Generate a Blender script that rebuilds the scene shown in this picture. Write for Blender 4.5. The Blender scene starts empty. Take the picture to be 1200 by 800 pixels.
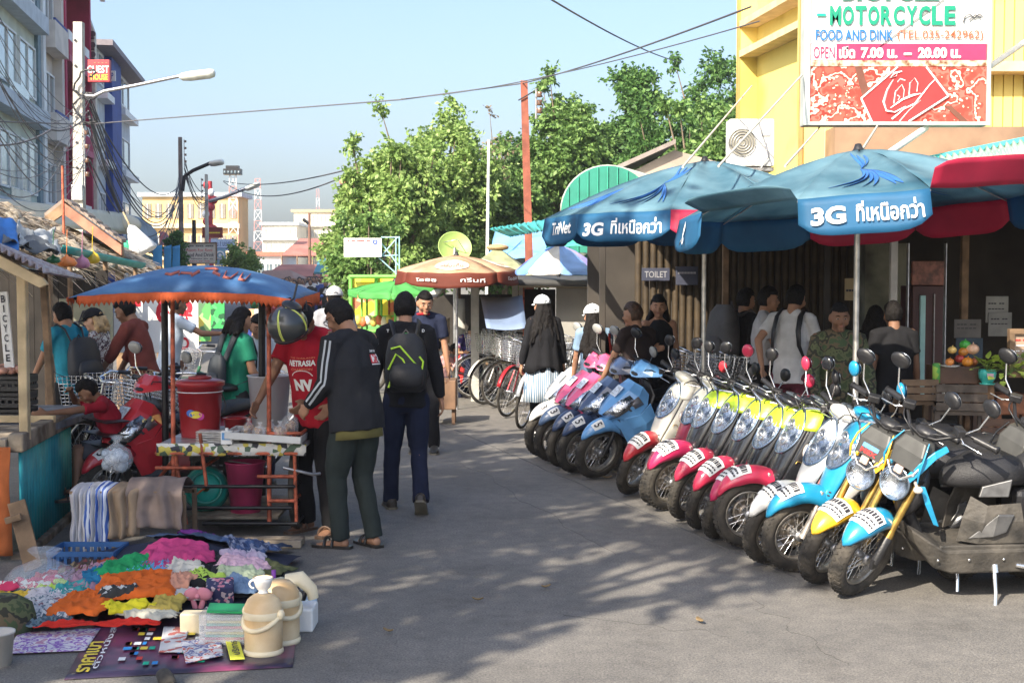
import bpy,bmesh,math,random
from math import sin,cos,pi,radians as R,sqrt,atan2,tan,exp
from mathutils import Vector as V,Matrix,Euler,noise
random.seed(7)
C=bpy.context.scene.collection
S=bpy.context.scene
# ---------------------------------------------------------------- camera
FL=1600.0;EYE=1.85;TH=math.atan(80/FL)
cam_d=bpy.data.cameras.new('camera');cam=bpy.data.objects.new('camera',cam_d);C.objects.link(cam)
cam.location=(0,0,EYE);cam.rotation_euler=(pi/2-TH,0,0)
cam_d.sensor_width=36;cam_d.lens=36*FL/1200;cam_d.clip_start=0.1;cam_d.clip_end=5000
S.camera=cam
# ---------------------------------------------------------------- light
SUN_DIR=V((0.54,0.84,0)).normalized()*cos(R(36))+V((0,0,-sin(R(36))))
S.world=bpy.data.worlds.new('World');S.world.use_nodes=True
nt=S.world.node_tree;bg=nt.nodes['Background']
sky=nt.nodes.new('ShaderNodeTexSky');sky.sky_type='NISHITA';sky.sun_disc=False
sky.sun_elevation=R(36);sky.sun_rotation=atan2(-SUN_DIR.x,-SUN_DIR.y)
sky.air_density=1.0;sky.dust_density=3.4;sky.ozone_density=3.4;sky.altitude=0
nt.links.new(sky.outputs[0],bg.inputs[0]);bg.inputs[1].default_value=0.132
sun_d=bpy.data.lights.new('sun','SUN');sun_d.energy=5.0;sun_d.angle=R(0.5);sun_d.color=(1,0.90,0.75)
sun=bpy.data.objects.new('sun',sun_d);C.objects.link(sun)
sun.rotation_euler=SUN_DIR.to_track_quat('-Z','Y').to_euler();sun.location=(-20,-30,30)
S.view_settings.view_transform='Standard';S.view_settings.look='None';S.view_settings.gamma=1
S.view_settings.exposure=1.16
S.cycles.max_bounces=6;S.cycles.transparent_max_bounces=12
# ---------------------------------------------------------------- where things stand
def ray(px,py):
    u=(px-600)/FL;v=(400-py)/FL
    return V((u,cos(TH)+v*sin(TH),-sin(TH)+v*cos(TH)))
def G(px,py,z=0.0):
    d=ray(px,py);return V((0,0,EYE))+d*((z-EYE)/d.z)
def At(px,py,D):
    d=ray(px,py);return V((0,0,EYE))+d*(D/d.y)
# ---------------------------------------------------------------- materials
MC={}
def M(name,col=(.5,.5,.5),rough=.6,metal=0,var=.12,scale=6,bump=0,coat=0,col2=None,mix=None,trans=0,alpha=1,emit=0,spec=.5,bscale=None,sub=0):
    """cached principled material with object-space noise in colour and roughness"""
    if name in MC: return MC[name]
    m=bpy.data.materials.new(name);m.use_nodes=True;t=m.node_tree;N=t.nodes;L=t.links
    b=N['Principled BSDF'];b.inputs['Base Color'].default_value=(*col,1)
    b.inputs['Roughness'].default_value=rough;b.inputs['Metallic'].default_value=metal
    b.inputs['Specular IOR Level'].default_value=spec
    if coat: b.inputs['Coat Weight'].default_value=coat;b.inputs['Coat Roughness'].default_value=.06
    if trans: b.inputs['Transmission Weight'].default_value=trans
    if alpha < 1: b.inputs['Alpha'].default_value=alpha
    if emit: b.inputs['Emission Color'].default_value=(*col,1);b.inputs['Emission Strength'].default_value=emit
    tc=N.new('ShaderNodeTexCoord')
    if var:
        nz=N.new('ShaderNodeTexNoise');nz.inputs['Scale'].default_value=scale;nz.inputs['Detail'].default_value=5
        L.new(tc.outputs['Object'],nz.inputs['Vector'])
        cr=N.new('ShaderNodeValToRGB');e=cr.color_ramp.elements
        c1=tuple(c*(1-var)for c in col);c2=col2 or tuple(min(1,c*(1+var))for c in col)
        lo,hi=mix or (.35,.65)
        e[0].position=lo;e[1].position=hi;e[0].color=(*c1,1);e[1].color=(*c2,1)
        L.new(nz.outputs['Fac'],cr.inputs[0]);L.new(cr.outputs[0],b.inputs['Base Color'])
    if bump:
        n2=N.new('ShaderNodeTexNoise');n2.inputs['Scale'].default_value=bscale or scale*6;n2.inputs['Detail'].default_value=4
        L.new(tc.outputs['Object'],n2.inputs['Vector'])
        bp=N.new('ShaderNodeBump');bp.inputs['Strength'].default_value=min(1,bump);bp.inputs['Distance'].default_value=.02
        L.new(n2.outputs['Fac'],bp.inputs['Height']);L.new(bp.outputs[0],b.inputs['Normal'])
    MC[name]=m;return m
def paint(name,col,r=.3): return M(name,col,r,0,.08,9,coat=.6)
def cloth(name,col,col2=None,scale=7,mix=None): return M(name,col,.9,0,.14,scale,bump=.35,bscale=260,col2=col2,mix=mix,spec=.2)
def metalm(name,col,r=.35,var=.2): return M(name,col,r,.9,var,18)
chrome=metalm('chrome',(.78,.78,.78),.16,.06);steel=metalm('grey_steel',(.45,.45,.46),.4)
blackp=M('black_plastic',(.018,.018,.02),.42,0,.3,12,bump=.12);rubber=M('tyre_rubber',(.028,.026,.024),.85,0,.5,9,bump=.2,col2=(.075,.065,.052))
blackm=M('black_metal',(.02,.02,.022),.4,.4,.3,14);white=M('white_paint',(.78,.78,.76),.5,0,.06,4)
wood=M('old_wood',(.22,.14,.08),.8,0,.4,5,bump=.3);palewood=M('pale_wood',(.50,.38,.22),.75,0,.25,5,bump=.2)
rust=M('orange_rusty_paint',(.42,.10,.05),.6,.2,.5,16,bump=.3);conc=M('concrete',(.42,.40,.36),.9,0,.25,3,bump=.35)
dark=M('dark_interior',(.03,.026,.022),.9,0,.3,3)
def wave_mat(name,c1,c2,scale,axis='X',rough=.7,dist=0,thresh=.5,soft=.06,bump=0):
    """two-colour stripes in object space (printed or woven stripes)"""
    if name in MC: return MC[name]
    m=M(name,c1,rough,var=0);t=m.node_tree;N=t.nodes;L=t.links;b=N['Principled BSDF']
    tc=N.new('ShaderNodeTexCoord');w=N.new('ShaderNodeTexWave');w.bands_direction=axis;w.inputs['Scale'].default_value=scale
    w.inputs['Distortion'].default_value=dist;L.new(tc.outputs['Object'],w.inputs['Vector'])
    cr=N.new('ShaderNodeValToRGB');e=cr.color_ramp.elements;e[0].position=thresh-soft;e[1].position=thresh+soft
    e[0].color=(*c1,1);e[1].color=(*c2,1);L.new(w.outputs['Fac'],cr.inputs[0]);L.new(cr.outputs[0],b.inputs['Base Color'])
    return m
def patch_mat(name,cols,scale=6,rough=.85,bump=0,smooth=False):
    """irregular patches of several colours (prints, litter of small goods)"""
    if name in MC: return MC[name]
    m=M(name,cols[0],rough,var=0);t=m.node_tree;N=t.nodes;L=t.links;b=N['Principled BSDF']
    tc=N.new('ShaderNodeTexCoord');v=N.new('ShaderNodeTexNoise' if smooth else 'ShaderNodeTexVoronoi');v.inputs['Scale'].default_value=scale
    L.new(tc.outputs['Object'],v.inputs['Vector']);cr=N.new('ShaderNodeValToRGB');cr.color_ramp.interpolation='CONSTANT'
    e=cr.color_ramp.elements;n=len(cols)
    for i,c in enumerate(cols):
        p=(.34+.32*i/n) if smooth else i/n
        if i == 0: e[0].position=0;e[0].color=(*c,1)
        elif i == 1: e[1].position=p;e[1].color=(*c,1)
        else: q=e.new(p);q.color=(*c,1)
    if smooth: v.inputs['Detail'].default_value=3;L.new(v.outputs['Fac'],cr.inputs[0])
    else:
        sp=N.new('ShaderNodeSeparateColor');L.new(v.outputs['Color'],sp.inputs[0]);L.new(sp.outputs[0],cr.inputs[0])
    L.new(cr.outputs[0],b.inputs['Base Color']);return m
def sheer(m,f=.3):
    """let some light through a cloth"""
    t=m.node_tree;N=t.nodes;L=t.links;b=N['Principled BSDF'];tr=N.new('ShaderNodeBsdfTranslucent');mx=N.new('ShaderNodeMixShader');mx.inputs[0].default_value=f
    if b.inputs['Base Color'].is_linked: L.new(b.inputs['Base Color'].links[0].from_socket,tr.inputs['Color'])
    else: tr.inputs['Color'].default_value=b.inputs['Base Color'].default_value
    L.new(b.outputs[0],mx.inputs[1]);L.new(tr.outputs[0],mx.inputs[2]);L.new(mx.outputs[0],N['Material Output'].inputs['Surface']);return m
# ---------------------------------------------------------------- mesh builder
def rotm(rx=0,ry=0,rz=0): return Euler((rx,ry,rz)).to_matrix()
class MB:
    def __init__(s): s.v=[];s.f=[];s.m=[];s.s=[];s.mi=0
    def add(s,vs,fs,smooth=False):
        n=len(s.v);s.v.extend([tuple(p)for p in vs])
        for f in fs: s.f.append([i+n for i in f]);s.m.append(s.mi);s.s.append(smooth)
        return s
    def box(s,c,d,rot=None,taper=1):
        vs=[]
        for z in (-1,1):
            k=taper if z > 0 else 1
            for x,y in ((-1,-1),(1,-1),(1,1),(-1,1)):
                p=V((x*d[0]/2*k,y*d[1]/2*k,z*d[2]/2))
                if rot is not None: p=rot @ p
                vs.append(p+V(c))
        return s.add(vs,[(3,2,1,0),(4,5,6,7),(0,1,5,4),(1,2,6,5),(2,3,7,6),(3,0,4,7)])
    def tube(s,pts,r,n=8,closed=False,caps=True,flat=1.0):
        pts=[V(p)for p in pts];k=len(pts);rs=r if isinstance(r,(list,tuple)) else [r]*k
        vs=[];up=None
        for i,p in enumerate(pts):
            a=pts[(i-1)%k] if (closed or i>0) else p;b=pts[(i+1)%k] if (closed or i<k-1) else p
            t=(b-a).normalized() if (b-a).length > 1e-9 else V((0,0,1))
            if up is None: up=t.orthogonal().normalized()
            up=(up-t*up.dot(t));up=up.normalized() if up.length > 1e-6 else t.orthogonal().normalized()
            w=t.cross(up)
            for j in range(n):
                an=2*pi*j/n;vs.append(p+(up*cos(an)+w*sin(an)*flat)*rs[i])
        fs=[]
        for i in range(k if closed else k-1):
            for j in range(n):
                a=i*n+j;b=i*n+(j+1) % n;c=((i+1)%k)*n
                fs.append((a,b,c+(j+1)%n,c+j))
        s.add(vs,fs,True)
        if caps and not closed: s.add(vs[:n],[tuple(range(n))[::-1]]);s.add(vs[-n:],[tuple(range(n))])
        return s
    def lathe(s,prof,n=20,mat=None,closed=False):
        vs=[]
        for r,z in prof:
            for j in range(n):
                a=2*pi*j/n;p=V((r*cos(a),r*sin(a),z));vs.append(mat@p if mat is not None else p)
        fs=[];k=len(prof)
        for i in range(k if closed else k-1):
            for j in range(n):
                a=i*n;b=((i+1)%k)*n;fs.append((a+j,a+(j+1)%n,b+(j+1)%n,b+j))
        return s.add(vs,fs,True)
    def grid(s,rows,smooth=True,wrap=False):
        nr=len(rows);nc=len(rows[0]);vs=[p for r in rows for p in r];fs=[]
        for i in range(nr-1):
            for j in range(nc if wrap else nc-1):
                fs.append((i*nc+j,i*nc+(j+1)%nc,(i+1)*nc+(j+1)%nc,(i+1)*nc+j))
        return s.add(vs,fs,smooth)
    def loft(s,secs,smooth=True,caps=True):
        s.grid(secs,smooth,True);n=len(secs[0])
        if caps: s.add(secs[0],[tuple(range(n))[::-1]]);s.add(secs[-1],[tuple(range(n))])
        return s
    def ell(s,c,r,rot=None,nu=14,nv=9):
        c=V(c);vs=[];r=r if hasattr(r,'__len__') else (r,r,r)
        for i in range(1,nv):
            th=pi*i/nv
            for j in range(nu):
                a=2*pi*j/nu;p=V((r[0]*sin(th)*cos(a),r[1]*sin(th)*sin(a),r[2]*cos(th)))
                vs.append((rot@p if rot is not None else p)+c)
        t=V((0,0,r[2]));b=V((0,0,-r[2]))
        vs.append((rot@t if rot is not None else t)+c);vs.append((rot@b if rot is not None else b)+c)
        T=len(vs)-2;fs=[]
        for j in range(nu):
            j2=(j+1) % nu;fs.append((T,j,j2));fs.append((T+1,(nv-2)*nu+j2,(nv-2)*nu+j))
            for i in range(nv-2): fs.append((i*nu+j,(i+1)*nu+j,(i+1)*nu+j2,i*nu+j2))
        return s.add(vs,fs,True)
    def prism(s,pts,off):
        """polygon (3-D points) pushed along vector off"""
        pts=[V(p)for p in pts];off=V(off);n=len(pts);vs=pts+[p+off for p in pts]
        return s.add(vs,[tuple(range(n))[::-1],tuple(range(n,2*n))]+[(i,(i+1)%n,(i+1)%n+n,i+n)for i in range(n)])
    def torus(s,R0,r,mat=None,n=32,k=10):
        vs=[]
        for i in range(n):
            a=2*pi*i/n
            for j in range(k):
                b=2*pi*j/k;q=V(((R0+r*cos(b))*cos(a),(R0+r*cos(b))*sin(a),r*sin(b)));vs.append(mat@q if mat is not None else q)
        fs=[(i*k+j,i*k+(j+1)%k,((i+1)%n)*k+(j+1)%k,((i+1)%n)*k+j)for i in range(n)for j in range(k)]
        return s.add(vs,fs,True)
    def mesh(s,name,mats):
        me=bpy.data.meshes.new(name);me.from_pydata(s.v,[],s.f)
        for m in (mats if isinstance(mats,(list,tuple))else[mats]): me.materials.append(m)
        me.polygons.foreach_set('material_index',s.m);me.polygons.foreach_set('use_smooth',s.s);me.update();return me
    def build(s,name,mats,parent=None,bevel=0,solid=0,sub=0):
        o=bpy.data.objects.new(name,s.mesh(name,mats));C.objects.link(o)
        if parent is not None: o.parent=parent
        if solid: q=o.modifiers.new('solid','SOLIDIFY');q.thickness=solid;q.offset=0
        if bevel: q=o.modifiers.new('bevel','BEVEL');q.width=bevel;q.segments=2;q.limit_method='ANGLE'
        if sub: q=o.modifiers.new('sub','SUBSURF');q.levels=sub;q.render_levels=sub
        return o
def tag(o,label=None,cat=None,group=None,kind=None):
    if label: o['label']=label
    if cat: o['category']=cat
    if group: o['group']=group
    if kind: o['kind']=kind
    return o
def thing(name,label,cat,loc=(0,0,0),rz=0,group=None):
    o=bpy.data.objects.new(name,None);C.objects.link(o);o.location=loc;o.rotation_euler=(0,0,rz)
    o.empty_display_size=.1
    return tag(o,label,cat,group)
def solo(mb,name,label,cat,mats,loc=(0,0,0),rz=0,group=None,**k):
    o=mb.build(name,mats,**k);o.location=loc;o.rotation_euler=(0,0,rz);return tag(o,label,cat,group)
KIDS={}
def dup(o,loc=None,rz=None,label=None,parent=None):
    kids=[c for c in C.objects if c.parent==o] if o.name not in KIDS else [bpy.data.objects[n]for n in KIDS[o.name]]
    KIDS[o.name]=[c.name for c in kids]
    c=o.copy();C.objects.link(c)
    if parent is not None: c.parent=parent
    if loc is not None: c.location=loc
    if rz is not None: c.rotation_euler=(0,0,rz)
    if label: c['label']=label
    for k in kids: dup(k,parent=c)
    return c
def place(o,p,u,v,parent=None):
    """put a flat mesh made in its own XY plane at p with X along u and Y along v"""
    u=V(u).normalized();v=V(v).normalized();w=u.cross(v).normalized()
    m=Matrix((u,v,w)).transposed().to_4x4();m.translation=V(p);return m
TMP=bpy.data.scenes.new('workshop')        # scratch scene where shapes are merged; removed at the end
def baked(o):
    """mesh of an object after its modifiers, evaluated alone"""
    TMP.collection.objects.link(o);vl=TMP.view_layers[0];vl.update();dg=vl.depsgraph
    me=bpy.data.meshes.new_from_object(o.evaluated_get(dg));bpy.data.objects.remove(o);return me
TXT={}
def text_pts(s,bold=0.0):
    k=(s,bold)
    if k not in TXT:
        c=bpy.data.curves.new('t','FONT');c.body=s;c.size=1;c.offset=bold;c.resolution_u=3;c.fill_mode='FRONT'
        o=bpy.data.objects.new('t',c);me=baked(o)
        vs=[v.co.copy()for v in me.vertices];fs=[tuple(p.vertices)for p in me.polygons];bpy.data.meshes.remove(me)
        x0=min(v.x for v in vs);x1=max(v.x for v in vs);y0=min(v.y for v in vs);y1=max(v.y for v in vs)
        TXT[k]=([((v.x-x0)/(x1-x0),(v.y-y0)/(y1-y0))for v in vs],fs)
    return TXT[k]
def text_on(mb,s,fn,bold=0.0):
    """letters as flat print: fn maps (0..1, 0..1) of the text's box to a point"""
    uv,fs=text_pts(s,bold);return mb.add([fn(a,b)for a,b in uv],fs)
def text(mb,s,p,u,v,w,h,bold=0.0):
    p=V(p);u=V(u).normalized()*w;v=V(v).normalized()*h
    return text_on(mb,s,lambda a,b:p+u*a+v*b,bold)
def nz(x,y,z=0,k=1): return noise.noise(V((x*k,y*k,z*k)))
# ================================================================ ground
TS=math.tan(math.atan2(250,FL));SE=V((-250/FL,1,0)).normalized();SN=V((SE.y,-SE.x,0))   # along the street, to its right
def St(s,t,z=0): return SE*s+SN*t+V((0,0,z))
def facade_s(px,t):
    """distance along the street at which the line of sight of column px meets the line t metres right of the camera"""
    k=(px-600)/FL;return t*(SN.x-k*SN.y)/(k*SE.y-SE.x)
def ground_mat():
    m=bpy.data.materials.new('asphalt');m.use_nodes=True;t=m.node_tree;N=t.nodes;L=t.links;b=N['Principled BSDF']
    tc=N.new('ShaderNodeTexCoord')
    def noi(sc,det,rough=.6):
        n=N.new('ShaderNodeTexNoise');n.inputs['Scale'].default_value=sc;n.inputs['Detail'].default_value=det;n.inputs['Roughness'].default_value=rough
        L.new(tc.outputs['Object'],n.inputs['Vector']);return n
    def ramp(src,a,b_,p0=.35,p1=.65):
        r=N.new('ShaderNodeValToRGB');e=r.color_ramp.elements;e[0].position=p0;e[1].position=p1;e[0].color=(*a,1);e[1].color=(*b_,1);L.new(src,r.inputs[0]);return r
    def mix(a,b_,f,mode='MULTIPLY'):
        x=N.new('ShaderNodeMix');x.data_type='RGBA';x.blend_type=mode
        if isinstance(f,float): x.inputs[0].default_value=f
        else: L.new(f,x.inputs[0])
        L.new(a,x.inputs[6]);L.new(b_,x.inputs[7]);return x.outputs[2]
    c=ramp(noi(.7,6).outputs['Fac'],(.135,.130,.122),(.19,.181,.168))
    fine=ramp(noi(85,3,.8).outputs['Fac'],(.45,.46,.48),(1.6,1.55,1.48),.36,.66)
    mid=ramp(noi(9,6,.7).outputs['Fac'],(.82,.82,.83),(1.1,1.09,1.07))
    st=ramp(noi(2.3,7,.65).outputs['Fac'],(.72,.71,.7),(1,1,1),.34,.44)
    o=mix(c.outputs[0],mid.outputs[0],1.0);o=mix(o,fine.outputs[0],.8);o=mix(o,st.outputs[0],.55)
    L.new(o,b.inputs['Base Color']);b.inputs['Roughness'].default_value=.78;b.inputs['Specular IOR Level'].default_value=.4
    bp=N.new('ShaderNodeBump');bp.inputs['Strength'].default_value=.55;bp.inputs['Distance'].default_value=.006
    L.new(noi(150,3).outputs['Fac'],bp.inputs['Height']);L.new(bp.outputs[0],b.inputs['Normal']);return m
asph=ground_mat()
tag(MB().grid([[(-900,-40,-.004),(900,-40,-.004)],[(-900,2500,-.004),(900,2500,-.004)]],False).build('ground',M('far_ground',(.16,.15,.12),.95,0,.3,.05)),kind='structure')
tag(MB().grid([[St(-12,-8.6),St(-12,9)],[St(420,-8.6),St(420,9)]],False).build('road',asph),kind='structure')
# the old joint in the road surface: a thin raised bead of tar that wanders along it
a,b=G(420,455),G(930,676);mb=MB();pts=[]
for i in range(61):
    p=a.lerp(b,i/60);n=(b-a).normalized().cross(V((0,0,1)));pts.append(p+n*(.03*nz(i*.31,2)+.012*nz(i*1.3,5))+V((0,0,.001)))
mb.tube(pts,[.007+.005*nz(i*.7,9)for i in range(61)],5,flat=.5);mb.build('road_joint',M('tar',(.075,.073,.07),.8));tag(bpy.data.objects['road_joint'],kind='structure')
pc=[G(726,474),G(1260,560),G(1500,520),G(1000,395)]
pts=[V((1.7,12.4,0)),V((3.6,9.3,0)),V((9,8.4,0)),V((9,20,0)),V((1.2,20,0))]
tag(MB().prism([p+V((0,0,-.1))for p in pts],(0,0,.2)).build('pavement',M('worn_concrete',(.2,.18,.15),.85,0,.3,2,bump=.3),bevel=.01),kind='structure')
# litter of dry leaves on the road
lm=M('dry_leaf',(.25,.17,.08),.8);
for px,py in ((703,530),(712,561),(1118,650),(560,705),(455,742),(640,690),(820,730)):
    p=G(px,py);s_=random.uniform(.03,.055);mb=MB();
    mb.grid([[V((x*s_,y*s_*.45*(1-abs(x)**2*.8),.012+.01*x*x+.008*abs(y)))for y in(-1,0,1)]for x in(-1,-.5,0,.5,1)])
    solo(mb,'dry_leaf','small curled dry leaf lying on the grey road surface','leaf',lm,p,random.random()*6,'dry leaves scattered on the road',solid=.001)
# ================================================================ foliage
def leaf_mat(name,c1,c2,c3):
    m=bpy.data.materials.new(name);m.use_nodes=True;t=m.node_tree;N=t.nodes;L=t.links;b=N['Principled BSDF']
    b.inputs['Roughness'].default_value=.5;b.inputs['Specular IOR Level'].default_value=.35
    g=N.new('ShaderNodeNewGeometry');cr=N.new('ShaderNodeValToRGB');e=cr.color_ramp.elements
    e[0].color=(*c1,1);e[1].color=(*c3,1);q=e.new(.5);q.color=(*c2,1)
    L.new(g.outputs['Random Per Island'],cr.inputs[0]);L.new(cr.outputs[0],b.inputs['Base Color'])
    tr=N.new('ShaderNodeBsdfTranslucent');mx=N.new('ShaderNodeMixShader');mx.inputs[0].default_value=.35
    L.new(cr.outputs[0],tr.inputs['Color']);L.new(b.outputs[0],mx.inputs[1]);L.new(tr.outputs[0],mx.inputs[2])
    L.new(mx.outputs[0],N['Material Output'].inputs['Surface']);return m
leaf_light=leaf_mat('light_leaves',(.14,.24,.06),(.25,.38,.10),(.40,.52,.18))
leaf_mid=leaf_mat('mid_leaves',(.08,.16,.04),(.15,.27,.07),(.27,.41,.12))
leaf_dark=leaf_mat('deep_leaves',(.045,.11,.03),(.09,.20,.05),(.17,.31,.08))
leaf_dry=leaf_mat('dry_twigs',(.22,.17,.10),(.34,.26,.17),(.42,.33,.22))
bark=M('bark',(.17,.13,.09),.95,0,.35,7,bump=.6)
def leaves_mesh(rng,blobs,n,size,droop=.3,long=2.2):
    """n small leaf quads in twig-sized clumps over the surface and inside of the blobs (centre, radius xyz)"""
    vs=[];fs=[];tot=sum(b[1][0]*b[1][2]for b in blobs);G_=rng.gauss;U=rng.uniform
    for c,r in blobs:
        k=int(n*r[0]*r[2]/tot/9)+1;ph=V(c)*1.7
        for _ in range(k):
            d=V((G_(0,1),G_(0,1),G_(0,1))).normalized();w=1+.5*noise.noise(d*2.6+ph);q=(U(.35,1.12)if rng.random()<.68 else U(.9,1.75))*w
            e=V((c[0]+d.x*r[0]*q,c[1]+d.y*r[1]*q,c[2]+d.z*r[2]*q));tw=(d+V((U(-.7,.7),U(-.7,.7),U(-.4,.6)))).normalized()
            for _ in range(9):
                p=e+tw*(size*U(-1.3,1.3))+V((G_(0,.35),G_(0,.35),G_(0,.3)))*size
                u=(tw+V((U(-.9,.9),U(-.9,.9),U(-.8,.4)-droop))).normalized()
                v=u.cross(V((G_(0,1),G_(0,1),G_(0,1)))).normalized()*(size*U(.22,.42));u=u*(size*U(.35,.75));i=len(vs)
                vs += [(p.x-u.x,p.y-u.y,p.z-u.z),(p.x+v.x,p.y+v.y,p.z+v.z),(p.x+u.x,p.y+u.y,p.z+u.z),(p.x-v.x,p.y-v.y,p.z-v.z)]
                fs.append((i,i+1,i+2,i+3))
    return vs,fs
def tree(name,label,base,h,w,lm,n,size,seed,depth=None,trunk_r=.14,trunk_h=.35,nb=22,group=None,shape='round',off=(0,0)):
    rng=random.Random(seed);t=thing(name,label,'tree',base,0,group);depth=depth or w
    mb=MB();blobs=[];ch=h*(1-trunk_h);cz=h*trunk_h+ch/2
    for i in range(int(nb*2.0)):
        while True:
            q=V((rng.uniform(-1,1),rng.uniform(-1,1),rng.uniform(-1,1)))
            if q.length < 1: break
        if shape == 'top': q.x *= .55+.45*(q.z*.5+.5)
        c=V((q.x*w*.45+off[0]*(q.z*.5+.5),q.y*depth*.40+off[1]*(q.z*.5+.5),cz+q.z*ch*.43));r=w*rng.choice((.05,.08,.11,.15))*rng.uniform(.8,1.1)
        blobs.append((c,(r*rng.uniform(.8,1.4),r,r*rng.uniform(.8,1.3))))
    for i in range(nb//5):      # shoots that break the outline
        a_=rng.uniform(0,2*pi);c=V((cos(a_)*w*rng.uniform(.25,.52),sin(a_)*depth*.3,cz+ch*rng.uniform(.1,.50)));blobs.append((c,(w*.06,w*.06,w*rng.uniform(.05,.09))))
    top=V((off[0]*.3,off[1]*.3,h*trunk_h*1.25))
    pts=[V((0,0,-.1)).lerp(top,k/6)+V((.12*nz(k*.6,seed),.12*nz(k*.6,seed+7),0))*(h*.12)*(k>0)for k in range(7)]
    mb.tube(pts,[trunk_r*(1.25-.1*k)for k in range(7)],9)
    for c,r in blobs[:14]+blobs[-(nb//5):]:
        s=pts[rng.choice((3,4,5,6))];m_=s.lerp(c,.5)+V((rng.uniform(-.3,.3),rng.uniform(-.3,.3),rng.uniform(-.1,.5)))*(w*.08)
        mb.tube([s,s.lerp(m_,.5)+V((0,0,.05)),m_,m_.lerp(c,.6),c],[trunk_r*.55,trunk_r*.42,trunk_r*.3,trunk_r*.2,trunk_r*.06],5)
    mb.build('trunk',bark,t)
    vs,fs=leaves_mesh(rng,blobs,int(n*2.3),size*.5);m2=MB();m2.add(vs,fs);m2.build('crown',lm,t);return t
def tree_px(name,label,x0,x1,ytop,D,lm,n,seed,size=.3,**k):
    """a tree seen between columns x0 and x1 whose top reaches ytop, standing D metres out"""
    cx=(x0+x1)/2;b=At(cx,320,D);w=(x1-x0)/FL*D;h=EYE+(320-ytop)/FL*D
    return tree(name,label,(b.x,D,0),h,w,lm,n,size,seed,**k)
tree_px('leafy_tree','broad light green tree with loose feathery crown left of the rusty pole',396,520,168,33,leaf_light,16000,11,.24,trunk_h=.12,nb=40,trunk_r=.16,group='trees behind the right stalls')
tree_px('leafy_tree','tall thin light green tree with wispy top above the orange umbrella',440,590,112,36,leaf_light,15000,12,.24,trunk_h=.15,nb=36,trunk_r=.14,group='trees behind the right stalls')
tree_px('leafy_tree','bushy mid green tree just right of the white pole',535,640,165,38,leaf_mid,11000,13,.26,trunk_h=.12,nb=30,group='trees behind the right stalls')
tree_px('leafy_tree','dense rounded mid green tree crown right of the rusty pole',606,722,96,40,leaf_mid,17000,14,.27,trunk_h=.2,nb=34,group='trees behind the right stalls')
tree_px('leafy_tree','lollipop shaped dark green tree on a bare slanting trunk',712,783,78,42,leaf_dark,9000,15,.27,trunk_h=.56,nb=18,trunk_r=.15,group='trees behind the right stalls')
tree_px('leafy_tree','glossy bright green tree touching the yellow building',772,890,112,34,leaf_mid,14000,16,.26,trunk_h=.2,nb=30,group='trees behind the right stalls')
tree_px('leafy_tree','tall dark tree rising behind the glossy one by the yellow building',780,900,56,46,leaf_dark,13000,17,.28,trunk_h=.3,nb=28,group='trees behind the right stalls')
tree_px('leafy_tree','low light green bush like tree behind the green arched roof',700,800,180,44,leaf_light,8000,18,.3,trunk_h=.1,nb=22,group='trees behind the right stalls')
tree_px('leafy_tree','low shrubby tree under the white hanging signboard',388,470,245,29,leaf_mid,8000,19,.2,trunk_h=.06,nb=26,trunk_r=.1,group='trees behind the right stalls')
tree_px('leafy_tree','dark bushy tree filling the gap behind the white pole',560,650,150,46,leaf_dark,9000,23,.28,trunk_h=.08,nb=30,group='trees behind the right stalls')
tree_px('leafy_tree','low spreading green tree behind the barrel roof',640,790,165,50,leaf_mid,12000,24,.3,trunk_h=.08,nb=34,group='trees behind the right stalls')
tree_px('leafy_tree','feathery light green tree reaching out at the far left of the grove',385,450,205,37,leaf_light,7000,25,.24,trunk_h=.08,nb=22,group='trees behind the right stalls')
tree_px('leafy_tree','dark tree filling the view between the slanting trunk and the yellow wall',722,880,118,37,leaf_dark,12000,26,.26,trunk_h=.1,nb=36,group='trees behind the right stalls')
tree_px('bare_tree','thin dry brown tree with bare twigs behind the rusty pole',540,640,128,44,leaf_dry,2600,20,.2,trunk_h=.2,nb=26,trunk_r=.1)
tree_px('small_tree','small bright green tree beside the yellow building on the left',263,306,280,58,leaf_light,4000,21,.25,trunk_h=.2,nb=18,trunk_r=.1)
tree_px('small_tree','dark green creeper bush hanging over the left awnings',196,216,262,50,leaf_dark,1500,22,.3,trunk_h=.3,nb=10,trunk_r=.08)
# trees beside and behind the camera on the left: they throw the dappled shade on the road
def shade_tree(tx,ty,zc,w,h,n,seed,size=.22,nb=16):
    """crown centred so that its shadow falls on the ground point (tx, ty)"""
    k=zc/-SUN_DIR.z;c=V((tx,ty,0))-SUN_DIR*k
    t=thing('shade_tree','leafy roadside tree outside the left edge of the photograph','tree',(c.x,c.y,0),0,'roadside trees behind the camera')
    rng=random.Random(seed);blobs=[]
    for i in range(nb):
        q=V((rng.uniform(-1,1),rng.uniform(-1,1),rng.uniform(-1,1)));q=q/max(1,q.length)
        r=w*rng.uniform(.10,.19);blobs.append((V((q.x*w*.42,q.y*w*.42,zc+q.z*h*.4)),(r,r,r*.6)))
    mb=MB();mb.tube([(0,0,0),(.1,0,zc*.4),(0,.1,zc)],[.2,.16,.08],9)
    for c_,r in blobs[:10]: mb.tube([(0,0,zc*.7),tuple(c_)],[.07,.02],5)
    mb.build('trunk',bark,t);vs,fs=leaves_mesh(rng,blobs,n,size);MB().add(vs,fs).build('crown',leaf_mid,t)
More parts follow.
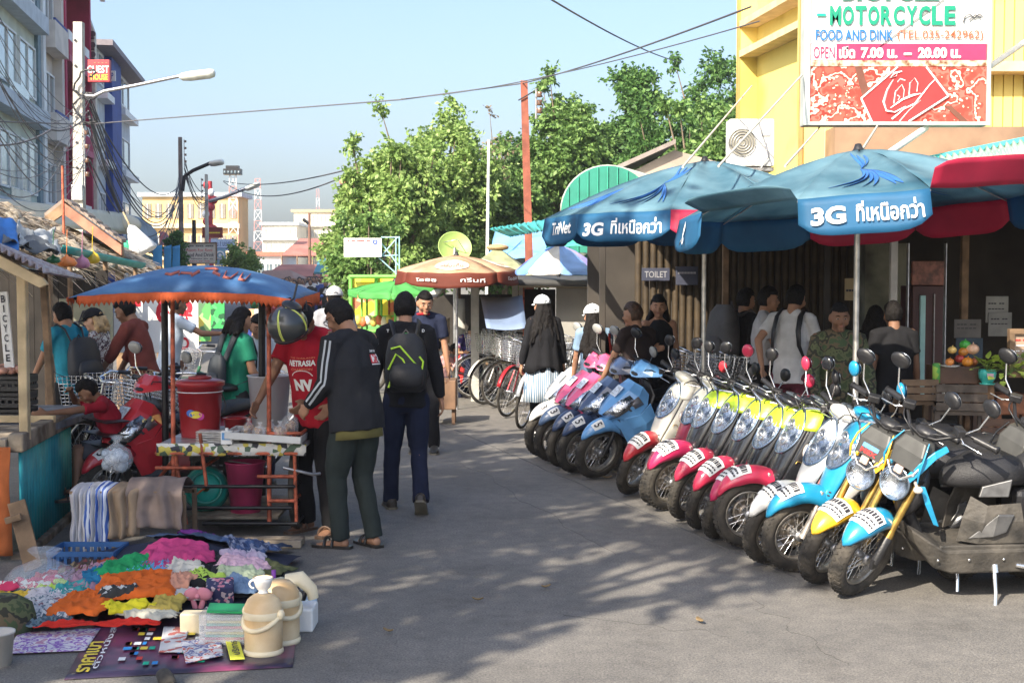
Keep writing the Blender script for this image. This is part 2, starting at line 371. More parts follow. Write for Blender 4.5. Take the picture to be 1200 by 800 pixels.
for a in ((-.9,9.3,6.5,3.6,2.2,1700,31,.2,18),(-3.3,10.3,7.0,4.4,3,6500,32,.2,30),(-2.9,7.2,6.6,2.7,2,1500,33,.2,12),(.5,11.7,7.2,4.0,2.4,2500,34,.2,20),
(-1.6,13.5,7.6,4.6,3,3200,36,.22,20),(-5.6,13.0,8.0,5,3,8000,37,.22,30),(-.55,6.9,6.0,2.0,1.6,380,38,.2,7),(-1.2,7.9,6.0,1.8,1.2,300,40,.2,6),(.8,8.8,6.2,2.3,1.4,800,35,.2,9)):
    shade_tree(*a)
ck_=M('crack_dark',(.05,.048,.045),.9,var=0)
for i,(x0,y0,x1,y1) in enumerate(((540,540,720,650),(660,720,860,745),(880,700,990,780))):
    a,b=G(x0,y0),G(x1,y1);n=(b-a).normalized().cross(V((0,0,1)));mb=MB();mb.tube([a.lerp(b,k/40)+n*(.10*nz(k*.17,i*7)+.03*nz(k*.7,i*3))+V((0,0,.0005))for k in range(41)],[.0022*(.5+abs(nz(k*.4,i)))for k in range(41)],4,flat=.4)
    tag(mb.build('road_crack',ck_),kind='structure')
# ================================================================ scooters
lens_m=M('lamp_reflector',(.22,.26,.31),.10,.95,.35,16,col2=(.85,.88,.92),bump=.5,bscale=38);lensring=metalm('blue_chrome',(.28,.36,.46),.2,.2)
glass_clear=M('clear_lens',(.9,.95,1),.03,var=0,trans=1,alpha=.35);amber=M('amber_lens',(.75,.18,.04),.2,var=0,coat=.5)
seatm=M('black_seat_vinyl',(.022,.022,.024),.5,0,.3,5,bump=.25,bscale=160,spec=.3);gold=metalm('gold_fork',(.55,.36,.10),.3)
sticker=M('white_sticker',(.75,.75,.73),.5,0,.12,30);inkm=M('black_ink',(.03,.03,.04),.6,var=0)
dirtyrim=metalm('dusty_rim',(.42,.39,.34),.45,.3)
CL={'red':paint('red_gloss',(.55,.035,.05)),'darkred':paint('dark_red_gloss',(.22,.015,.04)),'pink':paint('pink_gloss',(.60,.035,.09)),'magenta':paint('magenta_gloss',(.48,.025,.10)),
'softpink':paint('soft_pink_gloss',(.72,.10,.22)),'white':paint('white_gloss',(.74,.73,.69)),'cream':paint('cream_gloss',(.72,.70,.6)),'navy':paint('navy_gloss',(.035,.06,.13)),
'sky':paint('sky_blue_gloss',(.12,.32,.62)),'cyan':paint('cyan_gloss',(.015,.24,.43)),'black':paint('black_gloss',(.014,.015,.018),.2),'lime':paint('lime_gloss',(.52,.72,.03)),
'salmon':paint('salmon_gloss',(.85,.38,.30)),'yellow':paint('yellow_gloss',(.85,.50,.03)),'grey':paint('slate_blue_gloss',(.10,.16,.27)),'silver':metalm('silver_panel',(.17,.17,.17),.5)}
def wheel(t,x,R0,w,name='wheel',front=True):
    P=[]
    Mx=Matrix.Translation((x,0,R0)) @ Matrix.Rotation(pi/2,4,'X')
    q=MB();rt=w/2
    q.lathe([(R0-.075,-rt*.75),(R0-.05,-rt*1.02),(R0-.02,-rt*.92),(R0-.004,-rt*.5),(R0,0),(R0-.004,rt*.5),(R0-.02,rt*.92),(R0-.05,rt*1.02),(R0-.075,rt*.75)],40,Mx,True)
    o=q.build(name,rubber,t);P.append(o)
    g=MB();n=40                      # tread blocks
    for i in range(n):
        a=2*pi*i/n
        for s in (-1,1):
            m=Mx @ Matrix.Rotation(a+s*.04,4,'Z') @ Matrix.Translation((R0-.008,0,s*rt*.5)) @ Matrix.Rotation(s*-.55,4,'Y') @ Matrix.Rotation(s*.5,4,'X')
            vs=[m@V((dx,dy,dz))for dx in(-.004,.006)for dy,dz in((-.009,-rt*.4),(.009,-rt*.4),(.009,rt*.4),(-.009,rt*.4))]
            g.add(vs,[(4,5,6,7),(0,1,5,4),(1,2,6,5),(2,3,7,6),(3,0,4,7)])
    k=g.build('tread',rubber,o);k['kind']='stuff'
    r=MB();rr=R0-.075
    r.lathe([(rr+.006,-.026),(rr-.012,-.03),(rr-.016,-.012),(rr-.016,.012),(rr-.012,.03),(rr+.006,.026),(rr-.004,.01),(rr-.004,-.01)],36,Mx,True)
    r.build('rim',dirtyrim,o)
    s=MB()
    for i in range(24):
        a=2*pi*i/24;a2=a+(.5 if i%2 else-.5);z=.022*(1 if i%4<2 else-1)
        s.tube([Mx@V((.03*cos(a2),.03*sin(a2),z)),Mx@V((rr*cos(a)*.99,rr*sin(a)*.99,0))],.0021,4,caps=False)
    k=s.build('spokes',chrome,o);k['kind']='stuff'
    h=MB();h.lathe([(.0,-.05),(.03,-.05),(.034,-.03),(.022,-.02),(.022,.02),(.034,.03),(.03,.05),(0,.05)],16,Mx);h.build('hub',steel,o)
    if front:
        d=MB();d.lathe([(.055,.036),(.10,.036),(.10,.041),(.055,.041)],28,Mx,True);d.lathe([(.02,.034),(.058,.036),(.058,.041),(.02,.045)],10,Mx);d.build('brake_disc',metalm('disc',(.38,.33,.27),.4),o)
        c=MB();c.box(Mx@V((-.085,.045,.05)),(.05,.03,.07),rotm(0,.6,0));c.build('brake_caliper',gold if front==2 else blackp,o,bevel=.008)
    return P
FEN={}
def fpt(x,R0,a,f,b,w,r_in,side,rise,off=0):
    """point of a mudguard: angle a, fraction f from tip to back, b across (-1..1)"""
    up=rise*(1-(1-min(1,f*1.25))**2);rr=R0+r_in+up+off;dn=(side+up*.75)*(.35+.65*min(1,f*2.5))*(1-cos(b*pi/2))
    return V((x+(rr-dn)*cos(a),(w+off)*sin(b*pi/2),R0+(rr-dn)*sin(a)))
def arc_fender(x,R0,a0,a1,w0,w1,r_in=.022,side=.055,n=16,beak=0,rise=0):
    """curved mudguard over a wheel: angles from the front horizontal, widths from front to back"""
    rows=[]
    for i in range(n+1):
        f=i/n;w=(w0+(w1-w0)*min(1,f*1.6))*(min(1,(f*2.6)**.5)if beak else 1)+.004
        rows.append([fpt(x,R0,R(a0+(a1-a0)*f),f,-1+j/4,w,r_in,side,rise)for j in range(9)])
    return rows
def sticker_on(t,rows_fn,name='number_sticker',lines=True):
    """white rental sticker with rows of black print lying on a surface given by rows_fn(u, v)"""
    q=MB();q.grid([[rows_fn(u/6,v/4,.0025)for v in range(5)]for u in range(7)]);o=q.build(name,sticker,t)
    k=MB();rng=random.Random(len(bpy.data.objects))
    for (u0,u1) in ((.16,.42),(.56,.64),(.74,.82)):
        v=.07
        while v < .9:
            w=rng.uniform(.04,.1) if u0 < .2 else rng.uniform(.05,.16)
            k.add([rows_fn(u0,v,.004),rows_fn(u0,min(.93,v+w),.004),rows_fn(u1,min(.93,v+w),.004),rows_fn(u1,v,.004)],[(0,1,2,3)]);v += w+.03
    k.build('sticker_print',inkm,o);return o
def steer_group(objs,ax,rake,ang):
    d=V((-sin(rake),0,cos(rake)));m=Matrix.Translation((ax,0,0)) @ Matrix.Rotation(ang,4,d) @ Matrix.Translation((-ax,0,0))
    for o in objs: o.matrix_basis=m
def handlebar(t,x,z,w=.33,rise=.03,colm=chrome,grips=True,mirror='oval',mcol=None):
    P=[];q=MB();q.tube([(x-.13,-w,z+rise),(x-.1,-w*.62,z+rise*1.4),(x,-.09,z),(x+.01,0,z-.02),(x,.09,z),(x-.1,w*.62,z+rise*1.4),(x-.13,w,z+rise)],.011,8);b=q.build('handlebar',colm,t);P.append(b)
    for s in (-1,1):
        g=MB();g.tube([(x-.112,s*w*.72,z+rise*1.2),(x-.14,s*(w+.03),z+rise)],[.019,.018],10);g.lathe([(.022,0),(.022,.01),(0,.012)],10,Matrix.Translation((x-.14,s*(w+.03),z+rise))@Matrix.Rotation(-s*pi/2,4,'X'));g.build('grip',blackp,b)
        l=MB();l.tube([(x-.06,s*w*.58,z+rise),(x-.03,s*w*.7,z+rise-.005),(x-.055,s*w*1.0,z+rise-.02)],[.008,.007,.006],6,flat=.6);l.tube([(x-.03,s*w*.68,z+rise-.005)]*2,.01,6);l.build('brake_lever',chrome,b)
        c=MB();c.box((x-.07,s*w*.5,z+rise*1.3+.012),(.05,.07,.045),rotm(0,0,s*-.5));c.build('switch_box',blackp,b,bevel=.008)
        m=MB();m0=V((x-.075,s*w*.6,z+rise+.03));m1=m0+V((.0,s*.07,.07));m2=m1+V((-.01,s*.03,.10))
        m.tube([m0,m1,m2],.005,6);st=m.build('mirror_stem',chrome,b)
        k=MB();rr=(.036,.024,.052) if mirror == 'oval' else (.048,.022,.048)
        rot=rotm(.15,.18,pi/2-s*.18-.0);k.ell(m2+V((.006,0,.04)),(rr[0]*1.25,rr[1],rr[2]),rot,16,10)
        hd=k.build('mirror_shell',mcol or blackp,b)
        gl=MB();gl.ell(m2+V((-.021,0,.04)),(rr[0]*1.08,.006,rr[2]*.88),rot,16,6);gl.build('mirror_glass',M('mirror_glass',(.3,.33,.36),.05,1,var=0),hd)
    # brake cables looping from the levers down to the nose
    for s in (-1,1):
        c=MB();c.tube([(x-.06,s*w*.55,z+rise),(x+.02,s*w*.4,z+.06),(x+.06,s*.1,z+.06),(x+.045,s*.04,z+.0),(x+.0,s*.02,z-.1)],.0045,6);c.build('cable',blackp,b)
    return P
def rear_half(t,seat_z=.755,body=None,wl=1.24):
    """what every scooter here has behind the leg shield"""
    body=body or CL['black'];q=MB();s=[]
    for x,w,zb,zt in ((-.10,.10,.30,.66),(-.22,.135,.33,.70),(-.42,.15,.40,.72),(-.62,.13,.50,.73),(-.80,.08,.60,.75),(-.90,.03,.66,.73)):
        s.append([V((x,w*cos(a)*(1 if sin(a)<.2 else .9),(zb+zt)/2+(zt-zb)/2*sin(a)))for a in[2*pi*i/16 for i in range(16)]])
    q.loft(s);q.build('rear_body',body,t)
    q=MB();s=[]
    for x,w,z,h in ((.02,.06,seat_z-.06,.03),(-.06,.11,seat_z-.045,.045),(-.25,.135,seat_z-.03,.05),(-.40,.13,seat_z-.02,.055),(-.46,.13,seat_z+.0,.06),(-.66,.12,seat_z+.02,.055),(-.80,.07,seat_z+.02,.04),(-.84,.03,seat_z+.02,.02)):
        s.append([V((x,w*cos(a),z+h*(sin(a)if sin(a)>0 else .6*sin(a))))for a in[2*pi*i/16 for i in range(16)]])
    q.loft(s);q.build('seat',seatm,t)
    q=MB();q.box((.1,0,.30),(.44,.26,.06));q.box((.08,0,.25),(.4,.16,.08));q.build('floorboard',blackp,t,bevel=.02)
    q=MB();q.grid([[V(p)for p in r]for r in arc_fender(-.62,.24,60,170,.07,.07)]);q.build('rear_fender',blackp,t,solid=.004)
    wheel(t,-.62,.24,.09,'rear_wheel',False)
    q=MB();q.box((-.45,.0,.28),(.34,.17,.16));q.tube([(-.3,.07,.27),(-.62,.09,.25)],[.07,.05],10);q.build('engine',steel,t,bevel=.02)
    q=MB();q.tube([(-.2,-.1,.2),(-.4,-.12,.19),(-.55,-.14,.25),(-.85,-.16,.33)],[.018,.02,.045,.045],12);q.build('exhaust',steel,t)
    q=MB();q.tube([(-.15,.13,.24),(-.12,.20,.06),(-.10,.235,.0)],[.011,.01,.012],8);q.box((-.09,.245,.004),(.05,.03,.008));q.build('side_stand',chrome,t)
    q=MB();q.tube([(-.6,.11,.7),(-.86,.1,.79),(-.9,0,.8),(-.86,-.1,.79),(-.6,-.11,.7)],.011,8);q.build('grab_rail',blackm,t)
    q=MB();q.box((-.93,0,.68),(.03,.13,.06));q.build('tail_lamp',paint('tail_red',(.45,.01,.01)),t,bevel=.01)
def retro(label,f,c,s_,k):
    """rounded scooter with one big oval lamp: f fender, c nose, s_ side panels, k top cowl"""
    t=thing('scooter',label,'scooter');F=[]
    rear_half(t);F += wheel(t,.62,.235,.076,'front_wheel')
    rows=arc_fender(.62,.235,30,128,.060,.074,.016,.045,beak=1,rise=.085)
    q=MB();q.grid(rows);fe=q.build('front_fender',CL[f],t,solid=.004);F.append(fe)
    def sf(u,v,off):
        f=.30+.30*u;return fpt(.62,.235,R(30+98*f),f,-.6+1.2*v,(.060+.014*min(1,f*1.6))*min(1,(f*2.6)**.5)+.004,.016,.045,.085,off+.003)
    sticker_on(fe,lambda u,v,o:sf(1-u,v,o+.001))
    for y in (-.075,.075):
        q=MB();q.tube([(.62,y,.235),(.545,y*.9,.40)],[.019,.023],10);q.tube([(.545,y*.9,.40),(.50,y*.6,.52)],.016,8);F.append(q.build('fork_leg',M('fork_alloy',(.55,.5,.44),.4,.6,.2,12),t))
    # nose: sections from low to high, (z, x of the ridge, half width, how deep)
    SEC=[(.40,.465,.075,.10),(.47,.485,.115,.15),(.56,.465,.150,.20),(.66,.43,.170,.23),(.76,.385,.175,.24),(.86,.33,.165,.23),(.93,.275,.135,.20),(.975,.22,.085,.13)]
    def nose(i,a,g=0):
        z,x,w,d=SEC[i] if isinstance(i,int) else i
        return V((x-d+(d+g)*max(0,cos(a))**.75,(w+g)*(abs(sin(a))**.9)*(1 if a>0 else-1),z))
    def sec_at(z):
        for i in range(len(SEC)-1):
            if SEC[i][0] <= z <= SEC[i+1][0]:
                q=(z-SEC[i][0])/(SEC[i+1][0]-SEC[i][0]);return tuple(SEC[i][j]*(1-q)+SEC[i+1][j]*q for j in range(4))
        return SEC[-1] if z > .9 else SEC[0]
    def strip(z0,z1,a0,a1,g,n=12,m=12):
        return [[nose(sec_at(z0+(z1-z0)*i/n),a0+(a1-a0)*j/m,g)for j in range(m+1)]for i in range(n+1)]
    q=MB();q.grid(strip(.40,.975,-pi/2,pi/2,-.006,16,20));z_,x_,w_,d_=SEC[0];q.build('leg_shield_core',blackp,t,solid=.004)
    q=MB();q.grid(strip(.41,.88,-.80,.80,.002,16,14));nc=q.build('nose_cover',CL[c],t,solid=.004)
    for sgn in (1,-1):
        q=MB();q.grid(strip(.42,.96,.86*sgn,pi/2*sgn,.001,14,8));q.build('side_panel',CL[s_],t,solid=.004)
    q=MB();q.grid(strip(.83,.975,-1.15,1.15,.006,8,20));q.build('top_cowl',CL[k],t,solid=.004)
    # inner leg shield facing the rider and glove box
    q=MB();q.grid([[V((sec_at(z)[1]-sec_at(z)[3]-.03*cos(b*pi/2),sec_at(z)[2]*b,z))for b in(-1,-.6,-.2,.2,.6,1)]for z in(.40,.5,.6,.7,.8,.9,.97)]);q.build('inner_shield',blackp,t,solid=.006)
    # big oval lamp on the upper nose
    zc,hz,ay=.80,.14,.64
    def lp(r,an,g):
        z=zc+hz*r*sin(an);return nose(sec_at(z),ay*r*cos(an),g*(1-r*r)+.006)
    q=MB();q.grid([[lp(r,2*pi*j/32,.004)for j in range(32)]for r in(1.0,.97,.9,.7,.4,.05)],True,True);hl=q.build('headlight',lens_m,t)
    q=MB();q.tube([lp(1.03,2*pi*j/32,0)+V((.004,0,0))for j in range(32)],.008,8,True);q.build('lamp_ring',lensring,hl)
    q=MB();q.grid([[lp(r,2*pi*j/32,.022)+V((.003,0,0))for j in range(32)]for r in(1.0,.9,.7,.4,.03)],True,True);q.build('lens_glass',glass_clear,hl)
    for dz,rr in ((.045,.036),(-.05,.042)):
        q=MB();p=lp(.02,0,.004)+V((.01,0,dz));p.x=lp(abs(dz)/hz,pi/2 if dz>0 else-pi/2,.004).x+.004
        q.torus(rr,.006,Matrix.Translation(p)@Matrix.Rotation(pi/2-.35,4,'Y'));q.ell(p,(.01,rr*.4,rr*.4));q.build('reflector_bowl',chrome,hl)
    for sgn in (1,-1):
        q=MB();z0=.70;p=nose(sec_at(z0),1.12*sgn,.012);q.ell(p,(.032,.02,.05),rotm(0,-.35,.6*sgn),14,8);q.build('turn_signal',M('clear_signal',(.62,.55,.5),.15,.3,.3,60,coat=.6),t)
        for dz in (0,.022):
            q=MB();q.ell(nose(sec_at(.50+dz),.55*sgn,.005),(.004,.012,.006),rotm(0,0,.5*sgn),8,5);q.build('air_slot',inkm,t)
        q=MB();c0=nose(sec_at(.60),1.15*sgn,.005);q.tube([c0+V((-.02*cos(a)*sgn*0-.024*cos(a),.004*sgn,.022*sin(a)+.012*a/3))for a in[i*.5-1 for i in range(9)]],.0035,5);q.build('script_badge',gold,t)
    # handlebar cluster
    q=MB();q.ell((.215,0,.985),(.08,.11,.045),rotm(0,-.35,0),20,10);cl=q.build('speedometer_cowl',CL[k if k!='lime' else 'black'],t);F.append(cl)
    q=MB();q.ell((.175,0,1.01),(.05,.08,.025),rotm(0,-.5,0),18,8);q.build('speedometer',M('dial_glass',(.05,.06,.07),.1,var=0,coat=1),cl)
    F += handlebar(t,.25,.965,.30,.0,chrome,True,'oval',CL.get(f if f in('red','pink','magenta','darkred','cyan')else 'black'))
    return t,F
def sporty(label,f,c,c2):
    """sharp-nosed scooter: f fender, c upper nose, c2 lower wings"""
    t=thing('scooter',label,'scooter');F=[]
    rear_half(t,.76,CL[c]);F += wheel(t,.62,.25,.074,'front_wheel')
    q=MB();q.grid(arc_fender(.62,.25,34,128,.062,.078,.016,.05,beak=1,rise=.07));fe=q.build('front_fender',CL[f],t,solid=.004);F.append(fe)
    def sf(u,v,off):
        f=.3+.22*u;return fpt(.62,.25,R(34+94*f),f,.1+.6*v,(.062+.016*min(1,f*1.6))*min(1,(f*2.6)**.5)+.004,.016,.05,.07,off+.002)
    q=MB();q.grid([[sf(u/3,v/3,.002)for v in range(4)]for u in range(4)]);so=q.build('number_sticker',sticker,fe)
    q=MB();text_on(q,{'sky':'5','navy':'5'}.get(f,'3'),lambda x,y:sf(.15+.7*y,.3+.4*x,.005),.02);q.build('sticker_print',inkm,so)
    for y in (-.072,.072):
        q=MB();q.tube([(.62,y,.25),(.545,y*.9,.42),(.49,y*.6,.56)],[.02,.024,.017],10);F.append(q.build('fork_leg',blackm,t))
    # upper nose: beak from the tip up to the dash, faceted
    def mirror(pts): return [V((p[0],-p[1],p[2]))for p in pts][::-1]
    beak=[[(.645,.000,.600),(.635,.030,.60),(.60,.060,.575),(.56,.075,.55)],[(.60,0,.675),(.585,.075,.665),(.52,.135,.62),(.44,.15,.56)],
[(.52,0,.76),(.505,.095,.75),(.42,.165,.70),(.34,.18,.62)],[(.435,0,.845),(.42,.095,.835),(.345,.155,.79),(.26,.175,.72)],[(.36,0,.905),(.35,.07,.90),(.29,.11,.87),(.23,.12,.80)]]
    rows=[mirror(r[1:])+[V(p)for p in r]for r in beak]
    q=MB();q.grid(rows,False);q.build('nose_cover',CL[c],t,solid=.005,bevel=.006)
    q=MB();q.grid([[V((.47,.0,.44)),V((.46,.06,.43)),V((.42,.10,.40))],[V((.56,0,.55)),V((.54,.065,.55)),V((.48,.12,.54))],[V((.6,0,.60)),V((.58,.06,.59)),V((.5,.13,.58))]],False)
    q.grid([[V((p.x,-p.y,p.z))for p in r]for r in[[V((.47,.0,.44)),V((.46,.06,.43)),V((.42,.10,.40))],[V((.56,0,.55)),V((.54,.065,.55)),V((.48,.12,.54))],[V((.6,0,.60)),V((.58,.06,.59)),V((.5,.13,.58))]]],False)
    q.build('chin',CL['navy' if c2=='sky' else 'black'],t,solid=.006)
    for s in (1,-1):
        q=MB();W=[[V((.55,s*.085,.545)),V((.45,s*.155,.60)),V((.33,s*.19,.64)),V((.24,s*.185,.74))],[V((.47,s*.11,.48)),V((.38,s*.17,.50)),V((.27,s*.20,.56)),V((.18,s*.19,.62))],[V((.38,s*.11,.34)),V((.33,s*.16,.36)),V((.25,s*.18,.42)),V((.17,s*.17,.48))]]
        q.grid(W,False);q.build('side_wing',CL[c2],t,solid=.006,bevel=.004)
        q=MB();q.grid([[V((.628,s*.038,.604)),V((.60,s*.066,.583)),V((.57,s*.082,.565))],[V((.588,s*.085,.668)),V((.545,s*.128,.642)),V((.51,s*.145,.612))],[V((.52,s*.10,.735)),V((.47,s*.148,.70)),V((.44,s*.165,.668))],[V((.42,s*.135,.80)),V((.40,s*.150,.78)),V((.38,s*.165,.76))]])
        hl=q.build('headlight',lens_m,t,solid=.006);hl.location=(.008,s*.004,.004)
        q=MB();q.grid([[V((.47,s*.155,.70)),V((.42,s*.165,.66))],[V((.36,s*.168,.80)),V((.30,s*.178,.73))]]);q.build('turn_signal',amber if False else M('smoke_lens',(.2,.2,.22),.12,.3,.3,20,coat=.6),t,solid=.006)
    q=MB();q.grid([[V((.52,b*.1,.755)),V((.44,b*.1,.838))]for b in(-.55,0,.55)]);q.build('number_plate_sticker',M('plate_sticker',(.55,.62,.7),.5,0,.3,40),t).location=(.012,0,.014)
    # inner shield
    q=MB();q.grid([[V((x,b*w,z))for b in(-1,-.5,0,.5,1)]for x,w,z in((.36,.11,.36),(.30,.17,.5),(.24,.18,.65),(.19,.16,.8),(.22,.10,.9))]);q.build('inner_shield',blackp,t,solid=.01)
    # handlebar cowl with winglets
    q=MB();cw=[[V((.38,0,.95)),V((.36,.05,.955)),V((.27,.15,.985)),V((.20,.20,1.0))],[V((.34,0,1.01)),V((.32,.06,1.01)),V((.25,.13,1.03)),V((.19,.19,1.02))],[V((.26,0,1.075)),V((.25,.055,1.08)),V((.20,.09,1.065)),V((.15,.13,1.03))],[V((.18,0,1.05)),V((.16,.06,1.05)),V((.14,.09,1.04)),V((.12,.1,1.02))]]
    q.grid([[V((p.x,-p.y,p.z))for p in r[1:]][::-1]+r for r in cw],False);hc=q.build('handlebar_cowl',CL[c],t,solid=.006,bevel=.005);F.append(hc)
    q=MB();q.ell((.345,0,.975),(.03,.05,.018),None,12,6);q.build('cowl_vent',blackp,hc)
    F += handlebar(t,.25,.985,.31,.02,blackm,True,'round',None if c=='sky' else M('grey_mirror',(.32,.32,.30),.4,.1))
    return t,F
def street(label,f,stk):
    """naked-fork scooter: gold legs, round lamp under a box, long flat floorboard"""
    t=thing('scooter',label,'scooter');F=[];K=CL['black']
    F += wheel(t,.64,.25,.098,'front_wheel',2)
    q=MB();q.grid(arc_fender(.64,.25,34,118,.064,.08,.018,.05,beak=1,rise=.03));fe=q.build('front_fender',CL[f],t,solid=.005);F.append(fe)
    def sf(u,v,off):
        f=.36+.36*u;return fpt(.64,.25,R(34+84*f),f,-.7+1.4*v,(.064+.016*min(1,f*1.6))*min(1,(f*2.6)**.5)+.004,.018,.05,.03,off+.003)
    sticker_on(fe,lambda u,v,o:sf(1-u,v,o+.001))
    for y in (-.085,.085):
        q=MB();q.tube([(.64,y,.25),(.575,y,.40),(.57,y,.41)],[.026,.03,.022],12);q.box((.64,y,.25),(.05,.02,.06));F.append(q.build('fork_slider',blackp,t))
        q=MB();q.tube([(.575,y,.40),(.43,y,.72)],[.021,.021],14);q.tube([(.573,y,.405),(.555,y,.44)],[.026,.024],14);F.append(q.build('fork_leg',gold,t))
        q=MB();q.tube([(.43,y,.72),(.37,y,.86)],.017,10);F.append(q.build('fork_tube',blackm,t))
    q=MB();q.box((.42,0,.73),(.08,.21,.03),rotm(0,-.42,0));q.box((.37,0,.85),(.08,.21,.03),rotm(0,-.42,0));F.append(q.build('fork_clamp',blackm,t,bevel=.008))
    # lamp: round reflector in a dark bucket, bracket with signal above, grey box on top
    m=Matrix.Translation((.50,0,.70)) @ Matrix.Rotation(R(78),4,'Y')
    q=MB();q.lathe([(0,-.09),(.05,-.08),(.085,-.03),(.098,.01),(.092,.02)],26,m);hb=q.build('headlight_bucket',blackp,t);F.append(hb)
    q=MB();q.lathe([(.0,-.03),(.04,-.022),(.07,-.004),(.09,.02)],26,m);q.build('reflector',lens_m,hb)
    q=MB();q.lathe([(0,.04),(.045,.036),(.075,.027),(.091,.018)],26,m);q.build('lens_glass',glass_clear,hb)
    q=MB();q.torus(.093,.006,m@Matrix.Translation((0,0,.018)));q.build('lamp_ring',lensring,hb)
    q=MB();q.tube([(.50,-.09,.80),(.52,-.035,.75),(.525,.035,.75),(.50,.09,.80),(.47,.10,.83)],.014,8,flat=.5);br=q.build('lamp_bracket',chrome,t);F.append(br)
    q=MB();q.box((.515,0,.795),(.02,.05,.045),rotm(0,-.3,0));q.build('position_lamp',M('amber_signal',(.7,.5,.42),.2,.2,.3,60),br,bevel=.006)
    q=MB();q.loft([[V((x,w*a,z))for a,x,z in((-1,.43,.80),(1,.43,.80),(1.0,.50,.83),(-1.0,.50,.83))]if False else[V(p)for p in r]for r,w in(([(.50,-.085,.815),(.50,.085,.815),(.40,.095,.80),(.40,-.095,.80)],1),([(.47,-.10,.90),(.47,.10,.90),(.36,.105,.91),(.36,-.105,.91)],1),([(.43,-.075,.965),(.43,.075,.965),(.35,.08,.965),(.35,-.08,.965)],1))],False)
    bx=q.build('instrument_cowl',M('grey_cowl',(.055,.055,.052),.45,0,.2,10),t,bevel=.012);F.append(bx)
    if stk:
        def cf(x,y,o): return V((.5015+o-.03*y,-.055+.11*x,.825+.065*y))
        q=MB();q.add([cf(0,.5,.001),cf(1,.5,.001),cf(1,1,.001),cf(0,1,.001)],[(0,1,2,3)]);q.build('blue_label',M('label_blue',(.1,.3,.6),.5,0,.2,40),bx)
        q=MB();text_on(q,'MSX',lambda x,y:cf(x,.05+.4*y,.002),.03);q.build('red_letters',M('label_red',(.7,.03,.03),.5,var=0),bx)
    for s in (1,-1):      # coloured horn shaped frame covers
        q=MB();q.tube([(.42,s*.085,.975),(.475,s*.112,.91),(.50,s*.12,.83),(.485,s*.118,.76)],[.006,.009,.011,.008],8,flat=.6);F.append(q.build('cowl_trim',CL[f],t))
        q=MB();q.grid([[V((.25,s*.15,.93)),V((.235,s*.16,.90))],[V((.32,s*.165,.90)),V((.31,s*.175,.862))],[V((.40,s*.155,.83)),V((.385,s*.165,.775))],[V((.45,s*.13,.76)),V((.435,s*.14,.715))]],False);q.build('side_cover',CL[f],t,solid=.016,bevel=.004)
        q=MB();q.grid([[V((.38,s*.155,.70)),V((.355,s*.165,.70))],[V((.35,s*.17,.60)),V((.32,s*.18,.61))],[V((.29,s*.165,.48)),V((.26,s*.17,.47))]],False);q.build('side_strip',CL[f],t,solid=.012,bevel=.003)
        q=MB();q.tube([(.40,s*.12,.72),(.41,s*.19,.70)],.01,6);q.ell((.415,s*.215,.70),(.028,.026,.02),None,12,8);q.build('turn_signal',M('clear_signal',(.62,.55,.5),.15),t)
    q=MB();q.tube([(.40,0,.92),(.45,0,.70),(.38,0,.5),(.30,0,.33)],[.03,.035,.035,.04],10);q.build('frame_neck',blackm,t)
    q=MB();q.ell((.36,0,.62),(.07,.11,.16),rotm(0,-.4,0));q.build('front_inner',blackp,t)
    fb=M('dusty_black_plastic',(.032,.030,.027),.65,0,.45,6,bump=.3,col2=(.085,.076,.064))
    q=MB();q.loft([[V(p)for p in r]for r in([(.40,-.13,.44),(.40,.13,.44),(.36,.12,.34),(.36,-.12,.34)],[(.33,-.19,.40),(.33,.19,.40),(.27,.17,.22),(.27,-.17,.22)],[(.22,-.205,.335),(.22,.205,.335),(.16,.18,.185),(.16,-.18,.185)],[(-.30,-.205,.34),(-.30,.205,.34),(-.30,.18,.19),(-.30,-.18,.19)],[(-.5,-.19,.38),(-.5,.19,.38),(-.46,.16,.26),(-.46,-.16,.26)])],False)
    q.build('floorboard',fb,t,bevel=.015)
    for s in (1,-1):
        q=MB();q.box((.0,s*.18,.345),(.5,.02,.03));q.build('floor_edge',fb,t,bevel=.006)
        q=MB();q.grid([[V((.06,s*.10,.62)),V((-.02,s*.15,.58)),V((-.20,s*.17,.60))],[V((.10,s*.11,.50)),V((.0,s*.17,.48)),V((-.22,s*.185,.50))],[V((.12,s*.10,.36)),V((.02,s*.16,.36)),V((-.24,s*.18,.37))]],False);q.build('engine_cover',fb,t,solid=.01)
        q=MB();q.grid([[V((-.01,s*.165,.47)),V((.07,s*.135,.38))],[V((-.07,s*.185,.54)),V((-.05,s*.19,.41))],[V((-.16,s*.19,.54)),V((-.12,s*.195,.44))]],False);q.build('silver_panel',CL['silver'],t,solid=.02,bevel=.005)
        q=MB();q.grid([[V((.02,s*.14,.69)),V((.04,s*.15,.63))],[V((-.14,s*.165,.74)),V((-.12,s*.18,.64))]],False);q.build('tank_panel',CL['silver'],t,solid=.03,bevel=.006)
        for bx_,bz in ((.08,.30),(-.12,.30),(.26,.30)):
            q=MB();q.ell((bx_,s*.203,bz-.02),(.008,.004,.008),None,8,5);q.build('bolt',chrome,t)
    def tank(x0,sc,z0,nm):
        q=MB();s=[]
        for x,w,z,h in ((.20,.03,.70,.05),(.14,.10,.72,.09),(.02,.15,.74,.12),(-.14,.15,.745,.12),(-.24,.11,.73,.09),(-.27,.04,.72,.04)):
            s.append([V((x0+x*sc,w*cos(a)*sc,z0+z+h*(sin(a)if sin(a)>0 else .7*sin(a))*sc))for a in[2*pi*i/20 for i in range(20)]])
        q.loft(s);q.build(nm,seatm,t)
    tank(.0,1,-.01,'seat_front');tank(-.42,1.1,.0,'seat_rear')
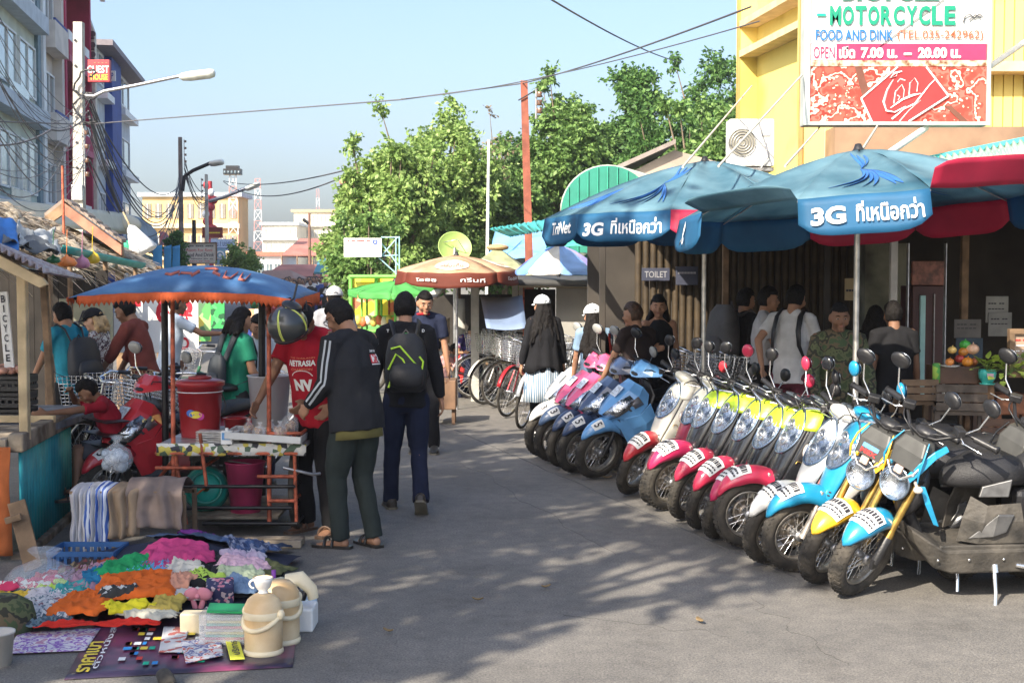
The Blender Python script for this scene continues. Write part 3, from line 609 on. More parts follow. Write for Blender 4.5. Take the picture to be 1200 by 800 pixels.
    q=MB();q.box((-.45,0,.5),(.5,.2,.3));q.build('rear_body',blackp,t,bevel=.04)
    wheel(t,-.64,.25,.12,'rear_wheel',False)
    q=MB();q.tube([(-.08,.18,.22),(-.07,.25,.10),(-.06,.285,.0)],[.013,.011,.014],8);q.box((-.045,.295,.004),(.06,.03,.008));q.tube([(-.08,.18,.24),(-.08,.2,.2)],.02,8);q.build('side_stand',chrome,t)
    q=MB();q.tube([(-.2,.19,.24),(-.34,.21,.22),(-.45,.2,.24)],[.012,.018,.012],8);q.ell((-.32,.2,.22),(.035,.02,.03));q.build('kick_starter',chrome,t)
    F += handlebar(t,.37,.99,.34,.05,blackm,True,'round')
    q=MB();q.ell((.34,0,.99),(.05,.07,.03));F.append(q.build('speedometer',blackp,t))
    return t,F
AX=dict(retro=(.62+.235*tan(R(26))-.07,R(26)),sporty=(.66,R(26)),street=(.70,R(24)))
def stand(t,F,kind,px,py,head,steer,lean=10,off=.62,rot=0):
    """put the contact point of the front wheel on the ground seen at (px, py)"""
    p=G(px,py);h=R(head);fw=V((-cos(h),-sin(h),0));lf=V((0,0,1)).cross(fw)
    m=Matrix((fw,lf,V((0,0,1)))).transposed().to_4x4() @ Matrix.Rotation(R(-lean),4,'X');t.rotation_mode='XYZ'
    t.rotation_euler=m.to_euler();t.location=p-fw*off+V((0,0,.012))
    ax,rk=AX[kind];steer_group(F,ax,rk,R(steer));return t
ROW=[
('sporty',('white','white','white'),637.5,536,22,14,'white sharp nosed scooter at the far end of the row',3),
('sporty',('grey','softpink','softpink'),649,542,22,14,'pink sharp nosed scooter standing right beside the white one',3),
('sporty',('navy','softpink','softpink'),661,548,21,16,'pink sharp nosed scooter between the other pink and the navy one',3),
('sporty',('navy','navy','navy'),676,555,21,14,'dark navy sharp nosed scooter beside the sky blue one',3),
('sporty',('sky','sky','sky'),698,561,20,8,'sky blue sharp nosed scooter with a small 5 on its fender',3),
('retro',('red','cream','cream','cream'),741,580,18,26,'cream scooter with big oval lamp and bright red fender',4),
('retro',('darkred','darkred','darkred','cream'),768,590,18,26,'dark maroon scooter squeezed beside the cream one',4),
('retro',('magenta','black','black','lime'),781,598,17,14,'black and lime scooter with magenta fender next to the maroon one',4),
('retro',('pink','black','black','lime'),804,609,17,24,'second black and lime scooter counted from the maroon one',4),
('retro',('pink','black','black','lime'),826,621,16,26,'middle one of the five black and lime scooters',4),
('retro',('magenta','black','black','lime'),846,632,16,26,'black and lime scooter just left of the one with the full side-on spoked wheel',4),
('retro',('pink','black','black','lime'),874,643,15,-2,'black and lime scooter beside the white and salmon one, spoked wheel seen side-on',4),
('retro',('white','white','salmon','white'),902,661,14,20,'white and salmon scooter beside the bright cyan one',4),
('retro',('cyan','cyan','white','cyan'),930,670,13,0,'cyan and white scooter with a cyan fender and oval lamp',4),
('street',('yellow',True),966,684,10,34,'gold forked scooter with yellow fender and grey box over the lamp',4),
('street',('cyan',False),1003,698,5,38,'nearest scooter, cyan fender, gold fork and long black floorboard',4)]
GRP='rental scooters parked in a row'
for kind,cols,px,py,hd,stt,lab,_ in ROW:
    if kind == 'retro': t,F=retro(lab,*cols)
    elif kind == 'sporty': t,F=sporty(lab,*cols)
    else: t,F=street(lab,*cols)
    t['group']=GRP;jr=random.Random(int(px))
    for b_ in F:
        if b_.name.startswith('handlebar'):
            for c_ in list(b_.children) or [c for c in C.objects if c.parent==b_]:
                if c_.name.startswith('mirror_shell') and kind == 'retro' and jr.random() < .5: c_.data.materials[0]=blackp
    stand(t,F,kind,px,py,hd+jr.uniform(-2.5,2.5),stt+jr.uniform(-5,5),9+jr.uniform(-1.5,2.5),.62 if kind!='street' else .64)
# another black scooter just outside on the right, of which seat and bars show
t,F=street('black scooter at the right edge, its seat and chrome levers showing','black',False);t['group']=GRP;stand(t,F,'street',1116,690,2,30,10,.64)
t.location=(3.35,8.15,.012)
# ================================================================ left row of shophouses
TF=-8.8
def fbox(par,name,s0,s1,z0,z1,o0,o1,mat,t=TF,bevel=0):
    """box on the left facade line: along the street s0..s1, height z0..z1, o0..o1 metres out towards the street"""
    mb=MB();vs=[St(s,t+o,z)for z in(z0,z1)for s,o in((s0,o0),(s0,o1),(s1,o1),(s1,o0))]
    mb.add([v-par.location for v in vs]if par is not None else vs,[(0,1,2,3),(7,6,5,4),(4,5,1,0),(5,6,2,1),(6,7,3,2),(7,4,0,3)])
    return mb.build(name,mat,par,bevel=bevel)
glass_dk=M('window_glass',(.10,.14,.16),.08,0,.3,1.2,coat=.5);curt=M('pale_glass',(.30,.38,.36),.15,0,.3,.8,coat=.5)
def fwindow(par,s0,s1,z0,z1,frame=white,pane=glass_dk,o=0,mull=1):
    f=MB();o0=o-.05;w=.07
    def b(a0,a1,c0,c1): 
        vs=[St(s,TF+q,z)-par.location for z in(c0,c1)for s,q in((a0,o0),(a0,o+.06),(a1,o+.06),(a1,o0))]
        f.add(vs,[(0,1,2,3),(7,6,5,4),(4,5,1,0),(5,6,2,1),(6,7,3,2),(7,4,0,3)])
    b(s0,s1,z0,z0+w);b(s0,s1,z1-w,z1)
    for k in range(mull+2): c=s0+(s1-s0-w)*k/(mull+1);b(c,c+w,z0+w,z1-w)
    fo=f.build('window',frame,par)
    p=MB();p.add([St(s,TF+o+.012,z)-par.location for s,z in((s0,z0),(s1,z0),(s1,z1),(s0,z1))],[(0,1,2,3)]);q=p.build('pane',pane,fo)
fs=lambda px: facade_s(px,TF)
sA0,sA,sB,sC,sD,sE1,sE2=fs(-160),fs(49),fs(72),fs(103),fs(115),fs(137),fs(155)
H=1.85+(320-95)/FL*St(sE2,TF).y
palegreen=M('pale_green_wall',(.56,.60,.50),.8,0,.12,1.5);beige=M('beige_wall',(.68,.61,.54),.8,0,.12,1.5);magen=M('magenta_wall',(.42,.025,.08),.8,0,.18,1.5)
blu=M('deep_blue_wall',(.02,.06,.28),.7,0,.15,2);pale=M('pale_blue_wall',(.55,.60,.64),.8,0,.12,2);yel=M('yellow_wall',(.60,.47,.10),.85,0,.10,1.1,bump=.2,bscale=5,col2=(.76,.62,.18),mix=(.3,.5))
t=thing('shophouse','pale green shophouse with white framed windows at the left edge','building',St(sA,TF));
fbox(t,'wall',sA0,sA-.5,0,14,-6,0,palegreen);fbox(t,'corner_pipe',sA-.55,sA,0,15,-5.9,.12,M('teal_grey_paint',(.16,.24,.28),.6))
for z in (3.5,6.7,9.9,13.1):
    fbox(t,'floor_band',sA0,sA-.6,z,z+.55,.0,.5,pale)
    n=6
    for i in range(n):
        a=sA0+(sA-.6-sA0)*i/n;w=(sA-.6-sA0)/n;fwindow(t,a+.3,a+w-.2,z+.95,z+2.7,white,curt if z<8 else glass_dk,.03)
        if i % 2 == 0 and z < 8: fbox(t,'glass_panel',a+.1,a+w-.1,z+.6,z+.9,.38,.42,curt)
t=thing('shophouse','narrow beige shophouse between the pale green and magenta ones','building',St(sB,TF))
fbox(t,'wall',sA,sB,0,14.5,-6,-.1,beige);fbox(t,'pilaster',sA,sA+.5,0,14.5,-.1,.2,white);fbox(t,'pilaster',sB-.5,sB,0,14.5,-.1,.25,beige)
for z in (3.4,6.6,9.8): fwindow(t,sA+.9,sB-1,z+.9,z+2.4,white,glass_dk);fbox(t,'balcony',sA+.6,sB-.6,z-.1,z+.85,.0,.5,beige);fbox(t,'balcony_rail',sA+.7,sB-.7,z+.85,z+.95,.42,.5,blu)
t=thing('shophouse','magenta shophouse with deep shaded balconies and white railing','building',St(sC,TF))
fbox(t,'wall',sB,sC,0,13.5,-6,-1.3,magen)
for a,b in ((sB,sB+.35),(sC-.35,sC)): fbox(t,'side_wall',a,b,0,13.6,-1.29,.3,magen)
for z in (3.4,6.6,9.8):
    fbox(t,'slab',sB+.36,sC-.36,z,z+.25,-1.28,.4,M('rose_wall',(.5,.12,.18),.8));fbox(t,'parapet',sB+.36,sC-.36,z+.251,z+.8,.25,.38,magen)
    for i in range(5): a=sB+.5+i*(sC-sB-1.2)/5;fbox(t,'railing_panel',a,a+(sC-sB)/7,z+.82,z+1.2,.3,.34,white)
    fwindow(t,sB+.8,sC-.9,z+.9,z+2.4,white,glass_dk,-1.25,2)
fbox(t,'roof',sB-.1,sC+.1,13.6,13.9,-6,.9,magen);fbox(t,'roof_edge',sB-.1,sC+.1,13.2,13.598,.7,.88,white)
t=thing('sign_tower','tall cream sign board with pointed top beside the magenta house','sign',St((sC+sD)/2,TF+.5))
y0=St(sC,TF+.6).y
mb=MB();a,b=At(103,320,y0),At(115,320,y0);zt=EYE+(320-28)/FL*y0;zb=2
mb.prism([V((a.x,y0,zb))-t.location,V((b.x,y0,zb))-t.location,V((b.x,y0,zt-.5))-t.location,V(((a.x+b.x)/2,y0,zt+.1))-t.location,V((a.x,y0,zt-.3))-t.location],(0,.25,0));mb.build('board',M('cream_board',(.66,.62,.52),.7),t)
for py in (40,53,64):
    q=MB();p=At(108.5,py,y0-.05)-t.location;q.ell(p,(.13,.03,.13),None,10,6);q.ell(p+V((0,-.01,-.18)),(.09,.03,.05),None,8,5);q.build('bell_emblem',M('dark_emblem',(.12,.07,.08),.6),t)
t=thing('shophouse','white shophouse with a broad deep blue vertical band','building',St(sE2,TF))
fbox(t,'wall',sD,sE2,0,H-.25,-6,0,pale);fbox(t,'blue_band',fs(126),fs(137),0,H-.3,.001,.35,blu);fbox(t,'roof',sD,sE2+.3,H-.25,H,-6,.8,M('slate_edge',(.22,.2,.22),.7))
for a,b in ((sD+.3,fs(125)),(fs(138),sE2-.4)):
    for z in (3.4,6.6,9.6): fwindow(t,a+.4,b-.4,z+.7,z+2.1,white,glass_dk,.03);fbox(t,'ledge',a,b,z,z+.3,.002,.5,white)
# ================================================================ poles, lamps and wires
def px_tube(mb,pts,r,n=6,org=V((0,0,0))): mb.tube([At(*p)-org for p in pts],r,n)
def upole(name,label,px,ptop,D,w,mat,lean=0,sq=False,group='utility poles along the street'):
    b=At(px,320,D);b.z=0;z=EYE+(320-ptop)/FL*D;t=thing(name,label,'pole',b,0,group)
    mb=MB();tp=V((lean/FL*D,0,z))
    if sq:
        s=[[V((x*k,y*k,0))+o for x,y in((-w,-w),(w,-w),(w,w),(-w,w))]for k,o in((1,V((0,0,0))),(.8,tp))];mb.loft(s,False)
    else: mb.tube([(0,0,0),tp*.5,tp],[w,w*.88,w*.72],12)
    mb.build('pole',mat,t);return t,b,tp
concp=M('pole_concrete',(.52,.49,.42),.9,0,.2,2,bump=.3);woodp=M('pole_wood',(.20,.17,.15),.9,0,.3,3,bump=.4)
t1,b1,tp1=upole('utility_pole','square pale concrete utility pole nearest on the left',92,30,30,.12,concp,5,True)
for i in range(9):
    q=MB();q.ell((.045*1,-.13,tp1.z-.4-i*.55),(.03,.012,.03),None,8,5);q.build('bolt_hole',inkm,t1)
q=MB();q.box((.05,-.14,3.6),(.26,.1,.35));q.build('meter_box',steel,t1,bevel=.02)
ins=M('insulator',(.16,.09,.06),.3)
def rack(t,x,z0,n,dz=.28,side=1):
    q=MB();q.tube([(x+side*.1,-.1,z0+.1),(x+side*.1,-.1,z0-n*dz)],.02,6);r=q.build('insulator_rack',steel,t)
    for i in range(n): q=MB();q.lathe([(.02,-.05),(.06,-.04),(.035,0),(.06,.04),(.02,.05)],10,Matrix.Translation((x+side*.16,-.1,z0-i*dz)));q.build('insulator',ins,r)
rack(t1,.1,4.9,4,.3)
q=MB();px_tube(q,[(100+12*cos(a*.7)+3*sin(a*2.3),140-a*3+10*sin(a*.7),29.8)for a in[i*.8 for i in range(26)]],.025,5,b1);q.build('coiled_cable',blackp,t1)
t2,b2,tp2=upole('utility_pole','dark weathered round utility pole with insulators, behind the blue umbrella cart',213,162,62,.125,woodp)
rack(t2,.1,tp2.z-.2,4,.3)
t3,b3,tp3=upole('utility_pole','grey utility pole beside the small yellow building',243,205,74,.12,concp)
rack(t3,-.35,tp3.z-.3,4,.3)
t4,b4,tp4=upole('rusty_pole','tall rust red steel pole rising in front of the trees',624,97,24,.075,M('rust_red_steel',(.26,.08,.05),.8,.1,.35,3,bump=.3),-10,True)
rack(t4,-.04,tp4.z-.25,3,.14)
q=MB();q.tube([V(tp4)+V((-.1,-.1,-.35)),V(tp4)+V((.25,-.1,-.15))],.012,5);q.build('cross_arm',blackm,t4)
upole('flag_pole','slim white pole standing left of the rusty pole',569,165,26,.035,white,4)
upole('thin_pole','brown lamp pole far down the market street',363,250,95,.12,M('brown_pole',(.18,.09,.06),.8))
t_,b_,p_=upole('thin_pole','dark post behind the wooden signboard',228,258,70,.14,blackm)
def street_lamp(t,b,pts,head,D,L_,mat=steel):
    q=MB();px_tube(q,[(x,y,D)for x,y in pts],.04*D/30,8,b);arm=q.build('lamp_arm',mat,t)
    a,c=At(*head[0],D)-b,At(*head[1],D)-b;d=(c-a);n=d.length;u=d.normalized();w=V((0,1,0));h=u.cross(w)
    q=MB();q.loft([[a+u*n*f+w*(.16*k)*cos(an)*D/30+h*(.06*k*(sin(an)if sin(an)<0 else .7*sin(an)))*L_ for an in[2*pi*i/14 for i in range(14)]]for f,k in((0,.35),(.08,.8),(.3,1),(.85,1),(.97,.8),(1,.4))]);q.build('lamp_head',M('lamp_head',(.70,.70,.62),.4),t)
street_lamp(t1,b1,[(100,112),(110,113),(122,107),(160,100),(212,89)],((210,90),(252,85)),29.5,2.0)
street_lamp(t2,b2,[(214,224),(216,207),(226,200),(247,191)],((245,192),(262,189)),61.5,2.6,blackm)
street_lamp(t3,b3,[(245,236),(262,231),(290,220)],((287,222),(304,215)),73.5,2.6)
q=MB();px_tube(q,[(362,262,95),(355,257,95)],.12,6);
solo(q,'lamp_head','small dark lamp on the brown pole far down the street','street lamp',blackm)
def wire(pts,sag=0,r=.012,label=None,n=24,grp='overhead wires'):
    """cable through (px, py, D) points with a sag in metres between each pair"""
    P=[At(*p)for p in pts];out=[]
    for a,b in zip(P,P[1:]):
        for i in range(n+(b is P[-1])): f=i/n;out.append(a.lerp(b,f)-V((0,0,4*sag*f*(1-f))))
    mb=MB();mb.tube(out,r,5);return solo(mb,'overhead_wire',label,'wire',M('cable_black',(.09,.09,.10),.7,var=0),group=grp)
wire([(-20,142,22),(100,146,30),(470,117,24),(612,98,24)],.0,.013,'long thin wire crossing the sky from the left pole to the rusty pole')
wire([(612,98,24),(880,8,13)],.05,.011,'wire rising from the rusty pole towards the yellow building')
wire([(470,116,24.3),(890,25,13)],.12,.007,'thin wire just below the long wire crossing the sky')
wire([(630,-10,15),(797,73,34)],.1,.012,'dark wire coming down from the top centre into the trees')
wire([(262,212,74),(418,196,34)],.3,.02,'wire from the grey pole to the big light green tree')
wire([(262,213,74),(418,200,34)],.7,.02,'lower wire from the grey pole to the big light green tree')
wire([(-10,170,24),(60,152,28),(98,140,30)],.1,.02,'pale cable sloping up to the concrete pole from the left')
rng=random.Random(5)
for i in range(22):
    y0=rng.uniform(-30,200);y1=rng.uniform(90,205)
    wire([(-25,y0,17),(100+rng.uniform(-3,6),y1,29.9)],rng.uniform(.2,1.1),rng.choice((.005,.007,.009)),'drooping black cable between the left edge and the concrete pole',grp='cables left of the concrete pole')
for i in range(14):
    wire([(100+rng.uniform(0,6),rng.uniform(110,190),30),(211,rng.uniform(195,245),62)],rng.uniform(.8,3.2),rng.choice((.009,.012,.020)),'sagging black cable between the concrete pole and the dark round pole',grp='cables between the two left poles')
for i in range(6):
    wire([(216,rng.uniform(170,210),62),(243,rng.uniform(213,240),74)],rng.uniform(.3,.9),.02,'short cable between the dark round pole and the grey pole',grp='cables between the far poles')
# ================================================================ signs over the left side
def board(name,label,x0,y0,x1,y1,D,mat,texts=(),th=.06,cat='sign',frame=None,skew=0,rz=0,parent=None,group=None):
    """upright sign board seen between two pixels; texts: (string, u0, v0, w, h, material, bold) in board fractions"""
    a=At(x0,y1,D);c=At(x1,y0,D);w=c.x-a.x;h=c.z-a.z
    t=thing(name,label,cat,(a.x,D,a.z),rz,group)
    mb=MB();mb.box((w/2,th/2,h/2),(w,th,h));mb.build('panel',mat,t,bevel=.004)
    if frame:
        for c_,d_ in (((w/2,0,-.02),(w+.08,th+.04,.04)),((w/2,0,h+.02),(w+.08,th+.04,.04)),((-.02,0,h/2),(.04,th+.038,h)),((w+.02,0,h/2),(.04,th+.038,h))): q=MB();q.box(c_,d_);q.build('frame_bar',frame,t)
    for tx in texts:
        s,u,v,tw,tht,m=tx[:6];bo=tx[6] if len(tx) > 6 else .0
        q=MB();text(q,s,(u*w,-.006,v*h),(1,0,0),(0,0,1),tw*w,tht*h,bo);q.build('lettering',m,t)
    return t,w,h
redm=M('sign_red',(.40,.03,.04),.5);txw=M('print_white',(.8,.8,.78),.6,var=0);txk=inkm;txr=M('print_red',(.6,.04,.03),.6,var=0)
txg=M('print_teal',(.0,.40,.24),.6,var=0);txb=M('print_blue',(.02,.24,.60),.6,var=0);txo=M('print_orange',(.72,.20,.10),.6,var=0);txn=M('print_navy',(.03,.08,.3),.6,var=0);txy=M('print_yellow',(.8,.6,.05),.6,var=0)
board('guest_house_sign','red guest house sign with white and yellow letters beside the concrete pole',103,70,128,96,31,redm,[('GUEST',-.02,.40,1.0,.32,txw,.02),('HOUSE',.14,.08,.78,.26,txy,.02),('- - - -',.3,.84,.6,.03,txo,.01)],.15)
board('guest_house_sign','red back panel of the guest house sign showing left of the concrete pole',86,70,96,96,31.6,redm,(),.15)
board('small_sign','small white square sign with a blue mark on the blue striped house',128,83,135,95,58,white,[('P',.3,.2,.4,.6,txn,.03)],.1)
board('rental_board','cream board offering rooms, food and drink on the dark pole',215,285,253,308,60,M('cream_board',(.66,.62,.52)),[('---- ---- ----',.08,.83,.84,.05,txk,.02),('Room For Rent',.1,.58,.8,.15,txr),('Food And Drink',.06,.32,.88,.19,txk,.01),('-- ------- --- --',.1,.19,.8,.03,txk,.01),('---- -- ---',.2,.07,.6,.03,txr,.01)],.1,frame=wood)
board('street_name_sign','white street name sign with blue lettering and arrow beside the cream board',247,280,275,294,63,M('pale_blue_sign',(.55,.68,.85),.6),[('ซอย 1 นเรศวร',.08,.40,.84,.42,txn,.01),('______',.1,.16,.6,.1,txn,.02)],.1)
t,w,h=board('round_logo_sign','blue grey square sign with a pale ring under the street name sign',252,291,264,311,62,M('blue_grey_sign',(.25,.42,.52),.6),(),.1)
q=MB();q.lathe([(w*.30,0),(w*.42,0),(w*.42,-.01),(w*.30,-.01)],24,Matrix.Translation((w/2,-.02,h*.6))@Matrix.Rotation(pi/2,4,'X'));q.lathe([(0,0),(w*.16,0)],16,Matrix.Translation((w/2,-.02,h*.6))@Matrix.Rotation(pi/2,4,'X'));q.build('ring_emblem',txw,t)
board('grand_hotel_sign','brown and yellow framed signboard behind the grey pole',238,267,260,278,76,M('dark_red_sign',(.25,.04,.03)),[('------',.1,.4,.8,.15,txy,.03)],.1,frame=rust)
board('thai_shop_sign','long dark shop sign with white lettering behind the cart canopy',246,312,272,322,57,M('black_sign',(.02,.02,.03)),[('ร้านยนต์',.1,.15,.8,.7,txw,.02)],.1)
# white advertising board on a blue truss
t,w,h=board('truss_signboard','white signboard hung on a pale blue triangular truss above the green stall',403,279,447,301,27,white,[('- -- ---- --',.1,.83,.6,.06,txr,.03),('-- ---',.35,.70,.3,.05,txo,.02),('o',.76,.66,.14,.26,txn,.03)],.08)
def tr(q,a,b,r=.014): q.tube([At(*a,27.1)-t.location,At(*b,27.1)-t.location],r,6)
for a,b in (((447,278),(468,278)),((447,300),(466,299)),((447,300),(466,278)),((447,285),(467,311)),((468,277),(468,330)),((464,277),(464,325)),((444,302),(466,322))):
    q=MB();tr(q,a,b);q.build('truss_bar',M('pale_teal_paint',(.30,.55,.58),.5),t)
# ================================================================ far end of the street
def fbuild(name,label,x0,x1,ytop,D,wallm,depth=14,rows=3,cols=6,band=None,win=glass_dk,roofm=None,zb=0):
    a=At(x0,320,D);b=At(x1,320,D);w=b.x-a.x;h=EYE+(320-ytop)/FL*D
    t=thing(name,label,'building',(a.x,D,0));q=MB();q.box((w/2,depth/2,h/2),(w,depth,h));q.build('wall',wallm,t)
    q=MB();q.box((w/2,depth/2,h+.2),(w+.8,depth+.8,.4));q.build('roof',roofm or pale,t)
    fl=(h-zb)/rows
    for r in range(rows):
        z=zb+fl*r
        q=MB();q.box((w/2,-.3,z+fl*.08),(w+.4,.6,fl*.14));q.build('floor_band',band or white,t)
        for c in range(cols):
            q=MB();q.box((w*(c+.5)/cols,-.03,z+fl*.55),(w/cols*.62,.12,fl*.46));f=q.build('window',win,t)
            q=MB();q.box((w*(c+.5)/cols,-.08,z+fl*.55),(w/cols*.05,.14,fl*.46));q.build('frame',white,f)
    return t
fbuild('apartment_building','yellow apartment building with balconies left of the street end',168,280,231,135,M('pale_orange_wall',(.66,.46,.20),.85,0,.15,.4),depth=5,rows=3,cols=9,band=M('cream_band',(.65,.55,.35)),win=M('shade_window',(.22,.2,.16),.5))
fbuild('apartment_building','long cream building with three window rows closing the street',345,402,249,210,M('cream_wall',(.66,.60,.46),.85,0,.1,.3),rows=5,cols=12,band=M('white_band',(.7,.68,.6)),win=M('grey_window',(.35,.36,.33),.5),roofm=M('ochre_roof',(.55,.38,.18)))
fbuild('apartment_building','pale stepped building left of the long cream one',308,348,264,200,M('pale_cream_wall',(.70,.66,.55),.85,0,.1,.3),rows=4,cols=7,win=M('grey_window',(.35,.36,.33),.5))
fbuild('apartment_building','narrow white block with reddish top rising behind the big tree',402,430,216,190,M('white_wall',(.68,.66,.62),.85),rows=7,cols=4,roofm=M('red_tile',(.38,.13,.08)))
fbuild('low_house','low white house with reddish roof at the left of the far market',292,330,300,130,white,rows=1,cols=4,depth=10,roofm=M('red_tile',(.38,.13,.08)))
def hip(name,label,x0,x1,xr0,xr1,yr,ye,D,mat,depth=8,cat='roof',posts=True):
    a,b=At(x0,ye,D),At(x1,ye,D);c,d=At(xr0,yr,D+depth/2),At(xr1,yr,D+depth/2)
    t=thing(name,label,cat,(a.x,D,0));o=t.location;e,f=V((a.x,D+depth,a.z)),V((b.x,D+depth,b.z))
    q=MB();q.add([p-o for p in(a,b,d,c,e,f)],[(0,1,2,3),(1,5,2),(5,4,3,2),(4,0,3)]);q.build('roof',mat,t,solid=.12)
    if posts:
        for k in range(5):
            p=a.lerp(b,k/4)-o;q=MB();q.tube([(p.x,.1,0),(p.x,.1,p.z)],.07,6);q.build('post',wood,t)
    return t
rt=M('rose_tile_roof',(.34,.14,.11),.9,0,.2,.8,bump=.2)
hip('market_pavilion','dusky red hipped roof pavilion in the middle of the far market',330,402,352,385,280,299,120,rt,14,'building')
hip('market_pavilion','nearer low red roofed market hall at the street end',306,388,330,372,311,325,78,rt,8,'building')
hip('market_pavilion','small dark roofed stall right of the far lamp pole',368,402,375,398,304,320,70,M('blue_green_sheet',(.08,.25,.32),.6),4,'stall')
hip('market_pavilion','low brown roofed stall at the far left of the market crowd',300,345,310,340,318,328,60,M('brown_sheet',(.3,.16,.1)),4,'stall')
# telecom tower and flood light mast
def mast(label,px,ytop,D,w,cols,nm='radio_mast'):
    b=At(px,320,D);z=EYE+(320-ytop)/FL*D;t=thing(nm,label,'tower',(b.x,D,0));n=10
    for k in range(n):
        q=MB();z0,z1=z*k/n,z*(k+1)/n;w0,w1=w*(1-.5*k/n),w*(1-.5*(k+1)/n)
        for sx in (-1,1): q.tube([(sx*w0,0,z0),(sx*w1,0,z1)],w*.09,4);q.tube([(sx*w0,0,z0),(-sx*w1,0,z1)],w*.05,4)
        q.tube([(-w1,0,z1),(w1,0,z1)],w*.06,4);q.build('lattice_section',cols[k%2],t)
    return t,z
ms=(M('mast_white',(.75,.74,.74),.5),M('mast_red',(.55,.25,.22),.5))
mast('red and white lattice telecom mast standing tall at the street end',303,210,240,.9,ms)
mast('faint thin mast far away right of the telecom mast',373,222,420,.8,ms);mast('faintest thin mast far away above the cream building',396,228,460,.8,ms)
t,z=mast('floodlight mast with a dark square head above the yellow building',274,205,118,.55,(ms[1],ms[0]),'floodlight_mast')
q=MB();q.box((0,0,z+.2),(1.5,.8,.5));q.box((0,0,z+.6),(1.1,.6,.25));q.build('lamp_platform',blackm,t)
for k in range(5): q=MB();q.ell((-.6+k*.3,-.4,z+.15),(.13,.1,.16),None,8,5);q.build('floodlight',glass_dk,t)
t=thing('pillar_figure','colourful red and white carved figure column behind the grey pole','statue',(At(247,320,80).x,80,0));
for k in range(9): q=MB();zz=3.6+k*.42;q.ell((.25*sin(k*1.3),0,zz),(.34-.02*k,.3,.25),None,10,7);q.build('coil',(redm,white,redm)[k%3],t)
q=MB();q.tube([(0,0,0),(0,0,7.2)],[.2,.14],8);q.build('column',redm,t)
# crowd far down the street: reads as one mass
rng=random.Random(9);mb=MB();cc=[(.6,.6,.58),(.5,.08,.07),(.06,.1,.3),(.03,.03,.03),(.5,.4,.25),(.1,.25,.15),(.7,.5,.5)]
cm=[M('crowd_%s'%n,c,.9,var=0)for n,c in zip(('white','red','blue','black','tan','green','rose'),cc)]+[M('crowd_skin',(.28,.16,.10),.7,var=0)]
for i in range(150):
    D=rng.uniform(52,98);x=At(rng.uniform(300,402),320,D).x;h=rng.uniform(1.45,1.72);m=rng.randrange(7)
    mb.mi=rng.choice((3,2,4));mb.tube([(x-.08,D,0),(x-.07,D,h*.5)],.07,5);mb.tube([(x+.09,D+.1,0),(x+.07,D,h*.5)],.07,5)
    mb.mi=m;mb.loft([[V((x+a*cos(q),D+.12*sin(q),z))for q in[2*pi*j/8 for j in range(8)]]for a,z in((.15,h*.46),(.17,h*.6),(.2,h*.78),(.08,h*.84))])
    mb.tube([(x-.2,D,h*.8),(x-.25,D-.1,h*.6),(x-.2,D-.2,h*.5)],.045,5);mb.tube([(x+.2,D,h*.8),(x+.25,D-.1,h*.6),(x+.2,D-.2,h*.5)],.045,5)
    mb.mi=7;mb.ell((x,D-.02,h*.92),(.08,.09,.11),None,8,6);mb.mi=3;mb.ell((x,D+.02,h*.945),(.09,.1,.1),None,8,6)
tag(mb.build('distant_crowd',cm),'crowd of shoppers far down the market street','crowd',kind='stuff')
mb=MB();gm=[M('goods_%s'%n,c,.8,var=0)for n,c in zip(('a','b','c','d','e','f'),((.7,.68,.6),(.55,.1,.08),(.1,.3,.1),(.7,.5,.1),(.1,.2,.5),(.2,.12,.08)))]
for i in range(420):
    D=rng.uniform(50,95);x=At(rng.uniform(296,345)if i%2 else rng.uniform(375,420),320,D).x;mb.mi=rng.randrange(6);s=rng.uniform(.08,.28)
    mb.box((x,D,rng.uniform(.2,1.2)),(s,s,s*rng.uniform(.5,1.3)),rotm(rng.random(),rng.random(),rng.random()))
tag(mb.build('market_goods',gm),'heaps of small goods on the far market stalls','goods',kind='stuff')
# ================================================================ sheets stretched between seen points
def sheet(c,nu,nv,mat,name,label,cat='roof',rip=0,rf=0,sag=0,crumple=0,th=.006,kind=None,group=None,parent=None,ruf=0):
    """bilinear sheet through four corners ((px, py, D) x4 in order), corrugated (rip, rf), sagging and crumpled"""
    P=[At(*p)if not isinstance(p,V)else p for p in c];o=P[0].copy();n=(P[1]-P[0]).cross(P[3]-P[0]).normalized();rows=[]
    if n.z < 0 and abs(n.z) > .1: n=-n
    for j in range(nv+1):
        v=j/nv;r=[]
        for i in range(nu+1):
            u=i/nu;p=P[0].lerp(P[1],u).lerp(P[3].lerp(P[2],u),v)-o
            d=rip*sin(2*pi*rf*u)+crumple*(nz(p.x*3,p.y*3+7,p.z*3)+.5*nz(p.x*9,p.y*9,p.z*9));p=p+n*d
            p.z -= sag*4*u*(1-u)*(1 if ruf==0 else v);r.append(p)
        rows.append(r)
    mb=MB();mb.grid(rows);ob=mb.build(name,mat,parent,solid=th);ob.location=o-(parent.location if parent is not None else V((0,0,0)))
    return tag(ob,label,None if parent is not None else cat,group,kind)
def bar(a,b,w,mat,name,parent,h=None):
    """squared timber between two world points"""
    a,b=V(a),V(b);o=parent.location;d=(b-a);L_=d.length;q=d.to_track_quat('X','Z').to_matrix();mb=MB();mb.box((a+b)/2-o,(L_,w,h or w),q)
    return mb.build(name,mat,parent,bevel=min(w,h or w)*.12)
straw=M('straw',(.44,.34,.22),.95,0,.35,9,bump=.5,col2=(.58,.49,.36));bt=M('blue_tarp',(.04,.17,.48),.6,0,.2,4,bump=.2);greyt=M('grey_tarp',(.33,.35,.36),.6,0,.2,6)
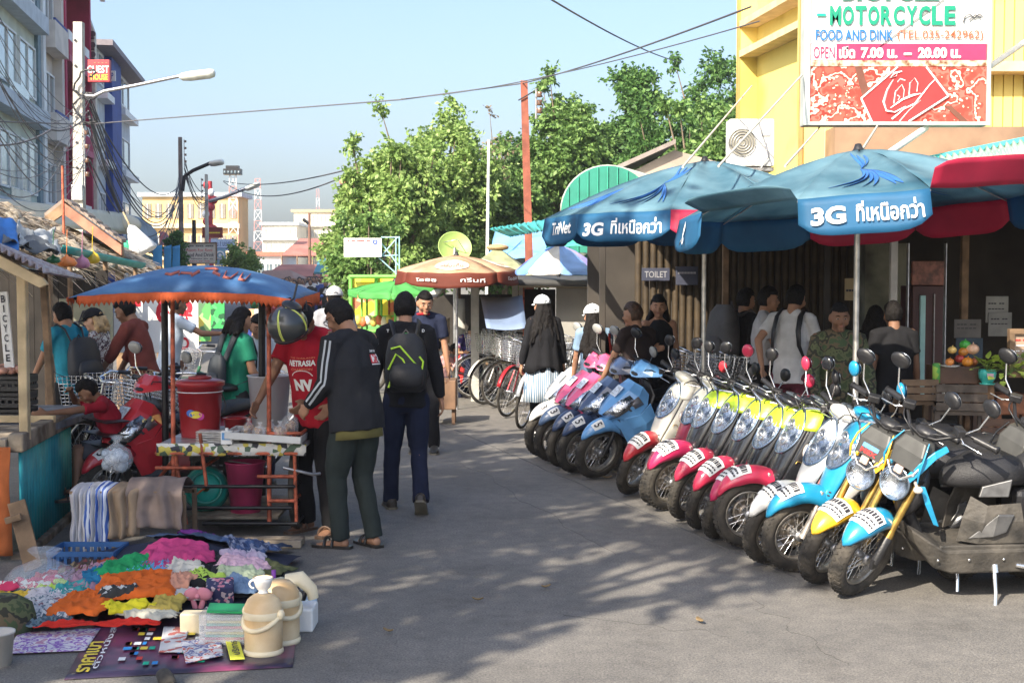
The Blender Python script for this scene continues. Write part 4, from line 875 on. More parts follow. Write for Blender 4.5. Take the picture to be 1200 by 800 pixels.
teal=M('teal_corrugated',(.03,.32,.36),.55,.1,.22,4,bump=.1);mauve=M('faded_corrugated',(.34,.22,.23),.6,.2,.35,3,col2=(.45,.42,.45));brick=M('red_brown_board',(.36,.17,.11),.85,0,.3,4,bump=.3)
plank=M('rough_plank',(.17,.12,.08),.85,0,.5,6,bump=.3,col2=(.30,.25,.19))
# ---------------------------------------------------------------- nearest left stall
st=thing('market_stall','nearest left market stall with plank counter and teal corrugated side','stall',G(24,655))
D0=st.location.y;x0=st.location.x;DB=G(75,603).y
A0,A1=V((x0,D0,0)),V((x0-.2,DB,0));hz=.76
def n_sheet(a,b,z0,z1,n,mat,name,parent,amp=.02):
    mb=MB();rows=[];d=(b-a);nn=d.normalized().cross(V((0,0,1)))
    for z in (z0,z1): rows.append([a.lerp(b,i/(n*6))+nn*amp*abs(sin(pi*i/6))+V((0,0,z))-parent.location for i in range(n*6+1)])
    mb.grid(rows);return mb.build(name,mat,parent,solid=.004)
for k in range(9):
    u0,u1=k/9,(k+1)/9;n_sheet(A0.lerp(A1,u0),A0.lerp(A1,u1),.03,hz-.05,2,teal,'corrugated_panel',st)
bar(A0+V((-.0,-.05,hz)),A1+V((0,.05,hz)),.10,plank,'counter_edge',st,.12)
for k in range(6): bar(A0+V((-1.6,.02+k*.145-.03,hz+.002)),A0+V((-.052,.02+k*.145-.03,hz+.002)),.138,plank,'plank',st,.05)
for k in range(10): bar(A0+V((-1.6,.90+k*.145,hz-.002)),A0+V((-.06,.90+k*.145,hz-.002)),.138,M('grey_plank',(.16,.17,.19),.8,0,.3,5),'plank',st,.05)
bar(A0+V((-1.6,.86,hz+.06)),A0+V((-.05,.86,hz+.06)),.05,palewood,'rail',st)
bar(A0+V((0,-.01,.0)),A1+V((0,.01,.0))+V((0,0,.0)),.12,plank,'bottom_beam',st,.1)
p0=At(26,320,D0+.12);bar(V((p0.x,p0.y,hz)),V((p0.x,p0.y,At(26,322,D0+.12).z+.03)),.06,palewood,'post',st)
p1=At(56,320,11.1);bar(V((p1.x+.05,p1.y,0)),V((p1.x-.04,p1.y,1.9)),.055,wood,'post',st)
def thin_sheet_cloth(rows,mat,name,label,cat,**k): mb=MB();mb.grid(rows);return solo(mb,name,label,cat,mat,**k)
rows=[]
for j in range(15):
    z=hz-.02-j*.05;r=[]
    for i in range(30):
        x=-.0-1.5*i/29;r.append(V((x0+x-.02,D0-.09-.015*sin(x*24+j*.3)-.03*nz(x*3,z*3)-.0*j,z)))
    rows.append(r)
thin_sheet_cloth(rows,cloth('rust_canvas',(.42,.12,.04)),'canvas_cloth','rusty orange canvas hanging down the front of the nearest left stall','cloth',solid=.004)
sheet([(-60,262,D0-.3),(54,318,D0-.3),(101,327,12.4),(0,288,13.2)],60,8,mauve,'roof_sheet',None,rip=.018,rf=14,parent=st,th=.004)
mb=MB();pa,pb=At(-40,278,D0-.25),At(50,326,D0-.25);mb.prism([p-st.location for p in(pa,pb,pb+V((.03,0,-.04)),pb+V((-.02,0,-.06)),pa+V((0,0,-.09)))],(0,.04,0));mb.build('barge_board',palewood,st,bevel=.006)
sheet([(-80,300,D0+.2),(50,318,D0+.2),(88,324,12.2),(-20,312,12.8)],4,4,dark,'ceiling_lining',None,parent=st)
# back of the stall: narrow boards, near-black colour standing in for interior shade
q=thing('stall_back_wall','shade-coloured board wall closing the left stall behind the bicycles','wall',(At(-40,320,15.5).x,15.5,0))
for k in range(12): mb=MB();mb.box((k*.14,.01*(k%2),.94),(.132,.03,1.88));mb.build('board',M('shade_black_boards',(.016,.013,.011),.9,0,.4,5),q)
board('bicycle_sign','narrow white upright board with BICYCLE written down it',5,342,15,432,9.9,white,[(c,.3 if c!='I' else .44,.86-i*.128,.42 if c!='I' else .12,.095,txk,.02)for i,c in enumerate('BICYCLE')],.02)[0].rotation_euler=(0,R(-4),0)
# crates of the stall: black plastic crates stacked at the left edge
def crate(label,px,py,D,w,d,h,mat,nm='plastic_crate',grp='black crates stacked on the left stall'):
    p=At(px,py,D);t=thing(nm,label,'crate',p,0,grp)
    for z in (0,h*.5,h-.03): q=MB();[q.box((x,y,z+.015),s)for x,y,s in((0,-d/2,(w,.015,.03)),(0,d/2,(w,.015,.03)),(-w/2,0,(.015,d-.02,.03)),(w/2,0,(.015,d-.02,.03)))];q.build('rim',mat,t)
    n=9
    for s in (-1,1):
        q=MB();[q.box((-w/2+w*(i+.5)/n,s*(d/2-.002),h/2),(.018,.01,h))for i in range(n)];q.build('lattice',mat,t)['kind']='stuff'
    q=MB();[q.box((s*(w/2-.002),-d/2+d*(i+.5)/6,h/2),(.01,.018,h))for i in range(6)for s in(-1,1)];q.build('lattice',mat,t)['kind']='stuff'
    q=MB();q.box((0,0,.008),(w-.02,d-.02,.012));q.build('base',mat,t);return t
for k,l in enumerate(('bottom black crate of the stack by the BICYCLE board','middle black crate of the stack by the BICYCLE board','top black crate of the stack by the BICYCLE board')): crate(l,2,494-k*19,9.9,.42,.3,.105,blackp)
q=MB()
for i in range(26): q.ell((random.uniform(-.18,.18),random.uniform(-.12,.12),.03+random.uniform(0,.03)),(.035,.03,.025),None,7,5)
solo(q,'onion_heap','small heap of pinkish onions in the top black crate','food',M('onion',(.5,.25,.18),.5,0,.3,20),At(2,440,9.9))
# ---------------------------------------------------------------- stall 2: thatch, gable, gutter, tarps
t=thing('thatched_stall','long stall roofed with pale palm thatch along the left side','stall',(At(60,320,15).x,15,0))
sheet([(-60,300,11.5),(192,322,19.5),(150,296,22),(-70,215,15)],50,14,straw,'thatch_base',None,crumple=.10,parent=t,th=.05)
rng=random.Random(3);mb=MB();cs=[At(*p)for p in((-60,300,11.5),(192,322,19.5),(150,296,22),(-70,215,15))]
dn_=(cs[0]-cs[3]).normalized();al_=(cs[1]-cs[0]).normalized();nn_=al_.cross(dn_);nn_=nn_ if nn_.z > 0 else-nn_
for i in range(4200):
    u,v=rng.random(),rng.random() ** 1.1;p=cs[0].lerp(cs[1],u).lerp(cs[3].lerp(cs[2],u),v)+nn_*rng.uniform(.02,.14)
    d=(al_*rng.uniform(.2,1.2)+dn_*rng.uniform(-.1,.7)+nn_*rng.uniform(-.12,.05)).normalized()*rng.uniform(.2,.65);w=d.cross(nn_).normalized()*rng.uniform(.012,.035)+nn_*rng.uniform(-.01,.02)
    mb.add([p-t.location,p+w-t.location,p+d+w*.5-t.location,p+d-t.location],[(0,1,2,3)])
mb.build('palm_strips',M('palm_strips',(.36,.26,.17),.9,0,.4,3,col2=(.62,.52,.40)),t)['kind']='stuff'
for x in (40,85,130,178):
    D=12+x*.04;p=At(x,320,D);bar(V((p.x,D+.4,0)),V((p.x,D+.4,1.95)),.08,wood,'post',t)
t=thing('gable_roof','small steep gable roof with red brown barge board above the thatch','roof',(At(100,320,19).x,19,0));o=t.location
ap,er,el=At(74,237,18.5),At(142,287,18.5),At(52,254,18.5)
for (a,b,nm) in ((ap,er,'barge_board'),(ap,el,'barge_board')):
    mb=MB();mb.prism([a-o,b-o,b+V((0,0,-.14))-o,a+V((0,0,-.16))-o],(0,.06,0));mb.build(nm,brick if b is er else wood,t)
bk=V((-.36,1.5,.04));n=14;rm=M('dusty_tiles',(.27,.21,.17),.9,0,.3,5)
for k in range(n):
    a,b=ap.lerp(er,k/n),ap.lerp(er,(k+1.1)/n);mb=MB();mb.prism([a-o+V((0,0,.03)),b-o+V((0,0,.03)),b+bk-o+V((0,0,.03)),a+bk-o+V((0,0,.03))],(0,0,.03+.02*(k%2)));mb.build('tile_row',rm,t)
a,b=ap,el;mb=MB();mb.prism([a-o,b-o,b+bk-o,a+bk-o],(0,0,.05));mb.build('roof_slope',rm,t)
for x in (75,140): p=At(x,300,18.8);bar(V((p.x,18.8,0)),V((p.x,18.8,2.3)),.1,wood,'post',t)
p=At(77,320,17.5);q=MB();q.tube([(0,0,0),(-.02,0,EYE+(320-195)/FL*17.5)],.018,6);solo(q,'thin_post','thin rusty rod standing up in front of the small gable','post',rust,(p.x,17.5,0))
# long scalloped white canopy and the awnings behind it
t=thing('scalloped_canopy','long cream canopy with a row of arches along its rounded edge','awning',(At(60,320,30).x,30,0));o=t.location
def pl(x,y): return At(x,y,24+(x-20)*.1)
sheet([(-10,232,22),(146,250,37),(146,272,36),(-10,262,21.5)],30,4,M('cream_canvas',(.68,.63,.50),.7,0,.08,2),'canopy_edge',None,parent=t,th=.05)
for k in range(15):
    u0=.06+k*.062;a=At(-10,232,22).lerp(At(146,250,37),u0);b=At(-10,262,21.5).lerp(At(146,272,36),u0);a2=At(-10,232,22).lerp(At(146,250,37),u0+.05);b2=At(-10,262,21.5).lerp(At(146,272,36),u0+.05)
    f=lambda u,v: (a.lerp(a2,u)).lerp(b.lerp(b2,u),v)+V((.0,-.06,0))-o
    q=MB();q.tube([f(0,.95),f(0,.45),f(.25,.25),(f(.5,.2)),f(.75,.25),f(1,.45),f(1,.95)],.02,5);q.build('arch_trim',M('grey_trim',(.35,.37,.40),.6),t)
q=MB();c=At(141,262,36.2)-o;q.ell(c,(.55,.3,.28),rotm(0,.1,.2),16,10);q.build('rounded_end',MC['cream_canvas'],t)
for x in (20,70,120): p=At(x,320,24+x*.1)-o;q=MB();q.tube([(p.x,p.y,0),(p.x,p.y,2.8)],.06,6);q.build('post',steel,t)
def awning(label,pts,mat,rip=0,rf=0,drop=.25):
    t=thing('awning',label,'awning',(At(*pts[0]).x,pts[0][2],0),0,'awnings along the left shop fronts');sheet(pts,24,6,mat,'canopy',None,rip=rip,rf=rf,sag=-.15,parent=t)
    a,b=At(*pts[0]),At(*pts[1]);o=t.location;q=MB();q.grid([[a.lerp(b,i/16)-o+V((0,-.02,-.0-v*drop+(.05*abs(sin(i*pi/2))if v else 0)))for i in range(17)]for v in(0,1)]);q.build('valance',mat,t,solid=.01)
    for f in (.05,.95):
        p=a.lerp(b,f)-o;q=MB();q.tube([(p.x,p.y+.1,0),(p.x,p.y+.1,p.z)],.05,6);q.build('post',steel,t)
    return t
awning('grey blue domed awning between the cream canopy and the red awning',[(148,276,38),(187,294,50),(184,272,52),(150,252,39)],M('grey_blue_canvas',(.22,.30,.38),.6,0,.15,2))
awning('small red awning beyond the grey blue one',[(187,290,52),(203,294,58),(201,281,60),(187,272,53)],M('red_canvas',(.5,.03,.04),.6))
awning('dark green awning hidden beneath the grey blue one',[(150,290,32),(188,304,44),(186,292,46),(150,276,34)],M('dark_green_canvas',(.03,.08,.06),.7))
for i,(x0_,x1_,D,l) in enumerate(((179,190,40,'left bright blue sheet hanging under the red awning'),(192,201,43,'middle bright blue sheet hanging under the red awning'),(202,211,46,'right bright blue sheet hanging under the red awning'))):
    sheet([(x0_,318,D),(x1_,318,D),(x1_,287,D),(x0_,289,D)],12,8,M('bright_blue_sheet',(.06,.30,.58),.6,0,.1,2),'hanging_sheet',l,'sheet',crumple=.05,group='blue sheets hanging at the back')
sheet([(-30,290,12),(24,288,12.5),(20,262,13),(-30,245,13)],26,14,bt,'blue_tarpaulin','crumpled bright blue tarpaulin on the roof at the left edge','tarpaulin',crumple=.10)
sheet([(20,290,12.6),(72,296,13.6),(62,272,14.4),(18,262,13.6)],30,14,greyt,'grey_tarpaulin','crumpled silver grey tarpaulin lying on the stall roof','tarpaulin',crumple=.13)
sheet([(2,286,12.4),(70,294,13.2),(64,285,13.8),(2,270,13.2)],24,8,M('charcoal_sheet',(.10,.11,.12),.8),'dark_sheet','dark wrinkled sheet under the silver tarpaulin','sheet',crumple=.10)
t=thing('teal_gutter','teal green half round gutter edging the thatched stall','gutter',(At(68,320,14).x,14,0));o=t.location
q=MB();a,b=At(66,287,14),At(164,308,17.2);ax=(b-a).normalized();sd=ax.cross(V((0,0,1))).normalized();q.grid([[a.lerp(b,k/6)-o+sd*(.07*cos(an))+V((0,0,.07*sin(an)))for an in[pi+pi*j/8 for j in range(9)]]for k in range(7)]);q.build('gutter',M('teal_paint',(.04,.34,.32),.5),t,solid=.01)
for f in (.1,.5,.9): q=MB();p=a.lerp(b,f)-o;q.tube([p+V((0,.1,0)),p+V((0,.12,-p.z))],.03,6);q.build('post',wood,t)
def bag(label,px,py,D,w,h,col,nm):
    p=At(px,py,D);q=MB();q.loft([[V((w*k*cos(a)*(1+.2*sin(3*a)),w*.5*k*sin(a),-h*f))for a in[2*pi*i/12 for i in range(12)]]for f,k in((0,.1),(.15,.2),(.35,.75),(.7,1),(.92,.8),(1,.25))]);q.tube([(0,0,0),(.01,0,.25)],.004,4)
    solo(q,nm,label,'bag',M('hanging_'+nm,col,.4,0,.25,8,coat=.3),p)
bag('orange plastic bag hanging from the thatched stall',78,298,14,.10,.13,(.75,.22,.05),'orange_bag');bag('small pink mauve bag hanging in the dark under the gutter',96,298,14.5,.08,.15,(.5,.2,.32),'mauve_bag');bag('crumpled yellow bag hung at the teal gutter',108,292,15,.08,.16,(.7,.48,.03),'yellow_bag')
bag('small dark green bag hanging beside the orange one',62,298,13.6,.07,.09,(.02,.15,.06),'green_bag')
t=thing('folded_umbrella','white folded umbrella with a green dot hanging above the stalls','umbrella',At(152,264,26));q=MB();dirv=At(169,296,26)-t.location;rot=dirv.to_track_quat('Z','Y').to_matrix();L_=dirv.length
q.loft([[rot@V((k*cos(a)*(1+.15*sin(4*a)),k*sin(a),L_*f))for a in[2*pi*i/16 for i in range(16)]]for f,k in((0,.02),(.1,.09),(.6,.2),(.95,.29),(1,.26))]);q.build('canopy',white,t)
q=MB();q.ell(rot@V((.05,-.2,L_*.55))+V((-.02,-.06,0)),(.08,.03,.09),None,10,6);q.build('green_dot',M('green_dot',(.03,.35,.2),.6),t);q=MB();q.tube([(0,0,0),(-.12,0,.25)],.02,6);q.build('tip',palewood,t)
# white banner with red letters behind the cart and the bicycle poster
t,w,h=board('white_banner','large white banner with big red letters behind the blue umbrella cart',134,340,232,413,16.2,white,(),.02)
for s,u,v,tw,th in (('T',.06,.34,.26,.5),('6',.50,.48,.16,.42),('฿',.74,.34,.20,.56),('ID',.74,.05,.15,.2)):
    q=MB();text(q,s,(u*w,-.008,v*h),(1,0,0),(0,0,1),tw*w,th*h,.03);q.build('lettering',M('banner_red',(.55,.01,.03),.6),t)
t,w,h=board('bicycle_poster','olive poster with a drawing of a bicycle on the dark stall wall',70,350,132,408,15.3,M('olive_poster',(.20,.20,.14),.7),(),.02)
q=MB();mt=lambda x,z: Matrix.Translation((x,-.012,z)) @ Matrix.Rotation(pi/2,4,'X');q.torus(.12,.008,mt(w*.72,.18),24,5);q.torus(.12,.008,mt(w*.3,.18),24,5)
for a,b in (((.3,.18),(.45,.42)),((.45,.42),(.62,.42)),((.62,.42),(.72,.18)),((.3,.18),(.5,.18)),((.5,.18),(.62,.42)),((.45,.42),(.5,.18))): q.tube([(a[0]*w,-.012,a[1]),(b[0]*w,-.012,b[1])],.007,5)
q.build('bicycle_drawing',inkm,t)
# ================================================================ green stall, orange umbrella and the middle shops
gp=M('lime_green_frame',(.16,.50,.08),.5,0,.15,5)
t=thing('green_stall','green framed food cart with yellow poster under the green umbrella','stall',(At(412,320,21).x,21,0));o=t.location
def lp3(x,y,D): return At(x,y,D)-o
q=MB();a,c=lp3(413,390,21),lp3(472,326,21);q.box(((a.x+c.x)/2,.06,(a.z+c.z)/2),(c.x-a.x,.04,c.z-a.z));q.build('yellow_poster',patch_mat('yellow_poster_print',((.70,.55,.04),(.75,.62,.08),(.72,.58,.05),(.65,.15,.08),(.7,.6,.3),(.75,.55,.04),(.5,.3,.1)),7),t)
for x in (410,440,472):
    q=MB();p=lp3(x,322,20.9);q.tube([(p.x,0,0),(p.x,0,p.z)],.03,8);q.build('post',gp,t)
for y in (324,372,388): q=MB();a,b=lp3(410,y,20.9),lp3(474,y,20.9);q.tube([a,b],.03,8);q.build('rail',gp,t)
for x in (424,430,447,456,465):
    q=MB();q.tube([lp3(x,345,20.5),lp3(x,386,20.5)],.018,6);q.build('cage_bar',gp if x!=456 else rust,t)
q=MB();a,b=lp3(418,408,20.4),lp3(475,382,20.4);q.box(((a.x+b.x)/2,.2,(a.z+b.z)/2),(b.x-a.x,.6,b.z-a.z));q.build('cart_body',M('green_panel',(.14,.45,.12),.5,0,.15,4),t,bevel=.02)
for x in (425,468): q=MB();p=lp3(x,408,20.4);q.torus(.28,.03,Matrix.Translation((p.x,0,.3))@Matrix.Rotation(pi/2,4,'X'),24,6);q.build('wheel',rubber,t)
for k in range(9):
    q=MB();p=lp3(420+k*6,378+(k%2)*2,20.4);q.ell(p+V((0,0,.04)),(.06,.06,.08),None,8,6);q.build('food_item',M('food_%d'%(k%3),((.7,.5,.1),(.6,.15,.05),(.8,.7,.5))[k%3],.6),t)
def umbrella(name,label,hub,r,drop,n,cols,pole_z0=0,tilt=(0,0),valance=.2,vcols=None,polem=None,ribs=True,scal=0,group=None,sagk=.10,lift=None,vsplay=None,rz=0,flapm=0):
    """market umbrella: cols material per panel; canopy curved; lift {panel: outward swing of its valance}"""
    t=thing(name,label,'umbrella',(hub.x,hub.y,0),0,group);m=Matrix.Translation((0,0,hub.z)) @ Euler((tilt[0],tilt[1],0)).to_matrix().to_4x4() @ Matrix.Rotation(rz,4,'Z')
    def cp(a,f,k):          # point of panel k at angle a and radius fraction f
        b=(a/(2*pi/n)) % 1;rr=r*f*(1-.045*sin(pi*b)**.8*f);z=-drop*(f**1.45)-sagk*sin(pi*b)*f*(1-f)*1.2+.012*nz(a*3,f*4,k)
        return V((rr*cos(a),rr*sin(a),z))
    for k in range(n):
        q=MB();q.grid([[m@cp(2*pi*(k+.001+.998*j/8)/n,.02+.98*i/8,k)for j in range(9)]for i in range(9)]);pn=q.build('canopy_panel',cols[k%len(cols)],t,solid=.003)
        if valance:
            q=MB();out=(lift or{}).get(k,.10);rows=[];V_=valance*(1.15 if out<.5 else 1)
            for i in range(6):
                v=i/5;row=[]
                for j in range(13):
                    b=j/12;a=2*pi*(k+.01+.98*b)/n;e=cp(2*pi*(k+.001+.998*b)/n,1,k);d=V((cos(a),sin(a),0));rnd=max(0,1-(abs(b-.5)*2)**5*.35*v) if not scal else 1
                    L_=V_*v*rnd*(1+(scal*abs(sin(b*pi*5))if i==5 else 0));row.append(m@(e+d*(sin(out*pi/2)*L_+.012*sin(b*9+k)*v)+V((0,0,-cos(out*pi/2)*L_))))
                rows.append(row)
            q.grid(rows);vl=q.build('valance',(vcols or cols)[k%len(vcols or cols)],t,solid=.003)
        if ribs: q=MB();a=2*pi*k/n;q.tube([m@(cp(a,f,k)+V((0,0,-.015)))for f in(.03,.35,.7,1)],.006,5);q.tube([m@V((0,0,-drop*1.15)),m@(cp(a,.55,k)+V((0,0,-.02)))],.005,5);q.build('rib',steel,t)
    q=MB();q.tube([V((0,0,pole_z0)),m@V((0,0,.02))],.02,10);q.build('pole',polem or steel,t)
    q=MB();q.lathe([(0,.045),(.02,.04),(.03,.015),(.04,.0)],12,m);q.build('finial',blackp,t)
    return t,m,cp
# orange and brown umbrella
ob=M('orange_canvas',(.62,.36,.20),.75,0,.2,3,col2=(.74,.54,.36));brn=M('brown_valance',(.20,.045,.025),.7)
hub=At(535,299,18.5);t,m,cp=umbrella('market_umbrella','orange umbrella with brown lettered valance over the bicycles',hub,.84,.20,4,[ob],rz=R(45-4),tilt=(R(3),0),valance=.17,vcols=[brn],polem=steel,sagk=.02)
for k in (2,3):
    f_=lambda u,v: m @ (cp(2*pi*(k+.06+.88*u)/4,1,k)+V((cos(2*pi*(k+u)/4),sin(2*pi*(k+u)/4),0))*.04+V((0,0,-.17*(1-v))))
    for a0,a1,b0,b1,s in ((.1,.35,.35,.6,'โออิชิ'),(.62,.9,.3,.62,'กรีนที')):
        q=MB();text_on(q,s,lambda x,y:f_(a0+(a1-a0)*x,b0+(b1-b0)*y),.01);q.build('lettering',txw,t)
    q=MB();g_=lambda r_,an: m @ (cp(2*pi*(k+.5+.26*r_*cos(an))/4,.66+.24*r_*sin(an),k)+V((0,0,.012)));q.grid([[g_(r_,2*pi*j/28)for j in range(28)]for r_ in(1,.6,.05)],True,True);q.build('oval_print',M('cream_print',(.72,.6,.46),.7,0,.25,14),t)
    q=MB();text_on(q,'Nescafé' if False else 'เครื่องดื่ม',lambda x,y:m@(cp(2*pi*(k+.34+.32*x)/4,.80-.18*y,k)+V((0,0,.02))));q.build('lettering',txr,t)
# green umbrella
gc=M('green_canvas',(.12,.48,.12),.7,0,.12,3)
umbrella('market_umbrella','bright green umbrella with scalloped edge over the green food cart',At(463,329,20.2),.70,.13,8,[gc],valance=.06,scal=.3,polem=gp,tilt=(R(5),0))
# blue and white umbrella above the middle roof
umbrella('market_umbrella','faded blue and white umbrella rising above the dark flat roof',At(655,287,17.5),.56,.33,8,[M('faded_blue',(.14,.28,.62),.7,0,.15,3),M('faded_white',(.62,.58,.52),.7),M('faded_blue2',(.20,.36,.68),.7),M('faded_violet',(.30,.28,.62),.7)],pole_z0=1.8,valance=.05)
t=thing('canvas_tent','sun bleached green and brown tent roof behind the orange umbrella','tent',(At(585,320,23).x,23,0));o=t.location
q=MB();P=[At(*p)-o for p in((583,290,23.8),(538,322,22.6),(632,331,22.6),(628,322,25),(545,318,25))];P[0]=P[0];q.add(P,[(0,1,2),(0,2,3),(0,3,4),(0,4,1)]);q.build('roof',M('bleached_green',(.30,.32,.18),.85,0,.3,3,bump=.2),t,solid=.02)
q=MB();P2=[p.copy()for p in P[:3]];q.ell(P[0]+V((0,-.02,.0)),(.2,.2,.06));q.build('ridge_cap',M('tan_cap',(.42,.28,.15),.85),t)
for p in (P[1],P[2]): q=MB();q.tube([(p.x,p.y,0),tuple(p)],.03,6);q.build('post',wood,t)
t=thing('satellite_dish','lime green satellite dish standing behind the orange umbrella','dish',(At(533,320,22.5).x,22.5,0));z=At(533,290,22.5).z
m_=Matrix.Translation((0,0,z)) @ Matrix.Rotation(R(25),4,'Y') @ Matrix.Rotation(R(62),4,'X');q=MB();q.lathe([(0,-.07),(.1,-.06),(.19,-.03),(.27,.02),(.28,.03)],28,m_);q.build('dish',M('lime_dish',(.30,.42,.12),.5,0,.08,3),t,solid=.01);q=MB();q.tube([(0,0,0),(0,0,z)],.03,8);q.build('mount',steel,t);q=MB();q.tube([m_@V((.2,0,0)),m_@V((0,0,.3)),m_@V((-.2,0,0))],.008,5);q.build('feed_arm',steel,t)
# low middle shop with doorway, grey wall and flat dark roof
t=thing('grey_shop','low shop with pale grey wall, dark doorway and flat dark roof','building',(At(560,320,19.5).x,19.5,0));o=t.location
gw=M('grey_shop_wall',(.34,.33,.30),.8,0,.1,1.5);crm=M('cream_beam',(.55,.47,.34),.8)
def wbox(x0,x1,y0,y1,D,d,mat,name,par=None,bv=0):
    par=par or t;a=At(x0,y1,D)-par.location;c=At(x1,y0,D)-par.location;q=MB();q.box(((a.x+c.x)/2,a.y+d/2,(a.z+c.z)/2),(c.x-a.x,d,c.z-a.z));return q.build(name,mat,par,bevel=bv)
wbox(652,706,338,480,19.5,.2,gw,'wall');wbox(608,652,329,337,19.52,.2,crm,'beam');wbox(652.2,706,329,338,19.51,.2,crm,'beam')
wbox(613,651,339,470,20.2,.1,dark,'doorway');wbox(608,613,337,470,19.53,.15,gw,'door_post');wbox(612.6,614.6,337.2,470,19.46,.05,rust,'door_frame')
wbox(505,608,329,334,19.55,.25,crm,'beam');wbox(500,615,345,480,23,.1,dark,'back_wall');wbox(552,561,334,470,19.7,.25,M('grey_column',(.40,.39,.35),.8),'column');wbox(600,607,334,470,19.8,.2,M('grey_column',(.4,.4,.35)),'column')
sheet([(500,329,18.9),(708,333,18.9),(712,326,23),(505,324,23)],8,4,M('dark_roof_sheet',(.05,.05,.05),.8),'roof',None,parent=t,th=.08)
for x in (569,578,588,596): wbox(x,x+3,384,470,22.3,.1,wood,'slat')
sheet([(563,347,18.9),(612,346,18.9),(617,384-0,17.9),(570,384,17.9)],8,5,M('blue_grey_tarp',(.16,.22,.34),.6,0,.1,3),'blue_awning','small dusty blue awning in front of the grey shop','awning',sag=.03)
bpy.data.objects['blue_awning'].modifiers[0].thickness=.01
sheet([(497,338,20.5),(527,334,20.5),(512,347+3,19),(486,350,19)],6,4,M('white_tarp',(.6,.6,.58),.6),'white_awning','small tilted white awning left of the umbrella pole','awning')
sheet([(505,385,21),(527,372,21),(527,402,21),(513,398,21)],3,3,M('cardboard',(.45,.33,.22),.85),'cardboard_sheet','leaning brown cardboard sheet behind the seated children','cardboard')
sheet([(533,350,21.5),(545,350,21.5),(545,430,21.5),(533,430,21.5)],3,3,M('off_white_panel',(.5,.48,.44),.8),'pale_panel','pale upright panel behind the umbrella pole','panel')
sheet([(572,302,27),(648,300,25),(650,262,27),(580,268,29)],14,8,M('sky_blue_tarp',(.16,.36,.62),.65,0,.12,1.5),'sky_blue_tarpaulin','big sky blue tarpaulin slope behind the rusty pole','tarpaulin',crumple=.08)
sheet([(598,277,20),(662,266,14.5),(660,255,16),(574,268,22)],40,3,M('turquoise_sheet',(.05,.36,.36),.5),'turquoise_roof_edge','thin turquoise corrugated roof edge running to the blue umbrella','roof',rip=.02,rf=24,th=.02)
sheet([(640,291,18),(712,285,18),(712,262,19),(645,268,19)],14,6,M('sea_green_tarp',(.05,.36,.28),.65,0,.15,2),'sea_green_tarpaulin','sea green tarpaulin under the left blue umbrella','tarpaulin',crumple=.05)
sheet([(560,322,25),(640,330,25),(690,296,28),(600,296,28)],10,5,M('rusty_roof',(.36,.26,.2),.85,0,.3,2),'rusty_roof','rusty tan roof sheet beneath the sky blue tarpaulin','roof',rip=.02,rf=20)
# green barrel roof in front of the trees
t=thing('barrel_roof','green arched barrel roof with grey vault behind the blue umbrellas','roof',(At(712,320,28).x,28,0));o=t.location
c0=At(712,248,28)-o;rr=.95;q=MB();arc=[V((c0.x+rr*cos(a),0,c0.z+rr*.98*sin(a)))for a in[pi*i/20 for i in range(21)]];q.grid([arc,[p+V((1.8,6,.1))for p in arc]]);q.build('vault',M('grey_vault',(.34,.37,.32),.6,0,.1,1),t,solid=.05)
q=MB();q.prism(arc+[V((c0.x-rr,0,c0.z-1)),V((c0.x+rr,0,c0.z-1))],(0,-.02,0));q.build('end_panel',M('emerald_sheet',(.02,.21,.15),.6,0,.15,2),t)
for k in range(9): x=-.8+k*.2;q=MB();q.tube([(c0.x+x,-.04,c0.z-1),(c0.x+x,-.04,c0.z+sqrt(max(0,rr*rr-x*x))*.96)],.014,5);q.build('sheet_rib',M('emerald_rib',(.03,.3,.2),.6),t)
for x in (-.9,.9): q=MB();q.tube([(c0.x+x,.1,0),(c0.x+x,.1,c0.z)],.06,6);q.build('post',steel,t)
t=thing('gable_house','pale brown gable roof peeping out between barrel roof and trees','building',(At(760,320,31).x,31,0));o=t.location
P=[At(*p)-o for p in((733,205,31),(790,176,31),(880,200,31),(880,260,31),(733,260,31))];q=MB();q.prism(P,(0,.2,0));q.build('wall',M('tan_gable',(.38,.31,.25),.85,0,.15,1),t)
q=MB();q.prism([P[0]+V((-.2,-.3,.1)),P[1]+V((0,-.3,.12)),P[1]+V((0,4,.12)),P[0]+V((-.2,4,.1))],(0,0,.1));q.build('roof',M('grey_brown_roof',(.25,.21,.19),.85),t)
q=MB();q.box((P[3].x/2+P[4].x/2,.4,P[4].z/2),(P[3].x-P[4].x,.5,P[4].z));q.build('base_wall',gw,t)
# ================================================================ rental hall on the right
hall=thing('rental_hall','long dark open fronted hall behind the parked scooters','building',(3.0,14.6,0));o=hall.location
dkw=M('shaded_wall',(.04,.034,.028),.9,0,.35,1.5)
def hb(x0,x1,y0,y1,D,d,mat,name,bv=0): return wbox(x0,x1,y0,y1,D,d,mat,name,hall,bv)
q=MB();q.prism([p-o for p in(V((1.05,16.4,2.55)),V((1.3,13.2,2.45)),V((2.5,10.9,2.43)),V((2.95,9.9,2.42)),V((4.0,10.5,2.43)),V((9,10.5,2.45)),V((9,17,2.55)))],(0,0,.08));q.build('ceiling',M('dark_ceiling',(.04,.035,.03),.9),hall)  # front edge carried out behind the umbrellas, shaped to add shade on the people
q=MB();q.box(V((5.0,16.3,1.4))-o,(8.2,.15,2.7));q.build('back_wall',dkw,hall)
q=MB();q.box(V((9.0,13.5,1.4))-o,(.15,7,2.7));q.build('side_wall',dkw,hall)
cane=M('shade_dark_bamboo',(.045,.030,.014),.7,0,.35,6,bump=.2)  # bamboo colour darkened so that it carries the hall's shade
